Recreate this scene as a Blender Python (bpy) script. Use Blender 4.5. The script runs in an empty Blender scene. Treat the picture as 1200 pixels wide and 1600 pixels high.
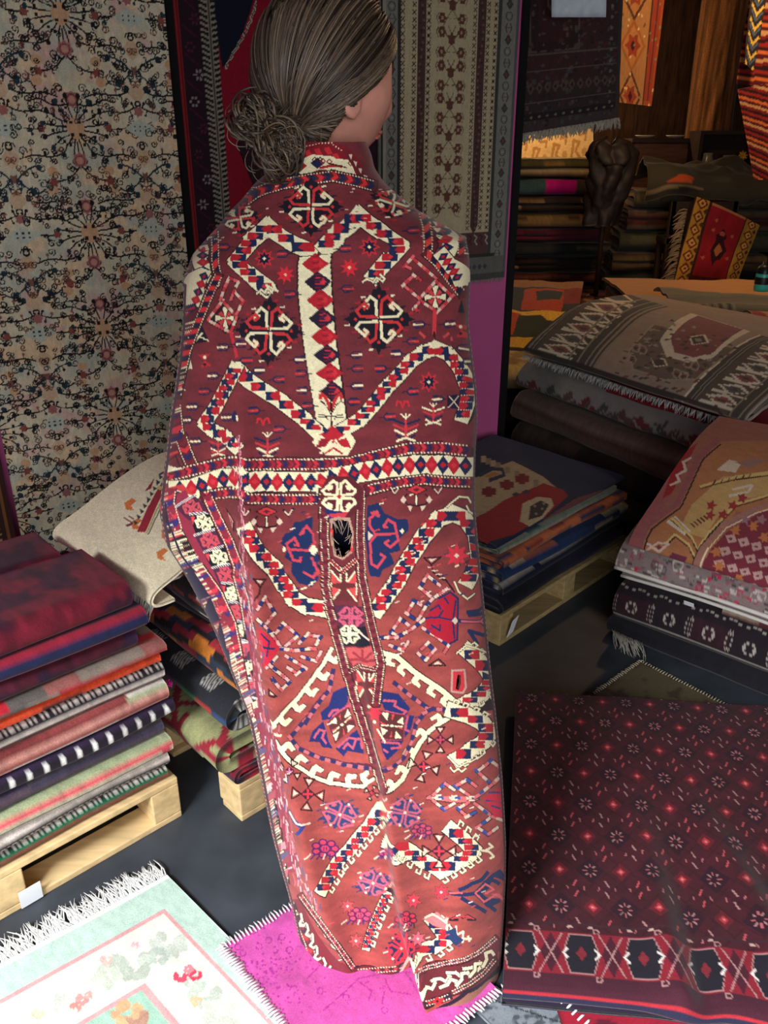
import bpy, bmesh, math, random
import numpy as np
from math import sin, cos, radians, pi
from mathutils import Vector

# ------------------------------------------------------------------ camera, light, exposure
sc = bpy.context.scene
COL = sc.collection
FPX, PITCH, CAMH = 1305.0, radians(24.0), 1.47
cam = bpy.data.cameras.new('camera'); camo = bpy.data.objects.new('camera', cam); COL.objects.link(camo)
cam.sensor_fit = 'VERTICAL'; cam.sensor_height = 36.0; cam.lens = 36.0 * FPX / 1600.0
cam.clip_start = 0.02
camo.location = (0, 0, CAMH); camo.rotation_euler = (radians(90) - PITCH, 0, 0)
sc.camera = camo
vs = sc.view_settings
vs.view_transform = 'Standard'; vs.look = 'None'; vs.gamma = 1.0; vs.use_curve_mapping = False
vs.exposure = 0.0
W = bpy.data.worlds.new('world'); sc.world = W; W.use_nodes = True
W.node_tree.nodes['Background'].inputs[0].default_value = (0.80, 0.88, 1.0, 1)
W.node_tree.nodes['Background'].inputs[1].default_value = 0.05

def area(name, loc, target, sx, sy, power, col):
    l = bpy.data.lights.new(name, 'AREA'); l.shape = 'RECTANGLE'; l.size = sx; l.size_y = sy
    l.energy = power; l.color = col
    o = bpy.data.objects.new(name, l); COL.objects.link(o); o.location = loc
    d = Vector(target) - Vector(loc)
    o.rotation_euler = d.to_track_quat('-Z', 'Y').to_euler()
    return o
def point(name, loc, power, col, r=0.06):
    l = bpy.data.lights.new(name, 'POINT'); l.energy = power; l.color = col; l.shadow_soft_size = r
    o = bpy.data.objects.new(name, l); COL.objects.link(o); o.location = loc
    return o
# daylight through the open shop front behind the camera
area('daylight_high', (-1.95, -1.25, 3.1), (-0.2, 1.1, 0.0), 1.7, 1.3, 720, (0.93, 0.97, 1.0))
area('daylight_front', (0.7, -2.2, 1.6), (0.25, 2.4, 0.9), 3.0, 1.6, 84, (0.95, 0.97, 1.0))
# warm lamps of the back room, plus an added fill in the middle
point('lamp_left', (1.45, 8.7, 1.95), 34, (1.0, 0.62, 0.30))
point('lamp_right', (1.85, 4.55, 2.4), 42, (1.0, 0.60, 0.30))
point('fill_middle', (1.6, 5.9, 2.45), 26, (1.0, 0.62, 0.32))  # added fill that brightens the far left pile, not a lamp of the room

# ------------------------------------------------------------------ picture <-> space
def ray(px, py):
    x = (px - 600.0) / FPX; yd = (800.0 - py) / FPX
    return np.array([x, cos(PITCH) + yd * sin(PITCH), -sin(PITCH) + yd * cos(PITCH)])
def at_z(px, py, z=0.0):
    d = ray(px, py); t = (z - CAMH) / d[2]
    return np.array([0, 0, CAMH]) + d * t
def at_y(px, py, Y):
    d = ray(px, py); t = Y / d[1]
    return np.array([0, 0, CAMH]) + d * t
def proj(Pts):
    Pts = np.asarray(Pts, float)
    dx = Pts[..., 0]; dy = Pts[..., 1]; dz = Pts[..., 2] - CAMH
    f = dy * cos(PITCH) - dz * sin(PITCH); u = dy * sin(PITCH) + dz * cos(PITCH)
    return 600 + FPX * dx / f, 800 - FPX * u / f

# ------------------------------------------------------------------ numpy noise
def _h(ix, iy, seed):
    n = (ix.astype(np.int64) * 374761393 + iy.astype(np.int64) * 668265263 + seed * 974711) & 0x7fffffff
    n = ((n ^ (n >> 13)) * 1274126177) & 0x7fffffff
    return ((n ^ (n >> 16)) & 0xffff) / 65535.0
def vnoise(x, y, seed=0):
    x = np.asarray(x, float); y = np.asarray(y, float)
    ix = np.floor(x); iy = np.floor(y); fx = x - ix; fy = y - iy
    fx = fx * fx * (3 - 2 * fx); fy = fy * fy * (3 - 2 * fy)
    a = _h(ix, iy, seed); b = _h(ix + 1, iy, seed); c_ = _h(ix, iy + 1, seed); d = _h(ix + 1, iy + 1, seed)
    return (a * (1 - fx) + b * fx) * (1 - fy) + (c_ * (1 - fx) + d * fx) * fy
def fbm(x, y, seed=0, o=3):
    s = 0; a = 0.5; t = 0
    for k in range(o):
        s = s + a * vnoise(x * 2 ** k, y * 2 ** k, seed + k * 17); t += a; a *= 0.5
    return s / t
def c(r, g, b): return np.array([r, g, b]) / 255.0

# ------------------------------------------------------------------ materials
def mat_cloth(name, rough=0.92, sheen=0.12, bump=0.25, scale=420.0, var=0.22, spec=0.25):
    m = bpy.data.materials.new(name); m.use_nodes = True
    nt = m.node_tree; N = nt.nodes; L = nt.links; b = N['Principled BSDF']
    at = N.new('ShaderNodeAttribute'); at.attribute_name = 'Col'
    tc = N.new('ShaderNodeTexCoord')
    nz = N.new('ShaderNodeTexNoise'); nz.inputs['Scale'].default_value = scale; nz.inputs['Detail'].default_value = 3
    L.new(tc.outputs['Object'], nz.inputs['Vector'])
    mp = N.new('ShaderNodeMapRange'); mp.inputs['From Min'].default_value = 0.25; mp.inputs['From Max'].default_value = 0.75
    mp.inputs['To Min'].default_value = 1 - var; mp.inputs['To Max'].default_value = 1 + var
    L.new(nz.outputs['Fac'], mp.inputs['Value'])
    mx = N.new('ShaderNodeVectorMath'); mx.operation = 'SCALE'
    L.new(at.outputs['Color'], mx.inputs[0]); L.new(mp.outputs['Result'], mx.inputs['Scale'])
    L.new(mx.outputs['Vector'], b.inputs['Base Color'])
    bp = N.new('ShaderNodeBump'); bp.inputs['Strength'].default_value = bump; bp.inputs['Distance'].default_value = 0.002
    L.new(nz.outputs['Fac'], bp.inputs['Height']); L.new(bp.outputs['Normal'], b.inputs['Normal'])
    b.inputs['Roughness'].default_value = rough
    b.inputs['Specular IOR Level'].default_value = spec
    b.inputs['Sheen Weight'].default_value = sheen; b.inputs['Sheen Roughness'].default_value = 0.45
    return m
def mat_plain(name, col, rough=0.6, spec=0.4, scale=30.0, var=0.15, bump=0.1, metal=0.0, stretch=(1, 1, 1)):
    m = bpy.data.materials.new(name); m.use_nodes = True
    nt = m.node_tree; N = nt.nodes; L = nt.links; b = N['Principled BSDF']
    lin = [((v / 255.0 + 0.055) / 1.055) ** 2.4 if v > 10 else v / 255.0 / 12.92 for v in col]
    tc = N.new('ShaderNodeTexCoord'); mpg = N.new('ShaderNodeMapping'); mpg.inputs['Scale'].default_value = stretch
    L.new(tc.outputs['Object'], mpg.inputs['Vector'])
    nz = N.new('ShaderNodeTexNoise'); nz.inputs['Scale'].default_value = scale; nz.inputs['Detail'].default_value = 5
    L.new(mpg.outputs['Vector'], nz.inputs['Vector'])
    rp = N.new('ShaderNodeValToRGB')
    rp.color_ramp.elements[0].position = 0.3; rp.color_ramp.elements[1].position = 0.7
    rp.color_ramp.elements[0].color = [max(0, v * (1 - var)) for v in lin] + [1]
    rp.color_ramp.elements[1].color = [min(1, v * (1 + var)) for v in lin] + [1]
    L.new(nz.outputs['Fac'], rp.inputs['Fac']); L.new(rp.outputs['Color'], b.inputs['Base Color'])
    bp = N.new('ShaderNodeBump'); bp.inputs['Strength'].default_value = bump; bp.inputs['Distance'].default_value = 0.003
    L.new(nz.outputs['Fac'], bp.inputs['Height']); L.new(bp.outputs['Normal'], b.inputs['Normal'])
    b.inputs['Roughness'].default_value = rough; b.inputs['Specular IOR Level'].default_value = spec
    b.inputs['Metallic'].default_value = metal
    return m
M_PILE = mat_cloth('wool_pile')
M_CAPE = mat_cloth('antique_pile', rough=0.8, sheen=0.15, bump=0.3, scale=600, var=0.16, spec=0.25)
M_FLAT = mat_cloth('flat_weave', rough=0.95, sheen=0.1, bump=0.5, scale=300)
M_SHAG = mat_cloth('shag_pile', rough=1.0, sheen=0.3, bump=0.9, scale=120, var=0.4)
M_FRINGE = mat_cloth('cotton_fringe', rough=0.9, sheen=0.2, bump=0.1, var=0.1)

# ------------------------------------------------------------------ mesh helpers
def raw_mesh(name, V, quads, colors=None, mat=None, parent=None, smooth=True, tris=None):
    me = bpy.data.meshes.new(name)
    V = np.ascontiguousarray(V, dtype=np.float32).reshape(-1, 3)
    me.vertices.add(len(V)); me.vertices.foreach_set('co', V.ravel())
    q = np.ascontiguousarray(quads, dtype=np.int32).reshape(-1, 4)
    if tris is None: tris = np.zeros((0, 3), np.int32)
    tr = np.ascontiguousarray(tris, dtype=np.int32).reshape(-1, 3)
    me.loops.add(q.size + tr.size)
    me.loops.foreach_set('vertex_index', np.concatenate([q.ravel(), tr.ravel()]).astype(np.int32))
    me.polygons.add(len(q) + len(tr))
    st = np.concatenate([np.arange(len(q)) * 4, q.size + np.arange(len(tr)) * 3]).astype(np.int32)
    tot = np.concatenate([np.full(len(q), 4), np.full(len(tr), 3)]).astype(np.int32)
    me.polygons.foreach_set('loop_start', st); me.polygons.foreach_set('loop_total', tot)
    me.polygons.foreach_set('use_smooth', np.full(len(q) + len(tr), smooth, dtype=bool))
    me.update(calc_edges=True); me.validate()
    if colors is not None:
        ca = me.color_attributes.new('Col', 'BYTE_COLOR', 'POINT')
        cc = np.ones((len(V), 4), np.float32)
        cc[:, :3] = np.clip(np.asarray(colors, np.float32).reshape(-1, 3), 0, 1)
        ca.data.foreach_set('color_srgb', cc.ravel())
    o = bpy.data.objects.new(name, me); COL.objects.link(o)
    if mat: me.materials.append(mat)
    if parent: o.parent = parent
    return o
def sheet(name, P, C, t=0.006, mat=None, parent=None, flip=False, mask=None, back=None):
    """closed cloth sheet: patterned face P (nu,nv,3), thickness t behind it"""
    nu, nv = P.shape[:2]
    N = np.cross(np.gradient(P, axis=0), np.gradient(P, axis=1))
    if flip: N = -N
    N /= np.maximum(np.linalg.norm(N, axis=2, keepdims=True), 1e-9)
    Q = P - N * t
    V = np.concatenate([P.reshape(-1, 3), Q.reshape(-1, 3)])
    Cb = C if back is None else np.broadcast_to(back, C.shape)
    CC = np.concatenate([C.reshape(-1, 3), Cb.reshape(-1, 3)])
    idx = np.arange(nu * nv).reshape(nu, nv); o = nu * nv
    a, b, c_, d = idx[:-1, :-1], idx[1:, :-1], idx[1:, 1:], idx[:-1, 1:]
    f = np.stack([a, b, c_, d], -1).reshape(-1, 4); bk = np.stack([d, c_, b, a], -1).reshape(-1, 4) + o
    if mask is not None:
        k = mask.reshape(-1); f = f[k]; bk = bk[k]
    rim = []
    for e, rev in ((idx[0, :], 1), (idx[-1, :], 0), (idx[:, 0], 0), (idx[:, -1], 1)):
        p, q = e[:-1], e[1:]
        r = np.stack([p, q, q + o, p + o], -1)
        rim.append(r[:, ::-1] if rev else r)
    F = np.concatenate([f, bk] + rim)
    if flip: F = F[:, ::-1]
    return raw_mesh(name, V, F, CC, mat or M_PILE, parent)
def tag(o, label=None, cat=None, group=None, kind=None):
    if label: o['label'] = label
    if cat: o['category'] = cat
    if group: o['group'] = group
    if kind: o['kind'] = kind
    return o
def empty(name, loc, label=None, cat=None, group=None):
    o = bpy.data.objects.new(name, None); COL.objects.link(o); o.location = loc; o.empty_display_size = 0.05
    return tag(o, label, cat, group)
def keep(child, parent):
    child.parent = parent; child.matrix_parent_inverse = parent.matrix_basis.inverted()
    return child
class MB:
    """collects boxes and tubes into one mesh"""
    def __init__(s): s.V = []; s.Q = []; s.T = []; s.C = []; s.n = 0
    def box(s, o, ex, ey, ez, col=(1, 1, 1)):
        o = np.array(o, float); ex, ey, ez = (np.array(v, float) for v in (ex, ey, ez))
        pts = [o + ex * i + ey * j + ez * k for k in (0, 1) for j in (0, 1) for i in (0, 1)]
        s.V += pts; b = s.n
        fs = [(0, 2, 3, 1), (4, 5, 7, 6), (0, 1, 5, 4), (2, 6, 7, 3), (0, 4, 6, 2), (1, 3, 7, 5)]
        if np.dot(np.cross(ex, ey), ez) < 0: fs = [f[::-1] for f in fs]
        s.Q += [[b + i for i in f] for f in fs]; s.C += [col] * 8; s.n += 8
        return s
    def tube(s, pts, r, k=5, col=(1, 1, 1)):
        pts = np.array(pts, float); n = len(pts)
        r = np.broadcast_to(np.array(r, float), (n,))
        tg = np.gradient(pts, axis=0); tg /= np.maximum(np.linalg.norm(tg, axis=1, keepdims=True), 1e-9)
        ref = np.array([0.3, 0.5, 0.81]); b = s.n
        for i in range(n):
            u = np.cross(tg[i], ref); u /= max(np.linalg.norm(u), 1e-6); v = np.cross(tg[i], u)
            for j in range(k):
                a = 2 * pi * j / k
                s.V.append(pts[i] + r[i] * (cos(a) * u + sin(a) * v)); s.C.append(col)
        for i in range(n - 1):
            for j in range(k):
                j2 = (j + 1) % k
                s.Q.append([b + i * k + j, b + i * k + j2, b + (i + 1) * k + j2, b + (i + 1) * k + j])
        s.V += [pts[0], pts[-1]]; s.C += [col, col]
        for j in range(k):
            j2 = (j + 1) % k
            s.T.append([b + n * k, b + j2, b + j]); s.T.append([b + n * k + 1, b + (n - 1) * k + j, b + (n - 1) * k + j2])
        s.n += n * k + 2
        return s
    def lathe(s, prof, cen, k=24, col=(1, 1, 1)):
        b = s.n; n = len(prof)
        for r, z in prof:
            for j in range(k):
                a = 2 * pi * j / k
                s.V.append(np.array(cen) + np.array([r * cos(a), r * sin(a), z])); s.C.append(col)
        for i in range(n - 1):
            for j in range(k):
                j2 = (j + 1) % k
                s.Q.append([b + i * k + j, b + i * k + j2, b + (i + 1) * k + j2, b + (i + 1) * k + j])
        s.n += n * k
        return s
    def build(s, name, mat=None, parent=None, smooth=False):
        o = raw_mesh(name, np.array(s.V), np.array(s.Q if s.Q else np.zeros((0, 4))), np.array(s.C), mat, None, smooth, np.array(s.T) if s.T else None)
        if parent: keep(o, parent)
        return o
def bevel(o, w=0.004, seg=2):
    m = o.modifiers.new('bevel', 'BEVEL'); m.width = w; m.segments = seg; m.limit_method = 'ANGLE'
    return o

# ------------------------------------------------------------------ drawing: a raster that polygons are filled into
class Canvas:
    def __init__(s, h, w, ground, conv=None):
        s.h, s.w = h, w; s.a = np.empty((h, w, 3), np.float32); s.a[:] = ground
        s.conv = conv or (lambda p: p)
    def poly(s, pts, col):
        p = s.conv(np.asarray(pts, float))
        x, y = p[:, 0], p[:, 1]
        x0, x1 = max(0, int(np.floor(x.min()))), min(s.w - 1, int(np.ceil(x.max())))
        y0, y1 = max(0, int(np.floor(y.min()))), min(s.h - 1, int(np.ceil(y.max())))
        if x1 < x0 or y1 < y0: return
        X, Y = np.meshgrid(np.arange(x0, x1 + 1), np.arange(y0, y1 + 1))
        ins = np.zeros(X.shape, bool); n = len(x)
        for i in range(n):
            xa, ya, xb, yb = x[i], y[i], x[i - 1], y[i - 1]
            if ya == yb: continue
            cr = ((ya > Y) != (yb > Y)) & (X < (xb - xa) * (Y - ya) / (yb - ya) + xa)
            ins ^= cr
        s.a[y0:y1 + 1, x0:x1 + 1][ins] = col
    def stroke(s, pts, w, col, closed=False):
        pts = [np.array(p, float) for p in pts]
        if closed: pts = pts + [pts[0]]
        for i in range(len(pts) - 1):
            a, b = pts[i], pts[i + 1]; d = b - a; L = np.hypot(*d)
            if L < 1e-6: continue
            d /= L; n = np.array([-d[1], d[0]]) * w / 2; e = d * w * 0.3
            s.poly([a - e + n, b + e + n, b + e - n, a - e - n], col)
    def ell(s, cx, cy, rx, ry, col, n=14, rot=0.0):
        t = np.linspace(0, 2 * pi, n, endpoint=False)
        x = rx * np.cos(t); y = ry * np.sin(t)
        s.poly(np.stack([cx + x * cos(rot) - y * sin(rot), cy + x * sin(rot) + y * cos(rot)], 1), col)
    def ring(s, cx, cy, r, w, col, n=10):
        t = np.linspace(0, 2 * pi, n, endpoint=False)
        s.stroke(np.stack([cx + r * np.cos(t), cy + r * np.sin(t)], 1), w, col, True)
    def star(s, cx, cy, r, col, n=8, k=0.5, rot=0.0, sx=1.0):
        t = np.arange(2 * n) * pi / n + rot; rr = np.where(np.arange(2 * n) % 2 == 0, r, r * k)
        s.poly(np.stack([cx + rr * np.cos(t) * sx, cy + rr * np.sin(t)], 1), col)
    def dia(s, cx, cy, rx, ry, col): s.poly([(cx - rx, cy), (cx, cy - ry), (cx + rx, cy), (cx, cy + ry)], col)
    def rect(s, x0, y0, x1, y1, col): s.poly([(x0, y0), (x1, y0), (x1, y1), (x0, y1)], col)
    def sample(s, u, v):
        """u,v in 0..1 arrays"""
        x = np.clip(u * s.w, 0, s.w - 1.001); y = np.clip(v * s.h, 0, s.h - 1.001)
        return s.a[y.astype(int), x.astype(int)]
def walk(pts, step):
    """points every step along a polyline, with direction"""
    pts = np.array(pts, float); seg = np.hypot(*np.diff(pts, axis=0).T); cum = np.concatenate([[0], np.cumsum(seg)])
    n = max(1, int(round(cum[-1] / step))); t = (np.arange(n) + 0.5) * cum[-1] / n
    i = np.clip(np.searchsorted(cum, t) - 1, 0, len(seg) - 1)
    f = (t - cum[i]) / np.maximum(seg[i], 1e-9)
    p = pts[i] + (pts[i + 1] - pts[i]) * f[:, None]
    d = (pts[i + 1] - pts[i]) / np.maximum(seg[i], 1e-9)[:, None]
    return p, d
def fringe(name, edge, out, length, n, parent, col, rad=0.0011, droop=0.0, seed=1, clump=1):
    """loose yarn ends along an edge polyline"""
    rng = random.Random(seed); mb = MB(); edge = np.array(edge, float)
    seg = np.linalg.norm(np.diff(edge, axis=0), axis=1); cum = np.concatenate([[0], np.cumsum(seg)])
    out = np.array(out, float); out /= np.linalg.norm(out)
    for k in range(n):
        t = (k + rng.random() * 0.8) / n * cum[-1]; i = min(np.searchsorted(cum, t, side='right') - 1, len(seg) - 1)
        p = edge[i] + (edge[i + 1] - edge[i]) * (t - cum[i]) / seg[i]
        al = (edge[i + 1] - edge[i]) / seg[i]
        sw = rng.uniform(-0.35, 0.35); L = length * rng.uniform(0.6, 1.1)
        pts = []
        for q in (0, 0.35, 0.7, 1.0):
            w = p + out * L * q + al * (sw * L * q + 0.12 * L * sin(3 * q + k)) + np.array([0, 0, -droop * L * q * q + (0.004 * sin(2.2 * q) if droop == 0 else 0)])
            pts.append(w)
        j = rng.uniform(0.85, 1.05)
        mb.tube(pts, [rad * 1.3, rad * 1.2, rad, rad * 0.4], 4, tuple(np.clip(np.array(col) * j, 0, 1)))
    return mb.build(name, M_FRINGE, parent, True)
# ================================================================== the setting
WDIR = np.array([.8645, .5026, 0.]); WN = np.array([.5026, -.8645, 0.]); W0 = np.array([-1.16, 2.415, 0.])
def at_wall(px, py, off=0.0):
    d = ray(px, py); o = np.array([0, 0, CAMH]); t = np.dot(W0 + WN * off - o, WN) / np.dot(d, WN)
    return o + d * t
def wall_st(p): return np.dot(p - W0, WDIR), p[2]
def wall_pt(s, z, off=0.0): return W0 + WDIR * s + WN * off + np.array([0, 0, z])
def struct(o): o['kind'] = 'structure'; return o
M_FLOOR = mat_plain('painted_concrete', (58, 63, 70), rough=0.55, spec=0.35, scale=7, var=0.35, bump=0.08)
M_MAG = mat_plain('magenta_paint', (204, 96, 152), rough=0.7, spec=0.2, scale=5, var=0.06, bump=0.03)
M_BLK = mat_plain('black_paint', (22, 20, 22), rough=0.6, spec=0.3)
M_DWALL = mat_plain('dark_boards', (62, 44, 34), rough=0.85, spec=0.15, scale=9, var=0.5, bump=0.4, stretch=(6, 6, 0.6))
M_CEIL = mat_plain('dark_ceiling', (60, 54, 48), rough=0.95, spec=0.1)
struct(MB().box((-3.2, -1.0, -0.1), (7.2, 0, 0), (0, 11.2, 0), (0, 0, 0.1)).build('floor', M_FLOOR))
s_end = np.dot(at_wall(787, 500) - W0, WDIR)
p0 = wall_pt(-2.0, 0); e = WDIR * (s_end + 2.0)
struct(MB().box(p0, e, -WN * 0.08, (0, 0, 2.7)).build('wall_left', M_MAG))
struct(MB().box(wall_pt(s_end, 0, 0.012), WDIR * 0.03, -WN * 0.12, (0, 0, 2.7)).build('trim_1', M_BLK))
struct(MB().box((0.2, 9.6, 0), (4.0, 0, 0), (0, 0.1, 0), (0, 0, 3.0)).build('wall_back', M_DWALL))
struct(MB().box((3.9, 0.4, 0), (0.1, 0, 0), (0, 9.2, 0), (0, 0, 3.0)).build('wall_right', M_DWALL))
struct(MB().box((0.28, 3.55, 0), (0.08, 0, 0), (0, 6.1, 0), (0, 0, 3.0)).build('wall_inner', M_DWALL))
struct(MB().box((-3.2, -0.25, 2.75), (7.2, 0, 0), (0, 10, 0), (0, 0, 0.1)).build('ceiling', M_CEIL))
struct(MB().box((-3.2, -0.33, 1.98), (7.2, 0, 0), (0, 0.08, 0), (0, 0, 0.9)).build('shade_lintel', M_CEIL))  # unseen lintel, added low to keep daylight off the woman's upper half

# ================================================================== cloth in folds
def fold_path(D, h, n, open_front=False):
    """zigzag of n layers h apart, folds of radius h/2; returns (x,z) with x=0 at the front"""
    pts = []; r = h / 2
    for k in range(n):
        z = h * (k + .5); fwd = (n - 1 - k) % 2 == 1   # last layer runs from front to back
        xs = np.linspace(D, r, 16) if fwd else np.linspace(r, D, 16)
        pts += [(x, z) for x in xs]
        if k < n - 1:
            if fwd: pts += [(r - r * sin(a), z + r - r * cos(a)) for a in np.linspace(0, pi, 9)[1:-1]]
            else: pts += [(D + r * sin(a), z + r - r * cos(a)) for a in np.linspace(0, pi, 9)[1:-1]]
    return np.array(pts)
def resample(pts, n):
    pts = np.array(pts, float); seg = np.linalg.norm(np.diff(pts, axis=0), axis=1); cum = np.concatenate([[0], np.cumsum(seg)])
    t = np.linspace(0, cum[-1], n)
    return np.stack([np.interp(t, cum, pts[:, k]) for k in range(pts.shape[1])], 1), t
def smooth(pts, it=2):
    pts = np.array(pts, float)
    for _ in range(it):
        q = np.empty((2 * len(pts), pts.shape[1])); nx = pts[1:]; a = pts[:-1]
        o = [pts[0]]
        for i in range(len(a)): o += [a[i] * .75 + nx[i] * .25, a[i] * .25 + nx[i] * .75]
        o.append(pts[-1]); pts = np.array(o)
    return pts
def wob(x, y, seed, amp): return amp * 2 * (fbm(x, y, seed, 2) - .5)
def folded(name, O, el, ed, L, path, pat, ns=90, nl=120, t=0.01, seed=0, wave=0.004, mat=None, tilt=0.0, top_dense=True, back=None, sweep=0.012, cap=None):
    """extrude a fold path along el from O. pat(l, a, x, z): l along, a = arc from the last front turn"""
    O = np.array(O, float); el = np.array(el, float); ed = np.array(ed, float); el /= np.linalg.norm(el); ed /= np.linalg.norm(ed)
    P2, arc = resample(path, ns)
    # arc zero at the front-most point of the last layer
    zmax = P2[:, 1].max(); j = len(P2) - 1
    i_front = int(np.argmin(P2[:, 0] + 0.0 * P2[:, 1] - 1e-3 * np.arange(len(P2))))
    a = arc - arc[i_front]
    l = np.linspace(0, L, nl)
    A, Lg = np.meshgrid(a, l, indexing='ij'); X = P2[:, 0][:, None] + 0 * Lg; Z = P2[:, 1][:, None] + 0 * Lg
    dx = wob(Lg * 3.1, Z * 9, seed, sweep); dz = wob(Lg * 4.2, X * 5, seed + 5, wave) * np.clip(Z / max(zmax, 1e-6), 0, 1) + tilt * (Lg - L / 2)
    Pt = O + el * Lg[..., None] + ed * (X + dx)[..., None] + np.array([0, 0, 1.]) * (Z + dz)[..., None]
    Cc = pat(Lg, A, X, Z)
    n0 = np.cross(np.gradient(Pt, axis=0), np.gradient(Pt, axis=1))
    # outside of the top layer must face up
    k = len(P2) - 3
    flip = n0[k, nl // 2, 2] < 0
    if len(P2) and abs(n0[k, nl // 2, 2]) < 1e-9: flip = False
    return sheet(name, Pt, Cc, t, mat or M_FLAT, None, flip, None, back)

# ------------------------------------------------------------------ patterns: functions of metres
def mixn(col, l, a, amt=0.12, s=60, seed=3):
    n = fbm(l * s, a * s * .4, seed, 3)[..., None] - .5
    return np.clip(col * (1 + 2 * amt * n), 0, 1)
def pat_stripes(bands, a0=0.0, motif=None, amt=.14, seed=3):
    """bands: (width, colour or (colour, colour2, period)) along the fold arc, repeated"""
    tot = sum(b[0] for b in bands)
    def f(l, a, x, z):
        q = np.mod(a - a0 + wob(l * 5, a * 3, seed, .002), tot); out = np.zeros(a.shape + (3,)); e = 0
        for b in bands:
            m = (q >= e) & (q < e + b[0])
            if isinstance(b[1], tuple):
                c1, c2, per, kind = b[1]; v = (q - e) / b[0]
                if kind == 'dia':
                    u = np.abs(np.mod(l / per, 1) - .5) * 2; w = (u + np.abs(v - .5) * 1.7 < .85)
                elif kind == 'dash': w = np.mod(l / per + v * .5, 1) < .55
                else: w = np.mod(np.floor(l / per) + np.floor(v * 2), 2) < 1
                cc = np.where(w[..., None], c1, c2)
            else: cc = np.broadcast_to(b[1], a.shape + (3,))
            out[m] = cc[m]; e += b[0]
        return mixn(out, l, a, amt, 90, seed)
    return f
def pat_plain(col, col2=None, s=14, amt=.15, seed=2):
    def f(l, a, x, z):
        o = np.broadcast_to(np.asarray(col, float), a.shape + (3,)).copy()
        if col2 is not None:
            n = fbm(l * s, a * s, seed, 3); w = np.clip((n - .5) * 6 + .5, 0, 1)[..., None]; o = o * (1 - w) + np.asarray(col2) * w
        return mixn(o, l, a, amt, 70, seed + 1)
    return f
def pat_blocks(cols, pl, pa, seed=1, edge=0.0, amt=.12):
    cols = np.array(cols)
    def f(l, a, x, z):
        i = np.floor(l / pl + .35 * np.floor(a / pa)); j = np.floor(a / pa)
        k = (_h(i, j, seed) * len(cols)).astype(int) % len(cols)
        return mixn(cols[k], l, a, amt, 80, seed)
    return f
def pat_canvas(cvs, l0, l1, a0, a1, amt=.08, seed=1, base=None):
    def f(l, a, x, z):
        o = cvs.sample((l - l0) / (l1 - l0), (a - a0) / (a1 - a0))
        if base is not None:
            out = (a < a0) | (a > a1); o = o.copy(); o[out] = base
        return mixn(o, l, a, amt, 110, seed)
    return f
def flat_rug(name, O, e1, e2, L1, L2, cvs, n1, n2, z=0.006, t=0.008, seed=0, wave=0.002, mat=None, dz=None):
    """rug lying flat: canvas x runs along e1, y along e2"""
    O = np.array([O[0], O[1], 0.]); e1 = np.array([e1[0], e1[1], 0.]); e2 = np.array([e2[0], e2[1], 0.]); e1 /= np.linalg.norm(e1); e2 /= np.linalg.norm(e2)
    A, B = np.meshgrid(np.linspace(0, L1, n1), np.linspace(0, L2, n2), indexing='ij')
    Zz = z + t + wob(A * 4, B * 4, seed, wave) + (dz(A, B) if dz else 0)
    P = O + e1 * A[..., None] + e2 * B[..., None]; P[..., 2] = np.maximum(Zz, t + .001)
    Cc = mixn(cvs.sample(A / L1, B / L2), A, B, .08, 120, seed)
    return sheet(name, P, Cc, t, mat or M_PILE, None, np.cross(e1, e2)[2] < 0)
def hang(name, s0, s1, z0, z1, cvs, nu, nvv, off=0.012, t=0.006, mat=None, seed=0, wave=0.006, frame=None):
    """rug hanging on the oblique wall; canvas x left to right, y top to bottom"""
    A, B = np.meshgrid(np.linspace(s0, s1, nu), np.linspace(z1, z0, nvv), indexing='ij')
    fn = frame or wall_pt
    base = fn(0, 0, 0); d1 = fn(1, 0, 0) - base; nn = fn(0, 0, 1) - base
    O = off + t + wave * (1 + np.sin(A * 17 + seed + B * 1.5)) * .5 + wob(A * 4, B * 3, seed, wave * .5) + wave * .5
    P = base + d1 * A[..., None] + nn * O[..., None]; P[..., 2] = B
    u = (A - s0) / (s1 - s0); v = (z1 - B) / (z1 - z0)
    Cc = mixn(cvs.sample(u, v), A, B, .07, 160, seed)
    n0 = np.cross(d1, np.array([0, 0, -1.]))
    return sheet(name, P, Cc, t, mat or M_PILE, None, np.dot(n0, nn) < 0)
# ================================================================== rugs on the magenta wall
def wall_conv(s0, s1, z0, z1, w, h):
    def f(p):
        out = np.empty((len(p), 2))
        for i, (x, y) in enumerate(p):
            s, z = wall_st(at_wall(x, y)); out[i] = ((s - s0) / (s1 - s0) * w, (z1 - z) / (z1 - z0) * h)
        return out
    return f
S_ = lambda x, y: wall_st(at_wall(x, y))[0]
Z_ = lambda x, y: wall_st(at_wall(x, y))[1]
# ---- pale rug with mirrored branches and blossoms
fs0, fs1, fz0, fz1 = S_(20, 780), S_(272, 250), 0.07, 2.0
K = 520.0
fw, fh = int((fs1 - fs0) * K), int((fz1 - fz0) * K)
fl = Canvas(fh, fw, c(212, 196, 168))
yy_, xx_ = np.meshgrid(np.arange(fh), np.arange(fw), indexing='ij')
n1 = fbm(xx_ / 42., yy_ / 42., 31); n2 = fbm(xx_ / 30., yy_ / 30., 57); n3 = fbm(xx_ / 5., yy_ / 14., 77, 2)
def blend(a, col, w): return a * (1 - w[..., None]) + np.asarray(col) * w[..., None]
fl.a = blend(fl.a, c(190, 186, 166), np.clip((n1 - .5) * 7, 0, 1)); fl.a = blend(fl.a, c(224, 190, 152), np.clip((n2 - .56) * 7, 0, .9))
fl.a = blend(fl.a, c(208, 168, 156), np.clip((fbm(xx_ / 36., yy_ / 36., 91) - .62) * 8, 0, .8))
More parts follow.
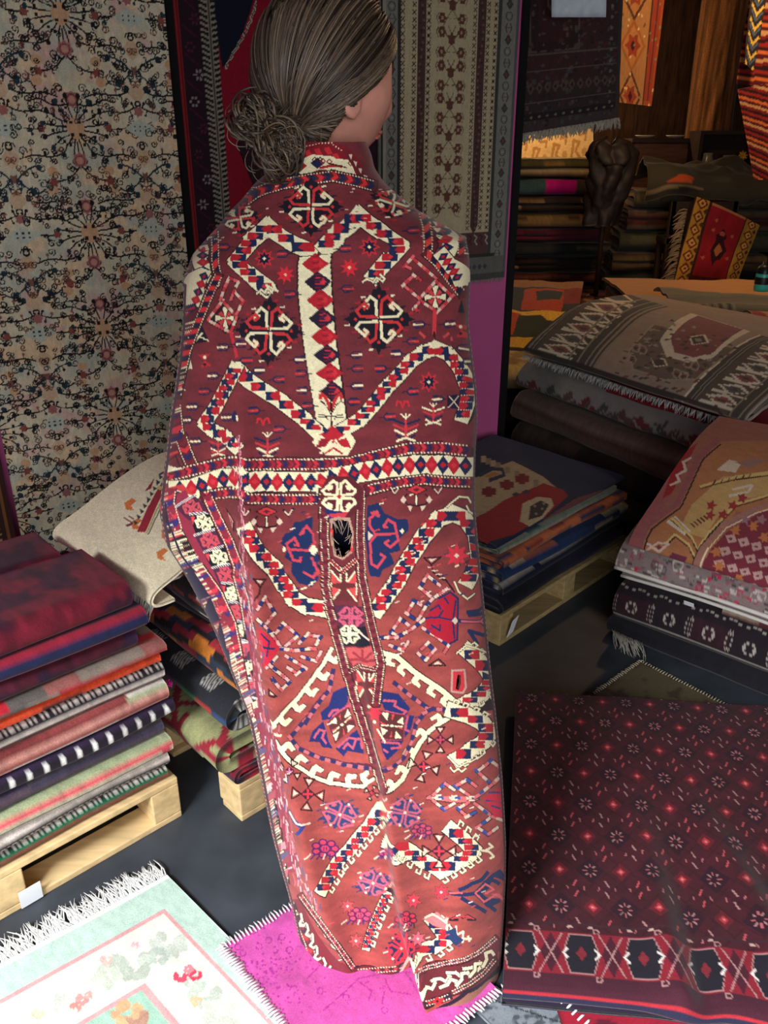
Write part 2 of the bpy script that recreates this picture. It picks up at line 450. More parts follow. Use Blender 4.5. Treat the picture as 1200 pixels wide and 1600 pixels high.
fl.a *= (1 + .10 * (n3 - .5))[..., None]
INK, TEAL, PNK2, PCH = c(30, 26, 28), c(36, 56, 66), c(150, 84, 82), c(206, 160, 122)
Adx = (S_(112, 200) - fs0) * K; Aty = (fz1 - Z_(112, 200)) * K; Per = abs(Z_(85, 25) - Z_(143, 362)) / 2 * K; Bdx = (S_(212, 197) - S_(112, 200)) * K
def both(ax, fn):
    for sx in (-1, 1): fn(lambda x, y: (ax + sx * x, y))
def spiral(T, x, y, r, a0, dr, w=1.7, col=INK, turns=1.25):
    t = np.linspace(0, 1, 11); rr = r * (1 - .75 * t); a = a0 + dr * t * turns * 2 * pi
    cx, cy = x - r * cos(a0), y - r * sin(a0)
    fl.stroke([T(cx + q * cos(b), cy + q * sin(b)) for q, b in zip(rr, a)], w, col)
def twig(T, pts, w=2.0, col=INK, leaf=6, seed=0):
    rg = random.Random(seed); q = smooth(pts, 2); fl.stroke([T(*p) for p in q], w, col)
    for k, (p, d) in enumerate(zip(*walk(q, 7))):
        s = 1 if k % 2 else -1; n = np.array([-d[1], d[0]]) * s; m = rg.random()
        if m < .45: fl.stroke([T(*p), T(*(p + n * leaf * .6 + d * leaf * .6)), T(*(p + n * leaf + d * leaf * .3))], 1.6, col)
        elif m < .8: spiral(T, p[0], p[1], leaf * .7, rg.random() * 6, s, 1.5, col)
        else:
            e = p + n * leaf; fl.stroke([T(*p), T(*e)], 1.4, col); x, y = T(*e); fl.ell(x, y, 2.3, 2.3, (INK, TEAL, PNK2)[k % 3], 7)
rgn = random.Random(77)
for ci in range(-4, 5):
    ax = Adx + ci * Bdx; isA = ci % 2 == 0
    for ri in range(-3, 9):
        y0 = Aty + ri * Per
        if y0 < -Per or y0 > fh + Per or ax < -Bdx or ax > fw + Bdx: continue
        h = Bdx
        if isA:
            fl.ell(ax, y0, 13, 15, PCH, 10)
            def burst(T):
                for k, (dx, dy) in enumerate(((9, -40), (22, -33), (36, -22), (44, -6), (42, 10), (33, 24), (20, 34), (8, 42))):
                    fl.stroke([T(dx * .3, y0 + dy * .35), T(dx * .7, y0 + dy * .62), T(dx, y0 + dy)], 2.0, INK)
                    x, y = T(dx * 1.02, y0 + dy * 1.05); fl.ell(x, y, 3.4, 3.8, (INK, TEAL)[k % 2], 8)
                    x, y = T(dx * .62 + 5, y0 + dy * .6 - 3); fl.rect(x - 2, y - 2, x + 2, y + 2, INK)
                for q in (-8, 8): x, y = T(6, y0 + q); fl.rect(x - 2.4, y - 2.4, x + 2.4, y + 2.4, INK)
            both(ax, burst); fl.stroke([(ax, y0 + 18), (ax, y0 + 52)], 2, INK)
            for f_ in (.3, .74):
                y = y0 + Per * f_; fl.star(ax, y, 12, c(168, 104, 102), 8, .75); fl.ell(ax, y, 5, 5, c(196, 140, 120), 8); fl.ring(ax, y, 7, 1.2, c(110, 60, 60))
            both(ax, lambda T: twig(T, [(2, y0 + Per * .36), (14, y0 + Per * .45), (30, y0 + Per * .5), (48, y0 + Per * .47)], 2, INK, 7, 3))
            both(ax, lambda T: (fl.star(*T(40, y0 + Per * .5), 8, c(140, 70, 62), 6, .55), fl.ell(*T(40, y0 + Per * .4), 8, 7, PCH, 8), fl.ell(*T(44, y0 + Per * .58), 8, 7, PCH, 8)))
            both(ax, lambda T: twig(T, [(6, y0 + Per * .78), (26, y0 + Per * .8), (44, y0 + Per * .73), (h * .62, y0 + Per * .76)], 2.2, INK, 7, 8))
        else:
            fl.dia(ax, y0, 24, 13, c(186, 188, 172)); 
            for q in (-8, 0, 8):
                for w_ in (-3, 3): fl.rect(ax + q - 1.4, y0 + w_ - 1.4, ax + q + 1.4, y0 + w_ + 1.4, TEAL)
            both(ax, lambda T: twig(T, [(24, y0), (40, y0 + 2), (h * .55, y0 - 1)], 2.2, INK, 6, 11))
            both(ax, lambda T: fl.star(*T(h * .5, y0), 7, c(140, 74, 66), 6, .6))
            for f_, s in ((.28, 1), (.66, -1)):
                y = y0 + Per * f_
                fl.poly([(ax, y - 15 * s), (ax + 12, y - 3 * s), (ax + 8, y + 7 * s), (ax, y + 13 * s), (ax - 8, y + 7 * s), (ax - 12, y - 3 * s)], c(204, 170, 138))
                both(ax, lambda T: (spiral(T, 4, y + 6 * s, 5, pi / 2, 1, 1.8, c(124, 76, 60)), spiral(T, 8, y - 16 * s, 7, 0, -s, 2), twig(T, [(12, y), (30, y - 6 * s), (h * .6, y - 2 * s), (h * .8, y - 8 * s)], 2.1, INK, 7, 13)))
            y = y0 + Per * .47
            fl.star(ax, y, 8, c(128, 84, 72), 6, .6)
            both(ax, lambda T: twig(T, [(4, y), (18, y + 14), (30, y + 20), (40, y + 14)], 2.2, c(34, 50, 58), 7, 17)); both(ax, lambda T: twig(T, [(4, y), (20, y - 14), (34, y - 18)], 2.2, c(34, 50, 58), 7, 19))
            both(ax, lambda T: (fl.ell(*T(24, y + 17), 5, 5, TEAL, 8), fl.ell(*T(36, y - 16), 4.5, 4.5, TEAL, 8), fl.ell(*T(15, y + 24), 4, 4, TEAL, 8)))
            both(ax, lambda T: twig(T, [(3, y0 + Per * .8), (24, y0 + Per * .86), (44, y0 + Per * .83), (h * .7, y0 + Per * .88)], 2, INK, 7, 23))
            fl.star(ax, y0 + Per * .84, 8, c(160, 100, 94), 7, .7)
        for q in range(30):
            x, y = rgn.uniform(12, h * .95), y0 + rgn.uniform(0, Per); r = rgn.uniform(4, 6.5); a = rgn.uniform(0, 6.3); d = rgn.choice((-1, 1)); cc = (INK, INK, c(104, 66, 56), c(50, 60, 62))[q % 4]
            both(ax, lambda T: spiral(T, x, y, r, a, d, 1.6, cc))
o = hang('hanging_rug', fs0, fs1, fz0, fz1, fl, 330, 900, off=0.03, t=0.008, seed=1, wave=0.004)
tag(o, 'large pale beige rug with fine dark branches and blossoms hanging on the magenta wall', 'rug')
# ---- red rug with navy medallion and herringbone border, half behind the woman's head
rs0, rs1, rz0, rz1 = S_(257, 60) - .01, S_(640, 60), 0.62, 2.0
rw, rh = int((rs1 - rs0) * 620), int((rz1 - rz0) * 620)
rc = Canvas(rh, rw, c(134, 14, 36), wall_conv(rs0, rs1, rz0, rz1, rw, rh))
def vband(x0, x1, col, y=150):
    a = (S_(x0, y) - rs0) / (rs1 - rs0) * rw; b = (S_(x1, y) - rs0) / (rs1 - rs0) * rw; rc.a[:, int(max(a, 0)):int(max(b, 0))] = col; return int(a), int(b)
vband(240, 280, c(18, 15, 18)); vband(280, 288, c(140, 32, 34)); vband(284, 286, c(70, 16, 26)); vband(288, 318, c(38, 18, 30)); ha, hb_ = vband(318, 344, c(22, 20, 26))
for k in range(0, rh, 9):
    for x0, x1, s in ((ha + 1, ha + (hb_ - ha) * .42, 1), (ha + (hb_ - ha) * .58, hb_ - 1, -1)):
        q = np.array([(x0, k), (x1, k + 5 * s), (x1, k + 5 * s + 4), (x0, k + 4)]); rc.conv = lambda p: p; rc.poly(q, c(146, 134, 118))
mid = (ha + hb_) / 2
for x in (mid - 1.6, mid + 2.2): rc.poly([(x, 0), (x + 1.4, 0), (x + 1.4, rh), (x, rh)], c(130, 118, 104))
fx = int((S_(303, 150) - rs0) / (rs1 - rs0) * rw)
for k in range(0, rh, 44):
    for q in range(6): a = q * pi / 3; rc.ell(fx + (8 if k % 88 else -4) + 7 * cos(a), k + 7 * sin(a), 3.2, 2.2, c(140, 128, 126) if (k // 44) % 4 in (1, 2) else c(84, 30, 50), 8, a)
    rc.stroke([(fx - 14, k + 10), (fx, k + 22), (fx + 12, k + 30)], 2, c(78, 24, 40))
rc.conv = wall_conv(rs0, rs1, rz0, rz1, rw, rh)
NVD = c(16, 20, 36)
rc.poly([(318, -60), (404, -60), (389, 10), (376, 48), (364, 74), (343, 108), (336, 60), (330, 0)], NVD)
zz_ = [(389, 4), (386, 12), (385, 20), (381, 26), (380, 34), (376, 40), (374, 48), (369, 54), (367, 62), (361, 68), (359, 76), (353, 82), (350, 91), (344, 98), (342, 108)]
rc.stroke([(p[0] + 7, p[1]) for p in zz_], 3.6, c(176, 166, 148)); rc.stroke([(p[0] + 7, p[1]) for p in zz_], 1.3, c(40, 30, 40))
DM = c(44, 22, 32)
rc.poly([(640, -80), (410, -40), (424, 0), (452, 0), (440, 22), (410, 24), (398, 40), (400, 62), (410, 78), (394, 80), (394, 112), (387, 114), (387, 152), (376, 158), (372, 200), (368, 230), (392, 290), (640, 330)], DM)
rc.stroke([(424, 0), (452, 0), (440, 22), (410, 24), (398, 40), (400, 62), (410, 78), (394, 80), (394, 112), (387, 114), (387, 152), (376, 158), (372, 200), (368, 230), (392, 290)], 2.2, c(16, 10, 16))
for x, y in ((410, 44), (402, 96), (396, 134), (384, 180), (384, 215), (396, 250), (440, -4)): rc.ring(x, y, 6, 2, c(92, 60, 56)); rc.ell(x + 5, y + 5, 3, 3, c(80, 34, 40))
for k in range(40): rc.ell(rgn.uniform(400, 620), rgn.uniform(-20, 280), 2.5, 4, (c(92, 60, 56), c(80, 30, 40), c(50, 44, 60))[k % 3])
o = hang('hanging_rug', rs0, rs1, rz0, rz1, rc, 250, 420, off=0.012, t=0.006, seed=4, wave=0.003)
tag(o, 'red and navy rug with black edge and herringbone border hanging behind the woman\'s head', 'rug')
# ---- cream runner with grey-green borders
us0, us1 = S_(583, 150), S_(798, 100); uz0, uz1 = Z_(755, 434), 2.0
uw, uh = int((us1 - us0) * 620), int((uz1 - uz0) * 620)
GG, CRU, MRB, GD = c(112, 110, 102), c(190, 172, 138), c(84, 56, 54), c(66, 66, 66)
uc = Canvas(uh, uw, GG)
X = lambda px: (S_(px, 150) - us0) / (us1 - us0) * uw
Y = lambda py: (uz1 - Z_(700, py)) / (uz1 - uz0) * uh
yb = Y(363)
def ur(x0, x1, y0, y1, col): uc.rect(X(x0), y0, X(x1), y1, col)
ur(586, 589, 0, uh, c(40, 36, 36)); ur(589, 594, 0, uh, c(150, 142, 126)); ur(594, 612, 0, uh, c(126, 124, 116)); ur(612, 617, 0, uh, c(56, 52, 50))
ur(617, 764, 0, yb, CRU)
for a, b in ((642, 655), (732, 745)): ur(a, b, 0, yb - 14, MRB); uc.dia((X(a) + X(b)) / 2, yb - 14, (X(b) - X(a)) / 2, 18, MRB)
ur(764, 769, 0, uh, c(66, 66, 64)); ur(769, 791, 0, uh, c(130, 128, 120)); ur(791, 799, 0, uh, c(92, 92, 88)); ur(797, 799, 0, uh, c(150, 146, 138))
for k in np.arange(0, uh, 22.0):
    for a, b in ((594, 612), (769, 791)):
        m = (X(a) + X(b)) / 2; i = int(k / 22) % 3
        if i == 0: uc.dia(m, k, 9, 11, GD); uc.dia(m, k, 4, 5, c(110, 70, 64))
        elif i == 1: uc.ring(m, k, 8, 2.6, c(80, 78, 76)); uc.ell(m, k, 3, 3, c(150, 144, 130))
        else:
            for q in (-1, 1): uc.stroke([(m + q * 3, k - 9), (m + q * 9, k), (m + q * 3, k + 9)], 2.4, c(74, 72, 72))
            uc.stroke([(m - 6, k), (m + 6, k)], 2, c(110, 70, 64))
for k in np.arange(4, yb, 13.0):
    for x in (620, 637, 659, 728, 749, 760):
        m = X(x)
        for q in (-1, 1): uc.stroke([(m - 4, k - 4 * q), (m + 4, k + 4 * q)], 2.2, c(74, 60, 50))
        uc.ell(m, k, 2, 2, c(50, 40, 36))
    for a, b in ((642, 655), (732, 745)): m = (X(a) + X(b)) / 2; uc.ell(m + 5 * sin(k), k, 3, 2.4, c(116, 92, 84), 6); uc.ell(m - 4 * sin(k * 1.3), k + 5, 2, 2, c(46, 36, 40), 6)
FM, FD = c(104, 62, 52), c(96, 84, 64)
m = X(693.5); sd = X(708) - m
k = Y(8)
while k < yb - 20:
    uc.ell(m, k + 4, 8, 9, FM, 9); uc.star(m, k, 13, FM, 5, .5, -pi / 2); uc.stroke([(m, k - 26), (m, k + 14)], 1.8, FD)
    for q in (-1, 1):
        for dy in (-2, 34):
            x = m + q * sd * 1.0; yy2 = k + dy - 8
            for a in range(6): uc.ell(x + 6.5 * cos(a * pi / 3), yy2 + 7 * sin(a * pi / 3), 4, 4, FM, 7)
            uc.ell(x, yy2, 3.4, 3.4, c(176, 150, 116), 7)
            uc.stroke([(m + q * 3, k + dy * .6 + 6), (m + q * sd * .5, k + dy * .8 - 2), (x - q * 8, yy2)], 1.7, FD)
            uc.stroke([(x + q * 8, yy2 - 10), (x + q * 14, yy2), (x + q * 8, yy2 + 12)], 1.5, FD)
        uc.stroke([(m + q * 2, k + 12), (m + q * 10, k + 22), (m + q * sd, k + 44), (m + q * (sd + 12), k + 46)], 1.7, FD); uc.stroke([(m + q * 3, k - 10), (m + q * 9, k - 22)], 1.7, FD)
    k += 46 * (Y(300) - Y(254)) / 46.0
ur(617, 764, yb, Y(398), c(92, 62, 64)); ur(600, 775, Y(398), Y(403), c(56, 54, 54)); ur(594, 791, Y(403), uh, c(106, 104, 98))
for k in np.arange(X(620), X(762), 15): uc.stroke([(k, yb + 6), (k + 8, yb + 12), (k + 2, yb + 20), (k + 9, yb + 28)], 3, (c(176, 166, 150), c(70, 40, 50))[int(k / 15) % 2]); uc.dia(k + 4, Y(418), 6, 7, c(70, 70, 70))
ur(590, 798, Y(429), uh, c(80, 78, 76))
o = hang('hanging_runner', us0, us1, uz0, uz1, uc, 230, 420, off=0.026, t=0.006, seed=9, wave=0.003)
tag(o, 'cream runner with small flowers and grey-green borders hanging right of the woman\'s head', 'rug')
fringe('fringe', [wall_pt(us0 + .004, uz0 + .002, .034), wall_pt(us1 - .004, uz0 + .002, .034)], (0, 0, -1), .022, 150, o, c(150, 146, 134), .0012, seed=3)
# ---- brown rug with a zigzag edge, mostly out of the picture at the left
ls0, ls1, lz0, lz1 = S_(-90, 840), S_(27, 860), 0.10, 0.72
lw, lh = int((ls1 - ls0) * 500), int((lz1 - lz0) * 500)
lc = Canvas(lh, lw, c(84, 24, 34))
lc.rect(lw - 22, 0, lw, lh, c(58, 30, 26)); lc.rect(lw - 12, 0, lw - 7, lh, c(120, 76, 40)); lc.rect(lw - 40, 0, lw - 28, lh, c(40, 26, 28))
for k in range(0, lh, 10): lc.poly([(lw - 28, k), (lw - 18, k + 5), (lw - 28, k + 10)], c(168, 138, 96)); lc.ell(lw - 60, k * 3, 9, 9, c(40, 30, 50))
o = hang('hanging_rug', ls0, ls1, lz0, lz1, lc, 90, 140, off=0.035, t=0.006, seed=12); tag(o, 'dark red rug with zigzag brown edge hanging at the far left', 'rug')
# ================================================================== the woman's rug: shape
SIL = np.array([  # photo rows: left and right outline of the wrapped rug
 (222,464,572),(240,442,580),(262,428,585),(285,400,600),(310,380,628),(330,360,655),(350,345,688),(370,326,727),(395,304,732),
 (430,291,734),(500,289,731),(550,284,737),(600,277,743),(650,269,745),(700,264,742),(750,257,741),(785,254,741),(830,262,745),
 (860,281,748),(900,304,752),(950,330,757),(1000,350,762),(1050,368,767),(1100,386,773),(1150,396,778),(1200,405,783),
 (1250,414,786),(1300,423,788),(1350,434,787),(1400,447,784),(1440,456,781),(1480,464,778),(1560,474,774)], float)
NV, NVIS, NHID = 1050, 660, 60
zs = np.concatenate([np.linspace(1.468, 1.30, 190, endpoint=False), np.linspace(1.30, 0.004, NV - 190)])
phi = np.concatenate([np.linspace(-170, -97, NHID // 2, endpoint=False), np.linspace(-97, 97, NVIS), np.linspace(97, 170, NHID // 2 + 1)[1:]])
phi = np.radians(phi)
def interp(z, tab):
    tab = np.array(sorted(tab)); return np.interp(z, tab[:, 0], tab[:, 1])
YC = interp(zs, [(0, 1.165), (0.3, 1.185), (0.6, 1.215), (0.9, 1.24), (1.3, 1.25), (1.40, 1.235), (1.468, 1.215)])
TILT = interp(zs, [(0, -0.16), (0.35, -0.06), (0.8, 0.0), (1.47, 0.0)])
DB = interp(zs, [(0, 0.085), (0.15, 0.095), (0.4, 0.115), (0.7, 0.135), (1.0, 0.14), (1.2, 0.135), (1.30, 0.125), (1.36, 0.112), (1.40, 0.092), (1.436, 0.07), (1.468, 0.05)])
DF = interp(zs, [(0, 0.29), (0.5, 0.27), (1.0, 0.25), (1.25, 0.22), (1.36, 0.13), (1.42, 0.09), (1.468, 0.085)])
rows = proj(np.stack([np.zeros(NV), YC, zs], 1))[1]
dep = YC * cos(PITCH) - (zs - CAMH) * sin(PITCH)
XL = (np.interp(rows, SIL[:, 0], SIL[:, 1]) - 600) / FPX * dep
XR = (np.interp(rows, SIL[:, 0], SIL[:, 2]) - 600) / FPX * dep
k = np.ones(9) / 9
XL[12:-12] = np.convolve(XL, k, 'same')[12:-12]; XR[12:-12] = np.convolve(XR, k, 'same')[12:-12]
XC = (XL + XR) / 2; HW = (XR - XL) / 2
sp = np.sin(phi)[None, :]; cp = np.cos(phi)[None, :]; ex = 2 / 2.35
Sx = np.sign(sp) * np.abs(sp) ** ex; Cx = np.sign(cp) * np.abs(cp) ** ex
xx = XC[:, None] + HW[:, None] * Sx
yy = YC[:, None] + TILT[:, None] * (xx - XC[:, None]) - np.where(Cx > 0, DB[:, None], DF[:, None]) * Cx
zz = np.broadcast_to(zs[:, None], xx.shape).copy()
vis = np.cos(phi)[None, :].clip(0, 1) ** 0.5
fall = np.clip((1.0 - zz) / 1.0, 0, 1)
# the ridge where the rug bends round the left elbow, and the dip behind it
xr_ = interp(zs, [(0, -0.06), (0.25, -0.125), (0.5, -0.165), (0.8, -0.19), (1.1, -0.205), (1.35, -0.2)])[:, None]
dxr = xx - xr_
amp = interp(zs, [(0, 0.012), (0.3, 0.02), (0.9, 0.022), (1.1, 0.016), (1.25, 0.004), (1.35, 0.0)])[:, None]
yy -= vis * amp * (np.exp(-(dxr / 0.022) ** 2) - 0.55 * np.exp(-((dxr - 0.07) / 0.05) ** 2))
# the middle fold: right half lies over the left half below the waist
xm = interp(zs, [(0, 0.072), (0.15, 0.035), (0.3, 0.015), (0.55, -0.01), (0.75, -0.04), (0.95, -0.06), (1.1, -0.06)])[:, None]
dxm = xx - xm
am = interp(zs, [(0, 0.082), (0.05, 0.066), (0.12, 0.050), (0.3, 0.034), (0.55, 0.022), (0.75, 0.008), (0.88, 0.0), (1.47, 0)])[:, None]
step = 1 / (1 + np.exp(-np.clip(dxm / 0.003, -60, 60)))
yy -= vis * am * step * np.exp(-np.maximum(dxm, 0) / 0.10)
yy += vis * am * 0.45 * (1 - step) * np.exp(-(dxm / 0.055) ** 2)
# soft long folds and hand-woven waviness
yy -= vis * 0.010 * fall * np.sin(xx * 46 + 2.2 * zz + 0.6) + vis * 0.006 * (fbm(xx * 9, zz * 5, 4) - 0.5)
yy -= vis * 0.006 * np.clip(1 - np.abs(zz - 0.93) / 0.12, 0, 1) * np.sin(xx * 30)
# collar turned back at the nape
yy -= np.clip(1 - np.abs(zz - 1.428) / 0.018, 0, 1) * 0.006 * vis
# the hem lifts a little towards the left and behind
zz += np.clip(1 - zz / 0.05, 0, 1) * (0.0)
CAPE = np.stack([xx, yy, zz], 2)

# ---- pattern drawn in the cloth's own rows and columns; traced points find their place on the cloth
i0, i1 = NHID // 2, NHID // 2 + NVIS
PX, PY = proj(CAPE)
SUB = 6
gx = PX[::SUB, i0:i1:SUB]; gy = PY[::SUB, i0:i1:SUB]
def on_cape(p):
    out = np.empty((len(p), 2))
    for n, (x, y) in enumerate(p):
        d = (gx - x) ** 2 + (gy - y) ** 2
        r, q = np.unravel_index(np.argmin(d), d.shape); r *= SUB; q = q * SUB + i0
        r0, r1, q0, q1 = max(0, r - SUB), min(NV, r + SUB + 1), max(0, q - SUB), min(PX.shape[1], q + SUB + 1)
        d = (PX[r0:r1, q0:q1] - x) ** 2 + (PY[r0:r1, q0:q1] - y) ** 2
        a, b = np.unravel_index(np.argmin(d), d.shape); r, q = r0 + a, q0 + b
        # one linear correction inside the cell
        ra, rb = max(0, r - 1), min(NV - 1, r + 1); qa, qb = q - 1, q + 1
        J = np.array([[(PX[r, qb] - PX[r, qa]) / 2, (PX[rb, q] - PX[ra, q]) / (rb - ra)], [(PY[r, qb] - PY[r, qa]) / 2, (PY[rb, q] - PY[ra, q]) / (rb - ra)]])
        det = J[0, 0] * J[1, 1] - J[0, 1] * J[1, 0]; e = np.array([x - PX[r, q], y - PY[r, q]])
        if abs(det) > 0.05:
            s = np.array([J[1, 1] * e[0] - J[0, 1] * e[1], -J[1, 0] * e[0] + J[0, 0] * e[1]]) / det
            s = np.clip(s, -12, 12)
        else: s = np.zeros(2)
        m = math.sqrt(d.min())
        if m > 2.5:      # beyond the outline: carry on round the side of the cloth
            s = np.array([(-1.4 if x < 500 else 1.4) * min(m, 40), 0.0]) if 250 < y < 1480 else s * 0
        out[n] = (q + s[0], r + s[1])
    return out
MAR, CRE, RED, NAV, BRK, DRK = c(118, 44, 50), c(243, 228, 186), c(186, 30, 44), c(26, 36, 74), c(96, 30, 38), c(44, 18, 24)
PNK, CRM, PUR, BLU, BRG = c(206, 92, 94), c(226, 196, 172), c(80, 36, 60), c(30, 48, 116), c(216, 48, 58)
cv = Canvas(NV, PX.shape[1], MAR, on_cape)
R_, C_ = np.meshgrid(np.arange(NV), np.arange(PX.shape[1]), indexing='ij')
nz = (fbm(C_ / 40., R_ / 9., 5) - 0.5)[..., None]
low = np.clip((1.02 - zz) / 0.25, 0, 1)[..., None]
cv.a[:] = MAR * (1 - low) + c(160, 70, 64) * low
cv.a *= 1 + 0.35 * nz
# hidden front edges keep the same border stripes
def mk(ox, oy, s): return lambda *p: [(ox + s * x, oy + s * y) for x, y in p]
fA, fB, fC, fD, fE = mk(270, 210, .20833), mk(500, 210, .20833), mk(250, 430, .20833), mk(500, 430, .20833), mk(250, 650, .20833)
fF, fG, fH, fI, fJ = mk(500, 650, .23333), mk(300, 880, .20833), mk(530, 880, .225), mk(370, 1080, .20833), mk(560, 1080, .20833)
fK, fL = mk(400, 1300, .18333), mk(580, 1300, .19167)
S, Pg = cv.stroke, cv.poly
def lattice(pts, w, teeth=0, ca=RED, cb=NAV, bw=0.62, st=0.46):
    S(pts, w + 3.2, DRK); S(pts, w, CRE)
    if teeth:
        for k, (p, d) in enumerate(zip(*walk(pts, 15))):
            n = np.array([-d[1], d[0]]) * np.sign(teeth)
            a = p + n * (w / 2); h = abs(teeth)
            S([a, a + n * h + d * 2, a + n * h - d * 5, a + n * (h - 4) - d * 6], 4.6, DRK)
            S([a - n, a + n * h + d * 2, a + n * h - d * 5, a + n * (h - 4) - d * 6], 2.8, CRE)
    P_ = np.array(pts, float)
    for i in range(len(P_) - 1):
        dv = P_[i + 1] - P_[i]; L = np.hypot(*dv); d = dv / L; hz = abs(d[1])
        sp_ = w * .50 / max(hz, .45); n = max(1, int(round(L / sp_)))
        for k in range(n):
            x, y = P_[i] + dv * (k + .5) / n
            A, B = (ca, cb) if (k + i) % 2 else (cb, ca)
            if hz > .45: wd, hh = w * .98, L / n * hz * .47
            else: wd, hh = L / n * .98, w * .30
            sk = .12 * wd * (1 if d[0] * d[1] > 0 else -1)
            cv.poly([(x - wd / 2, y - hh), (x, y - hh), (x + sk * .3, y + hh), (x - wd / 2 + sk * .3, y + hh)], A)
            cv.poly([(x, y - hh), (x + wd / 2, y - hh), (x + wd / 2 + sk * .3, y + hh), (x + sk * .3, y + hh)], B)
            cv.poly([(x - wd * .18, y + hh * .1), (x, y - hh * .7), (x + wd * .2, y - hh * .2), (x, y + hh * .6)], BRG if k % 2 else ca)
def diamonds(pts, w, n, ca=RED, cb=NAV):
    S(pts, w + 3, DRK); S(pts, w, CRE)
    L = walk(pts, 1)[0]; m = len(L)
    for k in range(n):
        p = L[min(m - 1, int((k + .5) / n * m))]; d = L[min(m - 1, int((k + .5) / n * m) + 3)] - L[max(0, int((k + .5) / n * m) - 3)]
        d = d / max(np.hypot(*d), 1e-6); q = np.array([-d[1], d[0]]); r = m / n / 2 * 1.22
        A = ca if k % 2 else cb
        cv.poly([p - d * r, p + q * w * .5, p + d * r, p - q * w * .5], A)
        cv.poly([p - d * r * .5, p + q * w * .17, p + d * r * .5, p - q * w * .17], BRG if k % 2 else ca)
def guard(pts, w, step=10, ground=BRK, dots=CRE, cols=(RED, NAV), dot=2.0, ds=4.6, dark=DRK, diag=0.0):
    S(pts, w + 3, dark); S(pts, w, ground)
    iw = w - dot * 2.2
    for k, (p, d) in enumerate(zip(*walk(pts, step))):
        n = np.array([-d[1], d[0]]) * iw / 2; f = d * step * .5; A = cols[k % len(cols)]
        if A is None: continue
        if diag:
            cv.poly([p + n - f * .9 + d * diag, p + n + f * .9 + d * diag, p - n + f * .9 - d * diag, p - n - f * .9 - d * diag], A)
        else:
            cv.poly([p + n - f * .7, p + n + f * .5, p + f * 1.4, p - n + f * .5, p - n - f * .7, p + f * .2], A)
    for s in (1, -1):
        for p, d in zip(*walk(pts, ds)):
            q = p + np.array([-d[1], d[0]]) * s * (w / 2 - dot * .55)
            n = np.array([-d[1], d[0]])
            cv.poly([q - d * dot * .6 - n * dot * .5, q + d * dot * .6 - n * dot * .35, q + d * dot * .6 + n * dot * .5, q - d * dot * .6 + n * dot * .35], dots)
HK = [(-.07, -.06), (-.10, -.62), (-.28, -.76), (-.54, -.47), (-.42, -.37), (-.34, -.50)]
def xhooks(cx, cy, rx, ry, ca, cb, w, rot=0.0, wc=None):
    for q in range(4):
        for m in (0, 1):
            pts = []
            for x, y in HK:
                if m: x = -x
                for _ in range(q): x, y = -y, x
                X, Y = x * rx, y * ry
                pts.append((cx + X * cos(rot) - Y * sin(rot), cy + X * sin(rot) + Y * cos(rot)))
            S(pts, w, ca if (m == 0) else cb)
def medallion(cx, cy, rx, ry, rot=0.0, w=4.4, g=c(24, 16, 30), halo=c(70, 24, 36), seed=1):
    rng = random.Random(seed)
    for k in range(4):      # serrated dark rhombus with loose outer bars
        pass
    P8 = []
    n = 6
    for s in range(4):
        a0 = np.array([(0, -1), (1, 0), (0, 1), (-1, 0)][s], float); a1 = np.array([(1, 0), (0, 1), (-1, 0), (0, -1)][s], float)
        for k in range(n):
            for f, o in ((k / n, 1.04), (k / n + .09, .92), (k / n + .16, 1.02)):
                v = (a0 + (a1 - a0) * f) * o * 1.30; P8.append(v)
    P8 = np.array(P8) * [rx, ry]
    cr, sr = cos(rot), sin(rot)
    P8 = np.stack([cx + P8[:, 0] * cr - P8[:, 1] * sr, cy + P8[:, 0] * sr + P8[:, 1] * cr], 1)
    Pg(P8, g)
    for k in range(22):
        a = k * 2 * pi / 22 + .1; dd = abs(cos(a)) + abs(sin(a)); r = 1.40 / dd
        col = [c(40, 24, 48), RED, CRE, BRK][k % 4]
        x, y = cx + rx * r * cos(a), cy + ry * r * sin(a)
        cv.poly([(x - 4, y - .5), (x + 3.5, y - 1.8), (x + 4, y + .6), (x - 3.5, y + 1.8)], col)
    xhooks(cx, cy, rx * 1.12, ry * 1.12, CRE, c(206, 52, 56), w, rot)
    for x, y in ((0, -.86), (.86, 0), (0, .86), (-.86, 0)): cv.dia(cx + x * rx, cy + y * ry, 3, 3, c(206, 52, 56))
def fork(x, y, t, fl=1, s=1.0, rot=-.04):
    U = [(10, -5), (-4, -5.5), (-9, 0), (-4, 5.5), (10, 5)]
    f = lambda q: [(x + fl * a * s, y + b * s + rot * a * s * fl) for a, b in q]
    S(f(U), 2.2, NAV); S(f([(-9, 0), (-17, .8)]), 1.8, c(66, 24, 44))
    S(f([(-5, 0), (11, 0)]), 3.0 * s, CRE if t == 'w' else c(214, 52, 62))
    if t != 'w': S(f([(0, 0), (5, 0)]), 1.4, PNK)
def bars(cx, cy, rx, ry, n, cols, seed=0):
    rng = random.Random(seed)
    for k in range(n):
        a = rng.random() * 2 * pi; x = cx + rx * cos(a); y = cy + ry * sin(a)
        S([(x - 3, y + 1), (x + 3, y - 1)], 2.0, cols[k % len(cols)])

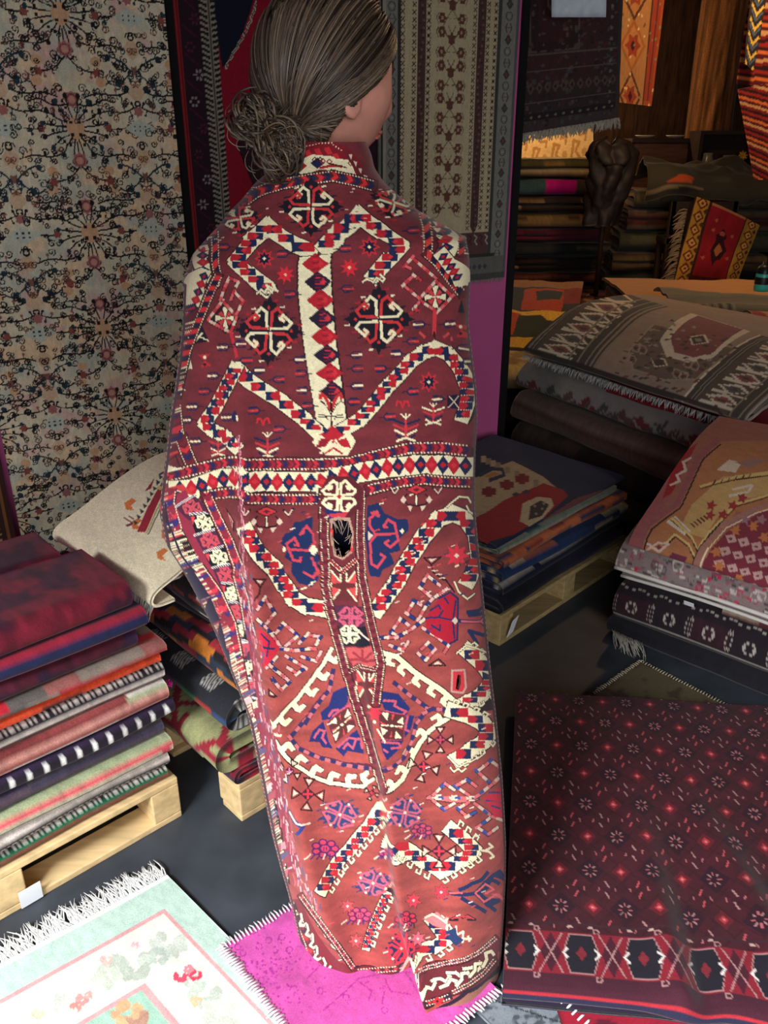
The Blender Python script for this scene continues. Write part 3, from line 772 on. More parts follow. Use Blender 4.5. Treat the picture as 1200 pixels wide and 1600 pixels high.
# collar and shoulders
col_top = fA((880, 130), (1000, 85), (1100, 62), (1200, 58)) + fB((100, 75), (170, 120))
S(fA((860, 190), (1000, 110), (1200, 90)) + fB((90, 100), (180, 150), (260, 250)), 24, c(132, 22, 36))
for k, (p, d) in enumerate(zip(*walk(col_top, 5))): cv.ell(p[0], p[1] + 1, 1.1, 1.1, CRE)
for p, d in zip(*walk(fA((980, 150), (1100, 130), (1200, 118)) + fB((60, 130), (150, 190)), 15)): cv.poly([p + (-6, -4), p + (2, -6), p + (7, 3), p + (-1, 5)], c(206, 44, 52))
Pg(fA((690, 372), (890, 222), (1050, 150), (1200, 165)) + fB((120, 182), (215, 190), (250, 250), (280, 320)) + fB((120, 275), (0, 262)) + fA((1000, 300), (840, 325)), CRE)
for x, y, A in ((955, 235, RED), (845, 290, RED), (1085, 215, NAV), (910, 300, NAV)):
    q = fA((x, y))[0]; cv.dia(q[0], q[1], 11, 9, A)
for x, y in ((1065, 190), (1105, 190)): q = fA((x, y))[0]; S([(q[0] - 4, q[1]), (q[0], q[1] - 4), (q[0] + 4, q[1]), (q[0], q[1] + 4)], 1.5, DRK, True)
for x, y in ((20, 200), (70, 205), (230, 215)): q = fB((x, y))[0]; S([(q[0] - 4, q[1]), (q[0], q[1] - 4), (q[0] + 4, q[1]), (q[0], q[1] + 4)], 1.6, c(150, 40, 40), True)
S(fB((0, 250), (80, 235), (160, 240)), 4, RED); S(fB((60, 215), (200, 250)), 2, DRK)
S(fB((200, 130), (290, 260), (350, 350)), 9, c(110, 30, 40))
for p, d in zip(*walk(fB((210, 140), (300, 270), (360, 350)), 12)): cv.poly([p + (-3, -4), p + (3, -3), p + (1, 5)], CRM)
guard(fA((540, 500), (620, 440), (690, 410), (830, 370), (1000, 340), (1200, 312)) + fB((120, 318), (250, 345), (400, 385)), 17, 12, dots=CRE, cols=(c(214, 44, 50), NAV))
# upper medallions
medallion(486, 323, 39, 36, w=4.2); medallion(374, 341, 26, 20, -.15, 3.4); medallion(614, 317, 30, 20, .35, 3.4)
# lattice figures
lattice(fA((1050, 880), (890, 810), (715, 680), (590, 790), (475, 950), (590, 1060), (715, 1165)), 25)
lattice(fB((20, 850), (120, 740), (285, 595), (440, 715), (605, 835), (500, 950), (395, 1075)), 25)
for f, pts in ((fA, [(630, 1195), (665, 1165), (690, 1190), (710, 1150), (745, 1185), (760, 1140), (785, 1175), (700, 1130)]), (fB, [(320, 1110), (350, 1085), (400, 1110), (425, 1075), (470, 1105), (485, 1085), (450, 1050)])):
    S(f(*pts), 5, DRK); S(f(*pts), 3, CRE)
Pg([(466, 401), (520, 396), (545, 674), (496, 676)], DRK); Pg([(468.5, 402), (517, 397), (542, 674), (498.5, 676)], CRE)
for k in range(8):
    y = 412 + k * 28.5; x = 493 + (y - 412) * .128; A, B = ((RED, NAV), (c(40, 22, 46), RED))[k % 2]
    cv.dia(x, y, 21.5, 17, A); Pg([(x - 2, y - 12), (x + 19, y), (x - 2, y + 12)], RED if k % 2 == 0 else c(38, 30, 60)); cv.dia(x + 8, y, 5, 6, BRG)
    for j in range(5): S([(x - 4, y - 11 + 5 * j), (x + 5, y - 12 + 5 * j)], 1.8, c(214, 44, 56) if j % 2 else c(120, 20, 44))
for sx in (-1, 1):
    S([(517, 640), (517 + sx * 8, 622), (517 + sx * 14, 614), (517 + sx * 17, 622)], 5.5, c(200, 44, 50)); S([(517, 648), (517 + sx * 9, 632), (517 + sx * 17, 626)], 1.6, DRK)
    S([(517, 651), (517 + sx * 18, 648)], 1.7, DRK); S([(517 + sx * 5, 656), (517 + sx * 7, 652), (517 + sx * 19, 652)], 1.4, DRK); S([(517 + sx * 3, 618), (517 + sx * 16, 612)], 1.5, DRK)
S([(516, 612), (518, 665)], 2.6, DRK)
lattice(fC((1170, 1160), (1080, 1075), (900, 938), (680, 800), (600, 725), (577, 690)), 23)
lattice(fC((570, 690), (480, 870), (420, 985), (335, 1110)) + fE((400, 110), (490, 155), (575, 235)), 21)
lattice(fD((130, 1180), (300, 1080), (500, 840), (680, 645), (770, 580), (860, 545), (960, 590), (1050, 700), (1105, 850), (1105, 950), (1065, 1070)), 22)
for p in (fC((577, 640))[0], fD((858, 490))[0]): cv.poly([(p[0], p[1]), (p[0] - 9, p[1] + 12), (p[0] + 9, p[1] + 12)], CRE)
Pg([(496, 672), (545, 672), (556, 690), (543, 712), (510, 712), (488, 692)], CRE)
cv.dia(519, 679, 20, 14, RED)
for sx in (-1, 1):
    Pg([(521, 690), (521 + sx * 20, 684), (521 + sx * 28, 700), (521 + sx * 10, 697)], RED if sx > 0 else c(150, 26, 40)); S([(521 + sx * 3, 688), (521 + sx * 20, 708)], 3.2, CRE)
    Pg([(521 + sx * 6, 672), (521 + sx * 17, 667), (521 + sx * 15, 680)], NAV); S([(521, 700), (521 + sx * 14, 709)], 3, RED)
medallion(420, 517, 41, 42, .03, 4.6); medallion(592, 499, 42, 42, 0, 4.6)
# stars
for x, y, r in ((413, 404, 15), (577, 386, 16), (670, 597, 15)):
    cv.star(x, y, r + 1.6, c(206, 48, 56), 8, .55); cv.star(x, y, r * .75, c(22, 22, 54), 8, .55); cv.dia(x, y, 3, 3, CRE)
for x, y, r in ((446, 429, 15), (546, 418, 15)):
    cv.star(x, y, r, c(222, 40, 54), 8, .52, .2); cv.dia(x, y, 3, 3, c(250, 190, 150))
# hook flowers either side
def petal(cx, cy, r, sq=1.0):
    cv.dia(cx, cy, r * sq + 4, r + 4, DRK); cv.dia(cx, cy, r * sq, r, c(60, 22, 34))
    for k in range(8):
        a = k * pi / 4; q = .45; col = (CRE, c(214, 60, 66))[k % 2]; rr = r * (.62 if k % 2 else .82)
        cv.poly([(cx, cy)] + [(cx + rr * sq * cos(a + u), cy + rr * sin(a + u)) for u in (-.3, .3)], col)
def striped(pts, w, cols=(c(222, 120, 112), CRE, c(206, 60, 66)), step=8, dark=DRK):
    S(pts, w + 2.2, dark)
    S(pts, w, cols[0])
    for k, (p, d) in enumerate(zip(*walk(pts, step))): S([p - d * step * .5, p + d * step * .5], w, cols[k % len(cols)])
HC = (c(222, 96, 96), CRM, c(196, 52, 60))
petal(352, 497, 21, .95); striped(fC((360, 335), (470, 190), (575, 310), (530, 430), (375, 345)), 4.5, HC)
striped(fC((450, 190), (480, 110), (520, 20), (590, 50), (570, 85)), 4.5, HC); striped(fC((570, 295), (625, 195), (555, 120), (530, 185)), 4.5, HC)
S(fC((530, 430), (555, 520), (575, 610)), 5, c(206, 48, 60))
petal(680, 464, 22, .95); striped(fD((740, 180), (868, 45), (990, 160), (880, 275), (745, 190)), 4.5, HC)
striped(fD((745, 175), (625, 75), (705, 0), (755, 40)), 4.5, HC); striped(fB((870, 1080), (690, 925), (635, 985), (680, 1005)), 4.5, HC); striped(fD((745, 200), (700, 255), (740, 265)), 4.5, HC)
S(fD((862, 275), (856, 430)), 6, c(214, 56, 66)); S(fD((856, 430), (858, 465)), 3, DRK)
for p, q in (((750, 430), (785, 465)), ((965, 435), (930, 465)), ((985, 470), (990, 490))): S(fD(p, q), 4, c(206, 70, 74))
# little forks
for x, y, t, fl in ((480, 540, 'w', -1), (595, 516, 'w', 1), (405, 755, 'w', -1), (735, 714, 'w', 1), (340, 872, 'r', -1), (885, 782, 'r', 1), (1040, 634, 'w', 1), (1065, 738, 'r', -1), (1075, 864, 'w', -1), (1115, 980, 'r', -1), (250, 986, 'w', -1), (205, 1086, 'w', -1), (985, 142, 'r', -1), (710, 1016, 'r', -1), (510, 1066, 'w', -1), (905, 1156, 'r', -1), (640, 640, 'r', 1)):
    q = fC((x, y))[0]; fork(q[0], q[1], t, fl, .92)
for x, y, t, fl in ((200, 102, 'r', 1), (265, 598, 'w', 1), (275, 700, 'r', 1), (270, 830, 'w', 1), (245, 950, 'r', 1), (750, 370, 'w', -1), (965, 366, 'w', 1), (690, 496, 'r', 1), (580, 590, 'w', -1), (460, 700, 'r', -1), (690, 872, 'r', 1), (515, 1062, 'r', 1), (890, 930, 'w', -1), (1065, 545, 'w', 1), (1110, 645, 'w', 1)):
    q = fD((x, y))[0]; fork(q[0], q[1], t, fl, .92)
for x, y, t in ((690, 720, 'r'), (180, 856, 'r')): q = fB((x, y))[0]; fork(q[0], q[1], t, 1, .95)
for x, y in ((390, 845), (830, 895)): q = fA((x, y))[0]; fork(q[0], q[1], 'r', -1, .9)
q = fE((275, 190))[0]; fork(q[0], q[1], 'w', -1, .95)
def plant(x, y, s, cols=(NAV, c(206, 52, 62), CRE)):
    S([(x, y - 12 * s), (x, y + 12 * s)], 3 * s, c(206, 52, 62))
    for k, dy in enumerate((-10, -3, 4, 10)):
        for sx in (-1, 1):
            S([(x + sx * 2 * s, y + (dy + 3) * s), (x + sx * (18 - 2 * k) * s, y + (dy - 3) * s)], 2.8 * s, cols[k % 3])
    for sx in (-1, 0, 1): S([(x, y - 14 * s), (x + sx * 6 * s, y - 20 * s)], 1.8 * s, CRE)
    for sx in (-1, 1): S([(x, y + 11 * s), (x + sx * 12 * s, y + 15 * s)], 3 * s, CRE)
plant(418, 699, 1.15); plant(634, 671, 1.2); plant(677, 649, .95, (CRE, c(206, 52, 62), NAV)); plant(341, 700, .8, (c(206, 52, 62), NAV, CRE))
for x, y in ((411, 657), (629, 630)):
    for sx in (-1, 1): S([(x, y + 7), (x + sx * 3, y - 2), (x + sx * 8, y - 3), (x + sx * 10, y + 4)], 3, c(206, 40, 52))
Pg(fC((240, 520), (315, 375), (368, 495)), c(26, 18, 32)); S(fC((260, 500), (315, 435)), 3, CRE); S(fC((290, 455), (365, 492)), 2, CRE)
Pg(fC((190, 705), (225, 620), (245, 700)), CRE); Pg(fC((145, 865), (175, 770), (195, 860)), c(26, 18, 32)); S(fC((160, 830), (190, 860)), 2, CRE)
Pg(fD((1035, 280), (1060, 180), (1085, 285)), c(26, 18, 32))
for f, x, y in ((fC, 335, 640), (fD, 1055, 410)):
    p = f((x, y))[0]; Pg([(p[0] - 10, p[1] - 9), (p[0] + 9, p[1] - 11), (p[0], p[1])], c(200, 46, 54)); Pg([(p[0] - 7, p[1] + 11), (p[0] + 12, p[1] + 8), (p[0], p[1])], c(200, 46, 54)); cv.ell(p[0], p[1] - 5, 2.6, 2.6, CRE); cv.ell(p[0], p[1] + 6, 2.8, 2.6, DRK)
q = fD((1000, 945))[0]; Pg([(q[0] - 9, q[1] - 9), (q[0] + 10, q[1] - 11), (q[0] + 8, q[1] + 12), (q[0] - 10, q[1] + 11)], c(24, 22, 50)); S([(q[0] - 7, q[1] - 8), (q[0] + 8, q[1] + 10)], 1.6, CRM); S([(q[0] + 8, q[1] - 8), (q[0] - 8, q[1] + 10)], 1.6, CRM)
cv.ell(*fE((560, 1030 - 1056 + 30))[0], 4, 9, c(40, 30, 70)); S(fE((575, 0), (580, 30)), 3, CRE)
# outer borders of the upper half
diamonds(fA((255, 780), (225, 880), (228, 1000), (235, 1080), (215, 1200)), 21, 8)
guard(fA((315, 700), (318, 850), (318, 960), (338, 1060), (320, 1130), (240, 1200)), 12.5, 12, cols=(c(226, 50, 54), c(28, 26, 60)), diag=3, ds=4.2)
guard(fA((140, 890), (130, 960), (128, 1060), (135, 1200)), 10, 9, cols=(c(226, 50, 54), c(40, 26, 70)), diag=2, ds=4.2)
diamonds(fC((340, -20), (290, 120), (245, 270), (215, 400), (190, 520)), 17, 9)
guard(fC((440, 0), (385, 110), (320, 270), (270, 390), (205, 560), (160, 760), (130, 900)), 13, 9, cols=(c(222, 46, 54), c(36, 26, 56)), diag=2, ds=4.4)
guard(fC((110, 950), (120, 1060), (135, 1200)) + fE((160, 165), (195, 270), (240, 370)), 19, 12, cols=(c(206, 46, 56), c(44, 30, 84), c(120, 32, 44)), ds=4.2)
guard(fB((765, 560), (800, 680), (812, 800), (808, 890)), 15, 12, cols=(c(222, 66, 58), c(28, 26, 56)), diag=4, ds=4.4)
guard(fB((800, 890), (880, 960), (960, 1060), (1060, 1190)), 15, 10, cols=(c(222, 56, 58), c(36, 24, 50)), diag=3, ds=4.4)
diamonds(fB((850, 590), (910, 700), (940, 800), (945, 880)), 26, 5); diamonds(fB((910, 900), (980, 990), (1040, 1090)), 22, 5)
guard(fB((1050, 740), (1065, 820), (1060, 900)), 13, 10, cols=(c(206, 60, 56), c(40, 24, 40)), diag=3, ds=4)
# waist border: chevron guard, diamonds, chevron guard
CH = (c(214, 46, 60), c(34, 34, 84), c(156, 34, 48))
guard(fE((50, 450), (150, 430), (250, 405), (400, 370), (500, 348), (580, 345), (640, 365), (900, 362), (1200, 362)) + fF((200, 312), (400, 262), (600, 215), (800, 212), (990, 232)), 18, 9.5, ground=c(104, 26, 44), cols=CH, ds=5.4, dot=2.5)
diamonds(fE((110, 555), (250, 545), (450, 475), (590, 455), (640, 490), (900, 497), (1200, 497)) + fF((130, 405), (300, 372), (450, 345), (650, 325), (830, 328), (1010, 335)), 30, 27)
Pg(fE((70, 515), (170, 510), (230, 570), (300, 610), (180, 580), (110, 555)), c(200, 60, 60)); S(fE((75, 515), (130, 560), (290, 610)), 2, CRE)
guard(fE((330, 605), (430, 585), (520, 575), (600, 580), (660, 620), (900, 625), (1190, 625)), 16, 9, ground=c(104, 26, 44), cols=CH, ds=5.4, dot=2.4)
guard(fF((320, 495), (420, 470), (560, 440), (700, 425), (850, 440), (1010, 445)), 16, 9, ground=c(104, 26, 44), cols=CH, ds=5.4, dot=2.4)
Pg(fE((65, 405), (90, 225), (130, 230), (180, 395)), CRE); S(fE((90, 380), (120, 300), (150, 380)), 2, DRK); S(fE((95, 290), (130, 270)), 4, c(206, 60, 60))
# lower field, left and right of the seam
lattice(fE((640, 850), (700, 960), (800, 1090)) + fG((620, 40), (680, 150), (760, 265), (850, 320), (985, 345)), 25)
lattice(fH((255, 330), (330, 225), (400, 130)) + fF((600, 950), (690, 810), (790, 690), (880, 650), (970, 690), (1045, 800), (1065, 950), (985, 1110)), 25)
for pts in (fF((850, 610), (880, 580), (930, 540), (990, 545), (1010, 580)), fF((980, 600), (1000, 640), (1030, 660), (1050, 690)), fH((800, 130), (830, 200), (890, 250), (940, 210))):
    S(pts, 4.5, DRK); S(pts, 2.8, CRE)
NV2 = c(24, 40, 84)
Pg(fE((1140, 755), (1060, 790), (1000, 800), (985, 870), (940, 880), (900, 950), (960, 1000), (930, 1060), (990, 1100), (985, 1170), (1020, 1200)) + fG((740, 60), (800, 150), (900, 180), (950, 120), (950, -40)), NV2)
for pts in (fE((1100, 825), (1145, 880), (1160, 950), (1120, 1010), (965, 1000)), fE((1100, 825), (1050, 890), (1080, 870)), fE((965, 1000), (950, 960), (1010, 915), (1040, 970), (1010, 970)), fE((965, 1000), (1000, 1080), (1050, 1090), (1055, 1060)), fG((900, -40), (945, 60), (910, 110), (840, 70))): S(pts, 4, c(206, 66, 82))
cv.dia(*fE((1150, 1005))[0], 7, 9, CRE); cv.dia(*fE((930, 1000))[0], 3.5, 4.5, CRE)
Pg(fF((320, 600), (395, 580), (430, 650), (520, 690), (590, 690), (590, 770), (520, 830), (540, 900), (470, 920), (500, 990), (420, 1030), (400, 1080), (335, 1070)), NV2)
for pts in (fF((385, 640), (330, 690), (335, 740), (375, 795), (515, 785)), fF((345, 650), (380, 640), (392, 675)), fF((375, 795), (335, 850), (345, 990), (385, 1015), (435, 945), (405, 925)), fF((515, 785), (525, 830), (470, 880), (435, 850), (460, 835)), fF((515, 785), (500, 720), (455, 695), (425, 740), (450, 745))): S(pts, 4, c(206, 66, 82))
cv.dia(*fF((550, 770))[0], 3.5, 4, CRE); Pg(fF((322, 770), (355, 800), (325, 835)), CRM)
bars(625, 820, 36, 55, 16, (CRE, c(206, 70, 70), c(60, 40, 60)), 3); bars(470, 860, 34, 60, 14, (CRE, c(206, 70, 70), NV2), 4)
# small hooked figures under the waist border
for f, x, y in ((fE, 800, 770), (fF, 645, 540)):
    p = f((x, y))[0]
    cv.dia(p[0], p[1] - 11, 18, 9, DRK); cv.dia(p[0], p[1] - 11, 15, 7, c(206, 52, 60)); cv.dia(p[0], p[1] - 11, 6, 3, BRK)
    S([(p[0], p[1] - 3), (p[0], p[1] + 14)], 4.5, DRK); S([(p[0], p[1] - 2), (p[0], p[1] + 12)], 2.5, CRE)
    for sx in (-1, 1):
        S([(p[0], p[1] + 14), (p[0] + sx * 14, p[1] + 12), (p[0] + sx * 20, p[1] + 2), (p[0] + sx * 14, p[1] - 4)], 2.2, DRK)
        cv.dia(p[0] + sx * 20, p[1] + 5, 5, 6, CRM); Pg([(p[0] + sx * 6, p[1] + 15), (p[0] + sx * 15, p[1] + 14), (p[0] + sx * 9, p[1] + 23)], CRM)
        S([(p[0] + sx * 26, p[1] - 14), (p[0] + sx * 34, p[1] - 4), (p[0] + sx * 42, p[1] - 16)], 3.4, DRK); S([(p[0] + sx * 28, p[1] - 12), (p[0] + sx * 34, p[1] - 5), (p[0] + sx * 40, p[1] - 14)], 2, CRM)
# big red star
x, y = fF((915, 935))[0]; cv.star(x, y, 21, c(224, 52, 70), 8, .5, 0); cv.dia(x, y, 4, 4, c(255, 220, 190)); bars(x, y, 20, 16, 6, (PUR, CRE), 8)
# striped hook ladders (left and right)
SH = (c(232, 170, 160), c(36, 50, 110), CRM, c(206, 90, 96))
for pts in ([(490, 350), (545, 260), (622, 375), (545, 470), (490, 420)], [(545, 470), (620, 560), (660, 620)], [(630, 525), (690, 455), (795, 545), (700, 625)], [(800, 605), (865, 535), (965, 555), (930, 610)], [(700, 695), (850, 785), (790, 830), (715, 780)], [(555, 785), (640, 700)], [(580, 760), (735, 890), (670, 950), (600, 865)], [(620, 640), (760, 655), (930, 640)], [(820, 700), (930, 735), (970, 660)]):
    striped(fG(*pts), 4.6, SH, 8)
for pts in ([(700, 155), (610, 85), (560, 170), (650, 245), (750, 175)], [(650, 245), (600, 300), (545, 400)], [(570, 290), (520, 262), (470, 350), (520, 385)], [(480, 430), (425, 385), (360, 480), (430, 520)], [(250, 515), (400, 515), (500, 460), (590, 390)], [(350, 570), (440, 605), (480, 545)], [(580, 450), (660, 500), (760, 570), (730, 620)], [(545, 625), (600, 675), (660, 605), (610, 560), (570, 600)]):
    striped(fH(*pts), 4.8, SH, 8)
for f, pts in ((fH, [(690, 245), (770, 200), (825, 245), (820, 530), (765, 560), (640, 490), (600, 440), (605, 370)]),):
    Pg(f(*pts), c(176, 22, 46)); S(f((690, 245), (770, 200), (825, 245), (820, 530), (765, 560)), 3, NV2)
    for q in ([(600, 380), (690, 375), (790, 395)], [(630, 330), (690, 290), (705, 320)], [(690, 375), (720, 330)], [(640, 430), (700, 470), (700, 430)], [(790, 395), (810, 260)], [(790, 395), (800, 520)], [(730, 240), (760, 280)]): S(f(*q), 2.8, NV2)
    Pg(f((780, 400), (805, 375), (830, 400), (805, 425)), CRM)
Pg(fG((500, 480), (600, 560), (660, 640), (600, 720), (540, 790), (510, 640)), c(206, 36, 60)); S(fG((520, 530), (580, 590), (560, 700)), 2.6, NV2); S(fG((520, 620), (620, 640)), 3, NV2)
for f, pts in ((fG, [(460, 115), (555, 120), (512, 180)]), (fG, [(575, 945), (575, 990), (640, 1000)]), (fF, [(695, 950), (810, 945), (745, 995)]), (fH, [(620, 710), (690, 665), (740, 710)])):
    q = f(*pts); S(q, 2.4, DRK, True); m = np.mean(q, 0); Pg([m + (np.array(a) - m) * .5 for a in q], CRM)
S(fG((512, 180), (505, 230), (465, 280)), 3, DRK); S(fF((745, 995), (760, 1050), (830, 1100)) + fH((720, 90), (800, 200)), 2.6, DRK)
for p in zip(*walk(fF((730, 1000), (830, 1100)), 9)): S([p[0] + (-4, 0), p[0] + (5, -1)], 1.6, CRM)
# navy hook plants at the right edge
for f, pts in ((fH, [(830, 400), (980, 405), (1040, 300), (1010, 330), (900, 360)]), (fH, [(980, 405), (1050, 480), (1000, 500), (900, 470), (960, 560)]), (fH, [(1020, 270), (960, 330), (890, 340)]), (fL, [(640, 495), (850, 495), (930, 410), (1000, 350), (1050, 320)]), (fL, [(850, 500), (940, 590), (1010, 640)]), (fL, [(720, 470), (820, 420), (900, 390), (950, 330)]), (fL, [(740, 540), (830, 590), (930, 650)]), (fL, [(880, 500), (960, 440), (900, 470), (980, 390), (1040, 420)]), (fL, [(900, 520), (980, 590), (1040, 560), (930, 560)])):
    S(f(*pts), 6, NV2)
for f, pts in ((fH, [(850, 402), (980, 405)]), (fH, [(980, 405), (1030, 340)]), (fH, [(990, 410), (1040, 450)]), (fL, [(640, 495), (740, 495)]), (fL, [(850, 495), (930, 425), (1000, 470), (930, 500), (1040, 495)]), (fL, [(850, 500), (920, 570), (1000, 520)])): S(f(*pts), 3, c(222, 96, 100))
# cream hooked bands of the big leaf
def hookband(pts, w, side, tooth=17, st=27, flip=1):
    S(pts, w + 3, DRK)
    L = list(zip(*walk(pts, st)))
    for rep, (cc, ww) in enumerate(((DRK, 3), (CRE, 0))):
        for p, d in L:
            n = np.array([-d[1], d[0]]) * side; d = d * flip
            a = p + n * w * .3
            Pg([a - d * (4 + ww / 2), a + n * tooth * .62 - d * (5 + ww / 2), a + n * tooth - d * (2), a + n * (tooth + ww / 2) + d * 13, a + n * (tooth * .6) + d * (12 + ww / 2), a + n * tooth * .5 + d * 4, a + d * (6 + ww / 2)], cc)
    S(pts, w, CRE)
hookband(fG((1050, 640), (985, 760), (890, 890), (790, 1020), (680, 1130), (600, 1210)), 6, -1, 16, 30, -1)
hookband(fI((290, 375), (360, 480), (450, 560), (570, 640), (700, 690), (830, 710), (950, 715), (1040, 660)), 6, -1, 17, 29)
hookband(fH((290, 620), (400, 650), (500, 740), (600, 810), (720, 890), (800, 960)), 8, 1, 14, 30)
hookband(fJ((690, 190), (610, 240), (530, 300), (460, 390), (410, 480), (370, 580), (330, 660), (260, 725), (195, 740)), 7, 1, 13, 30)
S(fI((230, 200), (290, 260), (240, 290), (330, 330)), 4, CRE)
def dashes(pts, w=5.5, cols=(c(40, 44, 92), c(200, 104, 108)), step=9):
    S(pts, w + 2, c(90, 36, 60))
    for k, (p, d) in enumerate(zip(*walk(pts, step))): S([p - d * step * .45, p + d * step * .45], w, cols[k % 2])
dashes(fI((650, 40), (530, 200), (450, 290), (400, 350), (460, 430), (620, 500), (800, 550), (1040, 590)))
dashes(fG((1060, 800), (1030, 950), (930, 1080), (850, 1200)))
dashes(fH((380, 830), (520, 940), (620, 1010), (760, 1020))); dashes(fJ((180, 590), (260, 570), (340, 500), (400, 380), (430, 250), (500, 160), (560, 130)), 5)
# navy leaf pieces and the cream cross boxes
BL2 = c(32, 40, 100)
for f, pts in ((fI, [(720, 10), (830, -40), (835, 80), (800, 130), (700, 210), (640, 220), (630, 160), (690, 110)]), (fI, [(650, 225), (690, 380), (720, 430), (640, 420), (620, 380), (540, 380), (570, 300)]), (fI, [(740, 430), (900, 290), (940, 370), (950, 470), (830, 450), (800, 490)]), (fJ, [(180, 0), (300, 20), (390, 130), (350, 190), (200, 150), (165, 60)]), (fJ, [(165, 365), (340, 370), (300, 440), (215, 520), (180, 450)]), (fJ, [(350, 190), (420, 180), (390, 300), (345, 350)])): Pg(f(*pts), BL2)
for f, pts in ((fI, [(690, 190), (720, 145), (760, 140)]), (fI, [(720, 190), (840, 110)]), (fI, [(580, 350), (620, 290), (660, 300), (640, 350), (670, 390)]), (fI, [(760, 420), (840, 350), (930, 360), (940, 430)]), (fI, [(800, 430), (830, 390), (870, 430), (890, 370)]), (fI, [(840, -40), (860, 70), (840, 130)]), (fJ, [(190, 70), (280, 75), (270, 110), (350, 150)]), (fJ, [(200, 150), (330, 180), (360, 150)]), (fJ, [(180, 380), (300, 390), (320, 420), (250, 430)]), (fJ, [(190, 440), (220, 460)]), (fJ, [(370, 190), (350, 290), (380, 300)])): S(f(*pts), 3.6, c(196, 84, 104))
def crossbox(q):
    q = np.array(q); m = q.mean(0); S(list(q), 3, c(120, 30, 60), True); Pg(q, c(92, 40, 40))
    for k in range(4):
        a, b = q[k], q[(k + 1) % 4]
        Pg([a + (m - a) * .08, a + (b - a) * .38, m + (a - m) * .38], CRE); 
        if k % 2: S([a + (b - a) * .42 + (m - a) * .1, m + ((a + b) / 2 - m) * .3], 2.4, CRE)
        Pg([(a + b) / 2 + (m - (a + b) / 2) * .1 - (b - a) * .0, (a + b) / 2 + (b - a) * .12, m + ((a + b) / 2 - m) * .35], c(206, 70, 70))
    cv.ell(m[0], m[1], 3, 2, CRE)
crossbox(fI((690, 235), (835, 125), (890, 260), (740, 385))); crossbox(fJ((158, 150), (342, 185), (332, 360), (172, 345)))
# centre strip between the dotted seams
Pg(fF((50, 520), (265, 520), (262, 1200)) + fH((130, 300), (200, 480), (260, 700), (240, 900), (230, 1100)) + fJ((110, 300), (150, 560)) + fG((1190, 900), (1110, 600), (1040, 300)) + fF((60, 900)), c(112, 38, 46))
def xbox(cx, cy, rx, ry, sh=0.0):
    q = [(cx - rx, cy - ry), (cx + rx, cy - ry + sh), (cx + rx, cy + ry + sh), (cx - rx, cy + ry)]
    Pg(q, c(100, 38, 40)); 
    for sx in (-1, 1):
        Pg([(cx + sx * rx * .95, cy - ry), (cx + sx * rx * .2, cy - ry * .2), (cx + sx * rx * .95, cy - ry * .1)], c(206, 70, 70)); S([(cx + sx * rx * .95, cy - ry), (cx + sx * rx * .3, cy - ry * .3)], 2.6, CRE)
        Pg([(cx + sx * rx * .95, cy + ry), (cx + sx * rx * .2, cy + ry * .2), (cx + sx * rx * .95, cy + ry * .1)], c(206, 70, 70)); S([(cx + sx * rx * .95, cy + ry), (cx + sx * rx * .3, cy + ry * .3)], 2.6, CRE)
        S([(cx + sx * rx * .22, cy - ry), (cx + sx * rx * .22, cy - ry * .25)], 2.2, CRE); S([(cx + sx * rx * .95, cy - ry * .2), (cx + sx * rx * .95, cy + ry * .6)], 2, CRE)
xbox(537, 915, 21, 24); Pg([(521, 945), (566, 948), (571, 976), (526, 985)], PUR); xhooks(548, 964, 24, 20, c(200, 84, 108), c(200, 84, 108), 3.6)
Pg([(522, 980), (570, 978), (578, 1008), (534, 1010)], c(24, 22, 36)); xhooks(546, 991, 20, 18, CRE, CRE, 3); S([(560, 986), (576, 1000)], 3, CRM)
Pg([(536, 1012), (588, 1006), (594, 1036), (552, 1042)], c(196, 84, 84))
for k in range(5): a = pi + k * pi / 4; S([(566, 1032), (566 + 20 * cos(a), 1032 + 17 * sin(a))], 4, c(150, 46, 56))
xbox(573, 1070, 17, 24); cv.star(585, 1114, 13, c(214, 50, 66), 6, .5); cv.dia(576, 1104, 3, 3, CRE); cv.dia(585, 1128, 3, 3, CRE); S([(590, 1140), (602, 1160)], 3, CRE)
SG = dict(ground=c(112, 36, 48), cols=(c(92, 26, 40), c(126, 44, 54)), ds=3.6, dot=1.8)
guard(fF((20, 500), (30, 800), (40, 1080)) + fG((1000, 160), (1035, 360), (1075, 520), (1130, 730), (1190, 920)) + fI((880, 50), (935, 210), (1000, 410), (1050, 580), (1095, 730)), 12.5, 6, **SG)
guard(fF((275, 500), (270, 800), (280, 1080)) + fH((190, 260), (225, 430), (265, 590), (290, 700), (270, 860), (255, 980)), 12.5, 6, **SG)
Pg([(500, 768), (512, 744), (548, 744), (566, 764), (566, 790), (548, 808), (512, 808), (500, 790)], BRK); cv.dia(530, 776, 33, 32, BRK); xhooks(530, 776, 34, 33, CRE, CRE, 4.4); cv.dia(530, 776, 4, 4, RED)
guard(fH((80, 745), (150, 715), (260, 740)), 6, 5, ground=c(112, 36, 48), cols=(None,), ds=3.6, dot=1.6); guard(fF((70, 970), (150, 1040), (245, 960)), 7, 6, ground=c(150, 40, 50), cols=(None,), ds=3.8, dot=1.8)
Pg(fF((30, 620), (170, 650), (60, 690)), BL2); Pg(fF((40, 660), (190, 640), (150, 710)), c(206, 56, 70))
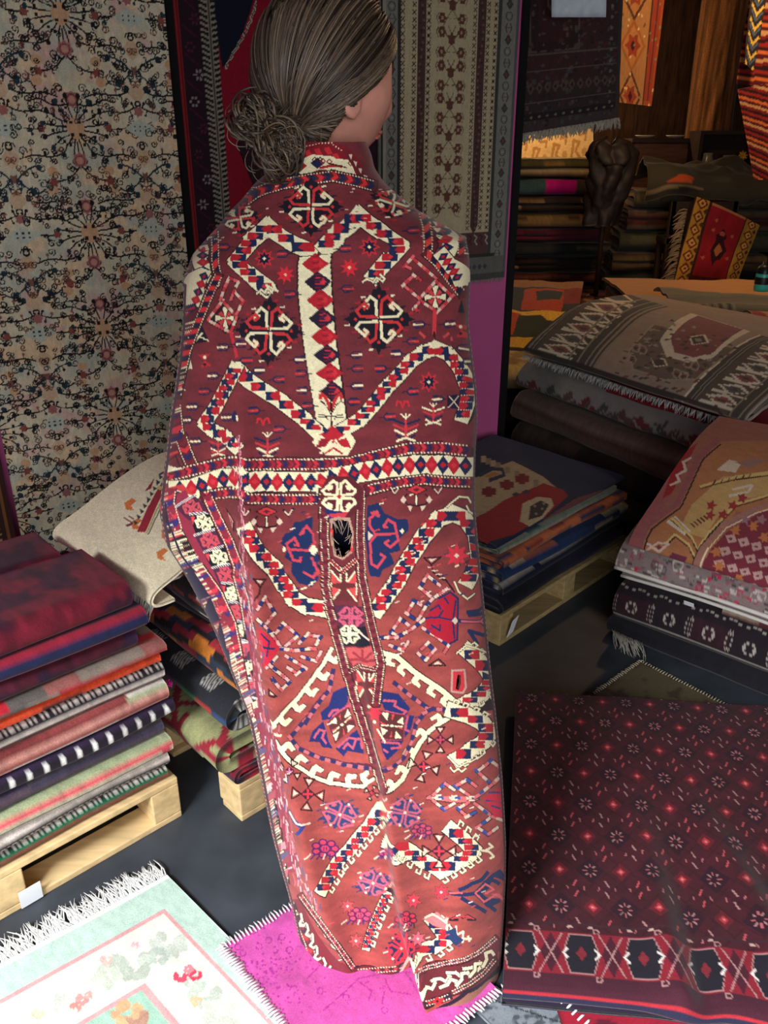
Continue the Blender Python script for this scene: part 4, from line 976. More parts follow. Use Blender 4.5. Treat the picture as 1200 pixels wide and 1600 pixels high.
# torn hole with frayed edges, and the smaller slit lower down
HOLE = on_cape(np.array(fF((80, 705), (120, 690), (185, 700), (212, 790), (200, 900), (150, 945), (105, 930), (90, 850))))
Pg(fF((68, 690), (120, 676), (200, 680), (228, 790), (214, 915), (150, 965), (95, 940), (76, 850)), c(190, 150, 128))
S(fF((85, 760), (95, 800)), 7, c(222, 60, 60)); S(fF((195, 860), (205, 900)), 7, c(222, 60, 60))
Pg(fH((785, 745), (870, 740), (880, 860), (860, 900), (780, 890)), c(206, 52, 60)); S(fH((785, 745), (870, 740), (880, 860), (860, 900), (780, 890)), 3, c(196, 150, 136), True)
SLIT = on_cape(np.array(fH((822, 770), (840, 775), (845, 830), (825, 880), (808, 870), (812, 820))))
# lattices of the skirt
lattice(fH((880, 600), (960, 670), (1030, 750), (1060, 810), (1000, 890), (880, 970), (800, 1015)), 24, -5)
lattice(fJ((690, 140), (820, 180), (930, 240), (975, 310), (940, 370), (850, 430), (730, 510)), 24, -5)
for pts in (fH((815, 625), (880, 570), (950, 590), (1070, 650)), fJ((670, 490), (750, 570), (800, 540), (930, 480)), fJ((690, 575), (715, 605), (750, 580), (775, 605), (805, 580))): S(pts, 4.2, DRK); S(pts, 2.6, CRE)
lattice(fI((1110, 890), (1000, 1010), (850, 1190)) + fK((700, 260), (560, 500)), 20, -6)
lattice(fL((135, 85), (300, 150), (420, 240), (560, 320), (700, 240), (840, 150), (740, 50), (640, -30)), 23, 8)
lattice(fL((265, 925), (400, 975), (520, 940), (610, 880), (550, 790), (490, 715)), 20, 7)
lattice(fK((1120, 530), (1040, 700), (980, 850), (940, 990)), 12, -5, cb=c(30, 44, 80))
for pts in (fL((900, 150), (960, 160), (1000, 200), (970, 215)), fL((930, 150), (990, 120), (960, 95)), fL((620, 700), (610, 730), (620, 800)), fL((690, 770), (690, 840), (750, 810), (745, 900)), fL((760, 870), (815, 870)), fL((790, 850), (800, 890))): S(pts, 3.4, CRE)
Pg(fL((600, 810), (690, 780), (700, 840), (755, 880), (690, 930), (640, 880)), c(34, 54, 96)); Pg(fL((420, 710), (540, 650), (620, 740), (600, 800), (500, 760)), c(214, 120, 120)); S(fL((440, 700), (500, 670), (610, 740)), 3, CRE)
# flowers with triangles
def trifl(x, y, s, rot=0.0, cc=c(214, 52, 66)):
    S([(x - 10 * s, y), (x, y - 9 * s), (x + 10 * s, y), (x, y + 9 * s)], 2.4, DRK, True); cv.dia(x, y, 11 * s, 10 * s, c(70, 22, 48)); S([(x - 7 * s, y), (x + 7 * s, y)], 3.4 * s, cc); S([(x, y - 7 * s), (x, y + 7 * s)], 3.4 * s, cc)
    for k in range(4):
        a = rot + k * pi / 2; d = np.array([cos(a), sin(a)]); n = np.array([-d[1], d[0]]); p = np.array([x, y])
        q = [p + d * 11 * s, p + d * 25 * s + n * 9 * s, p + d * 25 * s - n * 9 * s]; S(q, 2, DRK, True)
        Pg([p + d * 15 * s, p + d * 23 * s + n * 5 * s, p + d * 23 * s - n * 5 * s], CRM)
trifl(481, 1241, 1.0, .1); trifl(662, 1198, .95, .25); trifl(686, 1330, 1.05); trifl(581, 1239, .45, .4); trifl(688, 1156, .8, 0, c(190, 60, 80)); trifl(452, 1205, .7, .5, c(214, 110, 150))
# blue cloud medallions
def cloud(cx, cy, rx, ry, rot, seed, bg=c(48, 58, 104), fg=c(196, 92, 112)):
    rng = random.Random(seed); t = np.linspace(0, 2 * pi, 34, endpoint=False); r = np.array([1.15 if k % 2 else .9 for k in range(34)])
    dd = np.abs(np.cos(t)) + np.abs(np.sin(t)); r = r * 1.15 / dd ** .6
    x, y = rx * r * np.cos(t), ry * r * np.sin(t); cr, sr = cos(rot), sin(rot)
    Pg(np.stack([cx + x * cr - y * sr, cy + x * sr + y * cr], 1), bg)
    xhooks(cx, cy, rx * 1.25, ry * 1.25, fg, fg, 3.3, rot + .6); cv.dia(cx, cy, 3, 3, CRM)
    for k in range(4):
        a = rot + pi / 4 + k * pi / 2; cv.ell(cx + rx * .95 * cos(a), cy + ry * .95 * sin(a), 2.2, 2.2, CRM)
    bars(cx, cy, rx * 1.25, ry * 1.3, 9, (CRM, bg, fg), seed)
cloud(531, 1273, 27, 20, -.2, 3); cloud(633, 1270, 24, 22, -.4, 4); cloud(583, 1380, 24, 18, -.25, 5); cloud(627, 1482, 20, 24, 0, 6, c(28, 34, 70), c(222, 46, 62))
def peony(cx, cy, s, rot, a=c(84, 26, 88), b=c(206, 60, 92)):
    for k in range(7):
        t = rot + k * 2 * pi / 7; x, y = cx + 14 * s * cos(t), cy + 9 * s * sin(t); cv.ell(x, y, 7 * s, 5.5 * s, a, 8); cv.ell(x, y, 4.6 * s, 3.4 * s, b, 8)
    cv.ell(cx, cy, 9 * s, 7 * s, a, 6); cv.ell(cx, cy, 6.6 * s, 5 * s, b, 6); S([(cx - 2, cy - 2), (cx - 2, cy + 3)], 1.6, a); S([(cx + 2, cy - 2), (cx + 2, cy + 3)], 1.6, a)
    for k in range(6): S([(cx + (k - 3) * 7 * s, cy + 8 * s), (cx + (k - 3) * 9 * s - 3, cy + 15 * s)], 2.2, (CRM, c(60, 40, 110), a)[k % 3])
peony(508, 1326, 1.1, 0); peony(659, 1298, .85, .4, c(96, 30, 70), c(190, 70, 90)); peony(562, 1430, .95, .7, c(96, 26, 76), c(222, 74, 100)); peony(604, 1333, .6, .2)
peony(634, 1436, .9, .3, c(70, 26, 56), c(230, 44, 70)); cv.dia(430, 1300, 1, 1, CRE)
for x, y, r, A in ((646, 1407, 13, c(230, 60, 78)), (689, 1394, 13, c(222, 56, 72)), (653, 1467, 13, c(226, 104, 120)), (543, 1416, 12, c(190, 80, 84)), (556, 1470, 12, c(214, 84, 84))):
    cv.star(x, y, r + 1.5, BRK, 7, .52, .3); cv.star(x, y, r, A, 7, .52, .3); cv.dia(x, y, 2.6, 2.6, c(250, 210, 200))
for sx in (-1, 1): S([(723, 1434), (723 + sx * 8, 1430), (723 + sx * 20, 1437), (723 + sx * 8, 1437)], 3.4, DRK); S([(723, 1433), (723 + sx * 8, 1431), (723 + sx * 17, 1436)], 2, c(226, 56, 70))
S(fI((390, 900), (430, 970), (500, 1010), (450, 1070)), 6, c(40, 54, 120)); S(fI((395, 905), (440, 985), (510, 1000), (550, 990)), 3, CRM)
for pts in ([(800, 470), (720, 480)],): pass
for pts in ([(560, 785), (520, 800)], [(520, 800), (900, 800)], [(560, 780), (650, 692), (720, 740)], [(560, 820), (640, 885), (720, 840)], [(830, 780), (725, 712), (815, 662), (885, 715)], [(830, 830), (745, 880), (815, 940), (880, 905)], [(1070, 580), (990, 522), (890, 602), (1000, 700), (1085, 610)], [(1000, 700), (870, 800)], [(870, 840), (1000, 940), (890, 1020), (970, 1075), (1045, 1020)], [(1000, 940), (1080, 970)]): striped(fJ(*pts), 4.6, (c(226, 110, 110), CRM, c(52, 80, 150)), 9)
Pg(fJ((930, 800), (1080, 690), (1092, 925), (1020, 945)), c(214, 40, 66)); S(fJ((980, 760), (1060, 760)), 3, c(60, 60, 120)); S(fJ((960, 820), (1080, 825)), 3, c(60, 60, 120)); S(fJ((1000, 860), (1060, 880)), 3, c(60, 60, 120))
for x, y in ((600, 795), (720, 800), (850, 805)): q = fJ((x, y))[0]; S([(q[0] - 4, q[1] - 3), (q[0] + 4, q[1] - 3)], 2, CRE); S([(q[0] - 4, q[1] + 3), (q[0] + 4, q[1] + 3)], 2, CRE)
# scattered weft bars
rng = random.Random(11)
for k in range(150):
    x, y = rng.uniform(420, 770), rng.uniform(800, 1500)
    if rng.random() < .6: S([(x - 3, y + 1.2), (x + 3, y - 1.2)], 1.7, (CRM, c(206, 80, 84), c(240, 224, 206), c(60, 44, 96))[k % 4])
for k in range(70):
    x, y = rng.uniform(320, 700), rng.uniform(290, 380)
    if abs(x - 486) > 46: S([(x - 2, y), (x + 2, y - .6)], 1.6, (CRM, RED, c(60, 24, 44))[k % 3])
# left side border: guard, hooked compartments, guard
S(fE((150, 640), (250, 800), (330, 950), (420, 1150)) + fG((250, 100), (320, 350), (370, 600), (420, 900), (470, 1200)) + fI((160, 200), (230, 500), (300, 900)) + fK((210, 30), (290, 330)), 34, c(150, 44, 66))
lb = fE((190, 640), (320, 770), (370, 930), (450, 1070)) + fG((280, 130), (310, 280), (345, 440), (375, 600), (410, 800), (440, 1000), (460, 1150))
for k, (p, d) in enumerate(zip(*walk(lb, 31))):
    w = 17 if p[1] < 900 else 12 if p[1] < 960 else 9
    n = np.array([-d[1], d[0]]); e = d * 15.5
    q = [p - e - n * w + d * 4, p - e + n * w - d * 4, p + e + n * w - d * 4, p + e - n * w + d * 4]
    if k % 2 == 0: Pg(q, PUR); xhooks(p[0], p[1], w * 1.1, 15, c(206, 76, 88), c(206, 76, 88), 3, .5)
    else: Pg(q, c(20, 18, 26)); xhooks(p[0], p[1], w * 1.05, 14, CRE, CRE, 2.8, .5); Pg([p + n * w - d * 2, p + n * w * .6 - e * .9, p + n * w - e], c(226, 66, 80))
    S([q[0], q[1]], 3.4, c(236, 226, 220)); S([q[0], q[1]], 1.2, DRK)
CHL = (c(222, 56, 74), c(56, 44, 110), c(150, 40, 60))
guard([(x_ + 4, y_) for x_, y_ in fE((70, 560), (60, 650), (130, 890), (290, 1150)) + fG((60, 60), (180, 230), (280, 450), (330, 700), (390, 1000), (430, 1190)) + fI((90, 200), (160, 450), (230, 800), (285, 1060)) + fK((170, 100), (225, 430))], 13, 11, ground=c(140, 36, 56), cols=CHL, ds=4.2, dot=2.2)
guard(fE((360, 615), (440, 790), (520, 950), (590, 1140)) + fG((340, 90), (395, 290), (430, 500)), 15, 11, ground=c(140, 36, 56), cols=CHL, ds=4.2, dot=2.2)
S(fE((45, 560), (40, 660), (95, 880), (235, 1140)) + fG((20, 60), (140, 240), (215, 420), (270, 650), (340, 1000), (380, 1190)), 3, c(40, 30, 56))
Pg(fE((490, 680), (560, 790), (555, 880)), DRK); Pg(fE((503, 710), (548, 790), (545, 850)), c(226, 150, 140)); Pg(fE((520, 750), (540, 790), (538, 820)), c(150, 46, 60))
# pale worn pile along the elbow fold, with some sheen painted in
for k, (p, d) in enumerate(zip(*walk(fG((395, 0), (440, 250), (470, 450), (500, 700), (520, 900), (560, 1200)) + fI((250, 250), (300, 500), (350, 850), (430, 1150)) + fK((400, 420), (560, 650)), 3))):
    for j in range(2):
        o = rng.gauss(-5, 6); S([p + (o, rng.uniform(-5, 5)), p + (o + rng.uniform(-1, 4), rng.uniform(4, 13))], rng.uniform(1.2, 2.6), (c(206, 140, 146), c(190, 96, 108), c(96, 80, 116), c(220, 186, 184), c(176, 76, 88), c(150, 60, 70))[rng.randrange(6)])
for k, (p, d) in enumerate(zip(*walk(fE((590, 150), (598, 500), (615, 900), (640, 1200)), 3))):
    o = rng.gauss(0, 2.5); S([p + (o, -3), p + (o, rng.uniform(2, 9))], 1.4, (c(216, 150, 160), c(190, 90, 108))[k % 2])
# end border at the hem
hb = fK((270, 480), (330, 640), (420, 830), (560, 1040), (740, 1190), (850, 1240), (1200, 1235))
S(hb, 26, c(124, 34, 42)); hb2 = fK((250, 560), (350, 800), (470, 1010), (600, 1140), (800, 1240))
guard(fK((300, 660), (390, 800), (450, 950), (480, 1080)), 13, 10, ground=c(130, 26, 36), cols=(c(214, 40, 44), c(60, 20, 50)), ds=4)
def hookrow(pts, side, w=3.6, st=19, h=9, col=CRE):
    for p, d in zip(*walk(pts, st)):
        n = np.array([-d[1], d[0]]) * side
        q = [p - d * st * .45, p + n * h * .3, p + d * st * .2 + n * h, p + d * st * .5 + n * h * .6, p + d * st * .45]
        S(q, w + 2, DRK); S(q, w, col)
hookrow(fK((255, 520), (360, 660), (470, 850), (540, 1040), (640, 1150)), 1); hookrow(fK((400, 600), (520, 780), (640, 960), (780, 1130), (870, 1210)), -1, 3)
guard(fK((380, 540), (540, 760), (690, 960), (830, 1160)), 8, 6, ground=c(130, 40, 52), cols=(c(196, 80, 96), c(90, 30, 50)), ds=4)
guard(fK((860, 1190), (1000, 1180), (1200, 1165)), 9, 7, ground=c(110, 30, 38), cols=(c(196, 60, 66), c(70, 26, 40)), ds=4.4); S(fK((820, 1252), (1000, 1250), (1200, 1252)) + fL((330, 1200)), 5, CRM)
Pg(fL((310, 1160), (400, 1130), (600, 1080), (800, 1030), (900, 970), (1030, 850), (1030, 1100), (850, 1290), (700, 1330), (490, 1420), (440, 1400)), c(104, 32, 40))
guard(fL((330, 1160), (440, 1110), (600, 1070), (760, 1040), (880, 980), (1020, 860)), 7, 6, ground=c(120, 40, 54), cols=(c(200, 110, 120), c(50, 40, 80)), ds=4)
hookrow(fL((380, 1290), (480, 1220), (640, 1140), (760, 1110), (880, 1060)), 1, 5, 30, 11); hookrow(fL((560, 1270), (700, 1250), (800, 1180), (900, 1110), (1000, 1000)), -1, 5, 28, 11)
guard(fL((440, 1400), (560, 1370), (640, 1340)), 9, 9, ground=c(60, 22, 40), cols=(c(214, 40, 50), c(34, 26, 66)), ds=4.4); cv.dia(*fL((540, 1380))[0], 9, 7, c(222, 40, 46)); cv.dia(*fL((540, 1380))[0], 3, 2.5, DRK)
guard(fL((660, 1310), (800, 1240), (920, 1150), (1010, 1040)), 7, 6, ground=c(110, 36, 50), cols=(c(190, 70, 80), c(40, 34, 66)), ds=4)
S(fL((480, 1500), (620, 1410), (780, 1300), (950, 1200), (1040, 1110)), 6, c(34, 22, 40)); S(fL((500, 1545), (640, 1450), (800, 1345), (960, 1240), (1060, 1150)), 12, c(150, 100, 80))
S(fK((320, 760), (330, 850), (350, 960), (390, 1030)), 9, c(140, 124, 96))

def pip(poly, q, r):
    ins = np.zeros(q.shape, bool); x, y = poly[:, 0], poly[:, 1]
    for i in range(len(x)):
        if y[i] == y[i - 1]: continue
        ins ^= ((y[i] > r) != (y[i - 1] > r)) & (q < (x[i - 1] - x[i]) * (r - y[i]) / (y[i - 1] - y[i]) + x[i])
    return ins
mask = ~(pip(HOLE, C_[:-1, :-1], R_[:-1, :-1]) | pip(SLIT, C_[:-1, :-1], R_[:-1, :-1]))
def side_row(d, r):
    """edge of the cloth: selvedge, dotted guard with chevrons, then plain ground"""
    o = np.empty((len(d), 3)); o[:] = c(118, 46, 50); o[d < 22] = c(78, 32, 42); o[(d < 22) & (d % 7 < 2)] = c(44, 28, 46)
    g_ = (d >= 26) & (d < 44); o[g_] = RED if ((r + 2) // 9) % 2 else NAV
    e_ = ((d >= 22) & (d < 26)) | ((d >= 44) & (d < 47)); o[e_] = CRE if r % 6 < 3 else DRK
    w_ = (d >= 47) & (d < 58); o[w_] = CRE; o[w_ & (np.abs(d - 52) * 2.2 + abs(r % 26 - 13) < 13)] = RED if (r // 26) % 2 else NAV
    return o
# narrow dark selvedge along both outlines, then the side turned away
for r in range(200, NV):
    L_ = i0 + int(np.argmin(PX[r, i0:i1])); Rr_ = i0 + int(np.argmax(PX[r, i0:i1]))
    kk = np.where((PX[r] < PX[r, L_] + (10.0 if r > 420 else 4.5)) & (np.arange(PX.shape[1]) < (i0 + i1) // 2))[0]; a = kk.max() + 1
    cv.a[r, :a] = side_row(np.arange(a)[::-1], r)
    kk = np.where((PX[r] > PX[r, Rr_] - 3.0) & (np.arange(PX.shape[1]) > (i0 + i1) // 2))[0]; a = kk.min()
    cv.a[r, a:] = side_row(np.arange(PX.shape[1] - a), r)
# yarn-level colour wander
cv.a *= (1 + 0.10 * (fbm(C_ / 3.0, R_ / 3.0, 9, 2) - 0.5))[..., None]
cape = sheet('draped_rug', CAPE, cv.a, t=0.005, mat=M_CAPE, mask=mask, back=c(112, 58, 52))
tag(cape, 'antique red tribal rug with cream, navy and red motifs, wrapped around the woman', 'rug')
# frayed warp ends round the tear
mbf = MB(); rngf = random.Random(5)
for k in range(26):
    h = HOLE[k % len(HOLE)] * (1 - (k / 60 % .5)) + HOLE[(k + 1) % len(HOLE)] * (k / 60 % .5)
    r, q = int(np.clip(h[1], 1, NV - 2)), int(np.clip(h[0], 1, PX.shape[1] - 2)); p = CAPE[r, q]
    m = np.array([HOLE[:, 0].mean(), HOLE[:, 1].mean()]); pc = CAPE[int(m[1]), int(m[0])]
    d = (pc - p) * rngf.uniform(.15, .6); s = np.array([rngf.uniform(-.006, .006), -.004, rngf.uniform(-.010, .004)])
    mbf.tube([p, p + d * .5 + s * .6, p + d + s], [.0006, .0005, .0003], 4, tuple(c(200, 168, 148) * rngf.uniform(.7, 1.05)))
mbf.build('frayed_yarn', M_FRINGE, cape, True)
# ================================================================== the woman
FA = radians(56)                          # she looks to her right-front: yaw from +Y towards +X
fdir = np.array([sin(FA), cos(FA), -.05]); fdir /= np.linalg.norm(fdir)
rdir = np.array([cos(FA), -sin(FA), 0.0]); udir = np.cross(rdir, fdir)
HC_ = np.array([-.076, 1.275, 1.547])     # centre of the skull
def hp(f, r, u): return HC_ + fdir * f + rdir * r + udir * u
# head surface: a sphere pushed into skull, face, jaw
nth, nph = 90, 120
th = np.linspace(0.001, pi - .001, nth); ph = np.linspace(0, 2 * pi, nph, endpoint=False)
TH, PH = np.meshgrid(th, ph, indexing='ij')
F_, R2, U_ = np.sin(TH) * np.cos(PH), np.sin(TH) * np.sin(PH), np.cos(TH)
f = F_ * .094; r = R2 * .074; u = U_ * .108
g = lambda a, b, c0, d, s, e: np.exp(-((F_ - a) / s) ** 2 - ((R2 - b) / (s * e)) ** 2 - ((U_ - c0) / s) ** 2)
low_ = np.clip(-U_, 0, 1); face = np.clip(F_, 0, 1)
r *= 1 - .30 * low_ ** 1.5; f = np.where(F_ > 0, f * (1 + .02 * low_), f * (1 - .45 * low_ ** 1.6))
f += .010 * np.exp(-((U_ + .82) / .16) ** 2 - (R2 / .3) ** 2) * face                        # chin
nose = np.exp(-(R2 / .14) ** 2) * np.exp(-((U_ + .33) / .16) ** 2) * (F_ > .2); f += .017 * nose
bridge = np.exp(-(R2 / .11) ** 2) * np.exp(-((U_ + .08) / .16) ** 2) * (F_ > .2); f += .010 * bridge
for s in (-1, 1):
    f -= .010 * np.exp(-((R2 - s * .36) / .16) ** 2 - ((U_ - .02) / .10) ** 2) * (F_ > .2)   # eye sockets
    f += .006 * np.exp(-((R2 - s * .36) / .11) ** 2 - ((U_ - .02) / .07) ** 2) * (F_ > .2)   # eyeballs
    r += s * .006 * np.exp(-((R2 - s * .72) / .25) ** 2 - ((U_ + .28) / .2) ** 2) * (F_ > 0)  # cheekbones
f += .007 * np.exp(-(R2 / .22) ** 2 - ((U_ + .56) / .05) ** 2) * (F_ > .2) + .007 * np.exp(-(R2 / .2) ** 2 - ((U_ + .66) / .05) ** 2) * (F_ > .2)
f -= .004 * np.exp(-(R2 / .24) ** 2 - ((U_ + .61) / .025) ** 2) * (F_ > .2)
HV = HC_ + f[..., None] * fdir + r[..., None] * rdir + u[..., None] * udir
idx = np.arange(nth * nph).reshape(nth, nph); nx = np.roll(idx, -1, 1)
HQ = np.stack([idx[:-1], idx[1:], nx[1:], nx[:-1]], -1).reshape(-1, 4)
bm = bmesh.new()
vs_ = [bm.verts.new(v) for v in HV.reshape(-1, 3)]
for q in HQ:
    try: bm.faces.new([vs_[i] for i in q])
    except ValueError: pass
try: bm.faces.new([vs_[i] for i in idx[0]]); bm.faces.new([vs_[i] for i in idx[-1][::-1]])
except ValueError: pass
me = bpy.data.meshes.new('head_tmp'); bm.to_mesh(me); bm.free(); head = bpy.data.objects.new('head_tmp', me); COL.objects.link(head)
# ears
mbE = MB()
for s in (-1, 1):
    t = np.linspace(0, 2 * pi, 15); pts = [hp(-.010 + .013 * cos(a) - .005 * sin(a), s * (.070 + .005 * max(0, -cos(a)) + .002), -.022 + .026 * sin(a)) for a in t]
    mbE.tube(pts, [.0045 + .002 * (sin(a) < -.5) for a in t], 8); mbE.tube([hp(-.008, s * .066, .0), hp(-.010, s * .071, -.018), hp(-.006, s * .073, -.046)], [.007, .008, .0065], 8)
ears = mbE.build('ears_tmp')
# body: one skinned skeleton, arms bent, hands closed on the rug's edges in front of the chest
J, E, RAD = [], [], []
def jn(p, rad, par=None):
    J.append(tuple(p)); RAD.append(rad); k = len(J) - 1
    if par is not None: E.append((par, k))
    return k
bx = -.055
pel = jn((bx, 1.285, .86), (.125, .09)); sp1 = jn((bx, 1.285, 1.00), (.105, .08), pel); sp2 = jn((bx, 1.285, 1.15), (.12, .082), sp1); sp3 = jn((bx, 1.285, 1.27), (.115, .07), sp2)
nk = jn((bx - .005, 1.285, 1.36), (.046, .046), sp3); nk2 = jn((bx - .012, 1.285, 1.44), (.044, .046), nk); nk3 = jn(tuple(HC_ + np.array([0, .0, -.05])), (.044, .048), nk2)
for s in (-1, 1):
    sh = jn((bx + s * .135, 1.285, 1.295), (.050, .050), sp3); elb = jn((bx + s * .175, 1.31, 1.06), (.038, .038), sh); wr = jn((bx + s * .085, 1.415, 1.17), (.024, .028), elb); hd = jn((bx + s * .055, 1.425, 1.205), (.034, .018), wr)
    for k in range(4):
        o_ = np.array([bx + s * (.050 - .006 * k), 1.428 + .004 * k, 1.235 - .019 * k + .01]); a_ = jn(o_, (.0095, .0095), hd); b_ = jn(o_ + np.array([-s * .022, .010, .004]), (.0088, .0088), a_); c_2 = jn(o_ + np.array([-s * (.030 - .003 * k), -.010, .002]), (.008, .008), b_); jn(o_ + np.array([-s * (.016), -.022, .0]), (.007, .007), c_2)
    t1 = jn((bx + s * .058, 1.405, 1.225), (.011, .011), hd); t2 = jn((bx + s * .040, 1.392, 1.238), (.0095, .0095), t1); jn((bx + s * .022, 1.395, 1.236), (.008, .008), t2)
    hip = jn((bx + s * .085, 1.285, .80), (.085, .085), pel); kn = jn((bx + s * .075, 1.275, .47), (.055, .058), hip); ank = jn((bx + s * .07, 1.29, .085), (.034, .038), kn); jn((bx + s * .07, 1.262, .038), (.030, .030), ank); ball = jn((bx + s * .078, 1.375, .030), (.036, .022), ank); jn((bx + s * .082, 1.43, .025), (.028, .018), ball)
me = bpy.data.meshes.new('body_tmp'); me.from_pydata(J, E, []); body = bpy.data.objects.new('body_tmp', me); COL.objects.link(body)
sk = body.modifiers.new('skin', 'SKIN'); sk.use_smooth_shade = True
for v, rr in zip(me.skin_vertices[0].data, RAD): v.radius = rr
me.skin_vertices[0].data[0].use_root = True
body.modifiers.new('sub', 'SUBSURF').levels = 2
bpy.context.view_layer.update(); dg = bpy.context.evaluated_depsgraph_get()
bm = bmesh.new()
for ob in (body, head, ears):
    m2 = bpy.data.meshes.new_from_object(ob.evaluated_get(dg)); bm.from_mesh(m2); bpy.data.meshes.remove(m2)
me = bpy.data.meshes.new('person'); bm.to_mesh(me); bm.free()
person = bpy.data.objects.new('person', me); COL.objects.link(person)
rm = person.modifiers.new('remesh', 'REMESH'); rm.mode = 'VOXEL'; rm.voxel_size = .0035; rm.use_smooth_shade = True
sm = person.modifiers.new('smooth', 'SMOOTH'); sm.factor = .5; sm.iterations = 3
bpy.context.view_layer.update(); m3 = bpy.data.meshes.new_from_object(person.evaluated_get(bpy.context.evaluated_depsgraph_get()))
person.modifiers.clear(); person.data = m3; m3.name = 'person'
for ob in (body, head, ears): bpy.data.objects.remove(ob)
bm = bmesh.new(); bm.from_mesh(m3); bm.verts.ensure_lookup_table(); seen = set(); comps = []
for v in bm.verts:
    if v.index in seen: continue
    st_ = [v]; seen.add(v.index); cp2 = []
    while st_:
        q = st_.pop(); cp2.append(q)
        for e2_ in q.link_edges:
            w_ = e2_.other_vert(q)
            if w_.index not in seen: seen.add(w_.index); st_.append(w_)
    comps.append(cp2)
comps.sort(key=len); print('PIECES', [len(q) for q in comps][-8:])
bmesh.ops.delete(bm, geom=[v for q in comps[:-1] for v in q], context='VERTS'); bm.to_mesh(m3); bm.free()
M_SKIN = mat_plain('skin', (206, 142, 122), rough=0.5, spec=0.35, scale=60, var=0.06, bump=0.04)
M_SKIN.node_tree.nodes['Principled BSDF'].inputs['Subsurface Weight'].default_value = 0.12
M_SKIN.node_tree.nodes['Principled BSDF'].inputs['Subsurface Radius'].default_value = (.01, .004, .002)
m3.materials.clear(); m3.materials.append(M_SKIN)
for p in m3.polygons: p.use_smooth = True
tag(person, 'woman seen from behind, wrapped in a red rug, brown hair in a low bun', 'person')
def surf(rv, uv):
    q = np.where(F_ > .2, np.hypot(R2 - rv, U_ - uv), 9); return HV[np.unravel_index(np.argmin(q), q.shape)]
M_EYE = mat_plain('eye', (214, 206, 200), rough=.2, spec=.5, var=.02); M_IRIS = mat_plain('iris', (70, 50, 36), rough=.2, spec=.5); M_LIP = mat_plain('lips', (176, 92, 88), rough=.45, var=.05); M_BROW = mat_plain('brow_hair', (62, 46, 36), rough=.7)
for s in (-1, 1):
    e = surf(s * .36, .02); ey = MB().lathe([(.0001, -.0085)] + [(.0085 * sin(t), -.0085 * cos(t)) for t in np.linspace(.2, pi - .2, 8)] + [(.0001, .0085)], e - fdir * .0068, 14).build('eye', M_EYE, person, True)
    MB().lathe([(.0001, -.0042)] + [(.0042 * sin(t), -.0042 * cos(t)) for t in np.linspace(.3, pi - .3, 6)] + [(.0001, .0042)], e - fdir * .0010, 12).build('iris', M_IRIS, ey, True)
    MB().tube([surf(s * r_, u_) + fdir * .002 for r_, u_ in ((.18, .20), (.32, .25), (.46, .23), (.56, .17))], [.0010, .0018, .0016, .0006], 6).build('eyebrow', M_BROW, person, True)
mbL = MB()
for u_, w_ in ((-.575, .0034), (-.645, .004)): mbL.tube([surf(r_, u_) + fdir * .001 for r_ in (-.22, -.12, 0, .12, .22)], [.001, w_, w_, w_, .001], 8)
mbL.build('lips', M_LIP, person, True)
# dress and shoes under the rug
M_DRESS = mat_cloth('navy_cotton', rough=.9, sheen=.1)
k_ = 40; prof = [(.14, .105, .30), (.155, .115, .55), (.155, .118, .80), (.135, .10, 1.00), (.145, .105, 1.16), (.135, .092, 1.25), (.085, .075, 1.31)]
V, Q = [], []
for i, (a, b, z) in enumerate(prof):
    for j in range(k_): t = 2 * pi * j / k_; V.append((bx + a * cos(t), 1.285 + b * sin(t), z))
for i in range(len(prof) - 1):
    for j in range(k_): j2 = (j + 1) % k_; Q.append((i * k_ + j, i * k_ + j2, (i + 1) * k_ + j2, (i + 1) * k_ + j))
dress = raw_mesh('dress', np.array(V), np.array(Q), np.tile(c(30, 34, 58), (len(V), 1)), M_DRESS, person); dress.modifiers.new('sub', 'SUBSURF').levels = 1
# ---- hair: a close cap, strands drawn back to the bun, the bun itself, the wisps
M_HAIR = mat_cloth('hair', rough=.42, sheen=.0, bump=.15, scale=900, var=.2, spec=.5)
rgh = random.Random(17)
BUN = at_y(414, 214, 1.165); ROOT = at_y(446, 205, 1.185)
H_D, H_L = c(50, 38, 30), c(126, 104, 84)
def skull(d, off):   # point on the hair shell in direction d (f,r,u)
    d = np.array(d, float); d /= np.linalg.norm(d)
    lowk = max(0, -d[2]); ff = .104 * (1 - .30 * lowk ** 1.6 if d[0] < 0 else 1)
    return HC_ + fdir * d[0] * (ff + off) + rdir * d[1] * (.084 + off) * (1 - .16 * lowk) + udir * d[2] * (.117 + off)
rootd = ROOT - HC_; rd = np.array([np.dot(rootd, fdir), np.dot(rootd, rdir), np.dot(rootd, udir)]); rd /= np.linalg.norm(rd)
# cap
nu_, nv_ = 60, 90; Vc, Qc = [], []
def hairline(az):   # lowest u (elevation) the cap reaches for azimuth az (0 = face)
    a = abs((az + pi) % (2 * pi) - pi)
    return np.interp(a, [0, .5, .9, 1.2, 1.5, 1.75, 2.0, 2.6, pi], [.62, .54, .28, .02, -.20, -.42, -.66, -.86, -.88])
cap_t = np.linspace(0, 1, nu_); cap_a = np.linspace(0, 2 * pi, nv_, endpoint=False)
for i, t in enumerate(cap_t):
    for a in cap_a:
        e0 = math.asin(hairline(a)); el_ = pi / 2 * (1 - t) + e0 * t; Vc.append(skull((cos(el_) * cos(a), cos(el_) * sin(a), sin(el_)), -.001))
for i in range(nu_ - 1):
    for j in range(nv_): j2 = (j + 1) % nv_; Qc.append((i * nv_ + j, (i + 1) * nv_ + j, (i + 1) * nv_ + j2, i * nv_ + j2))
hair = raw_mesh('hair', np.array(Vc), np.array(Qc), np.tile(c(44, 34, 28), (len(Vc), 1)), M_HAIR, person)
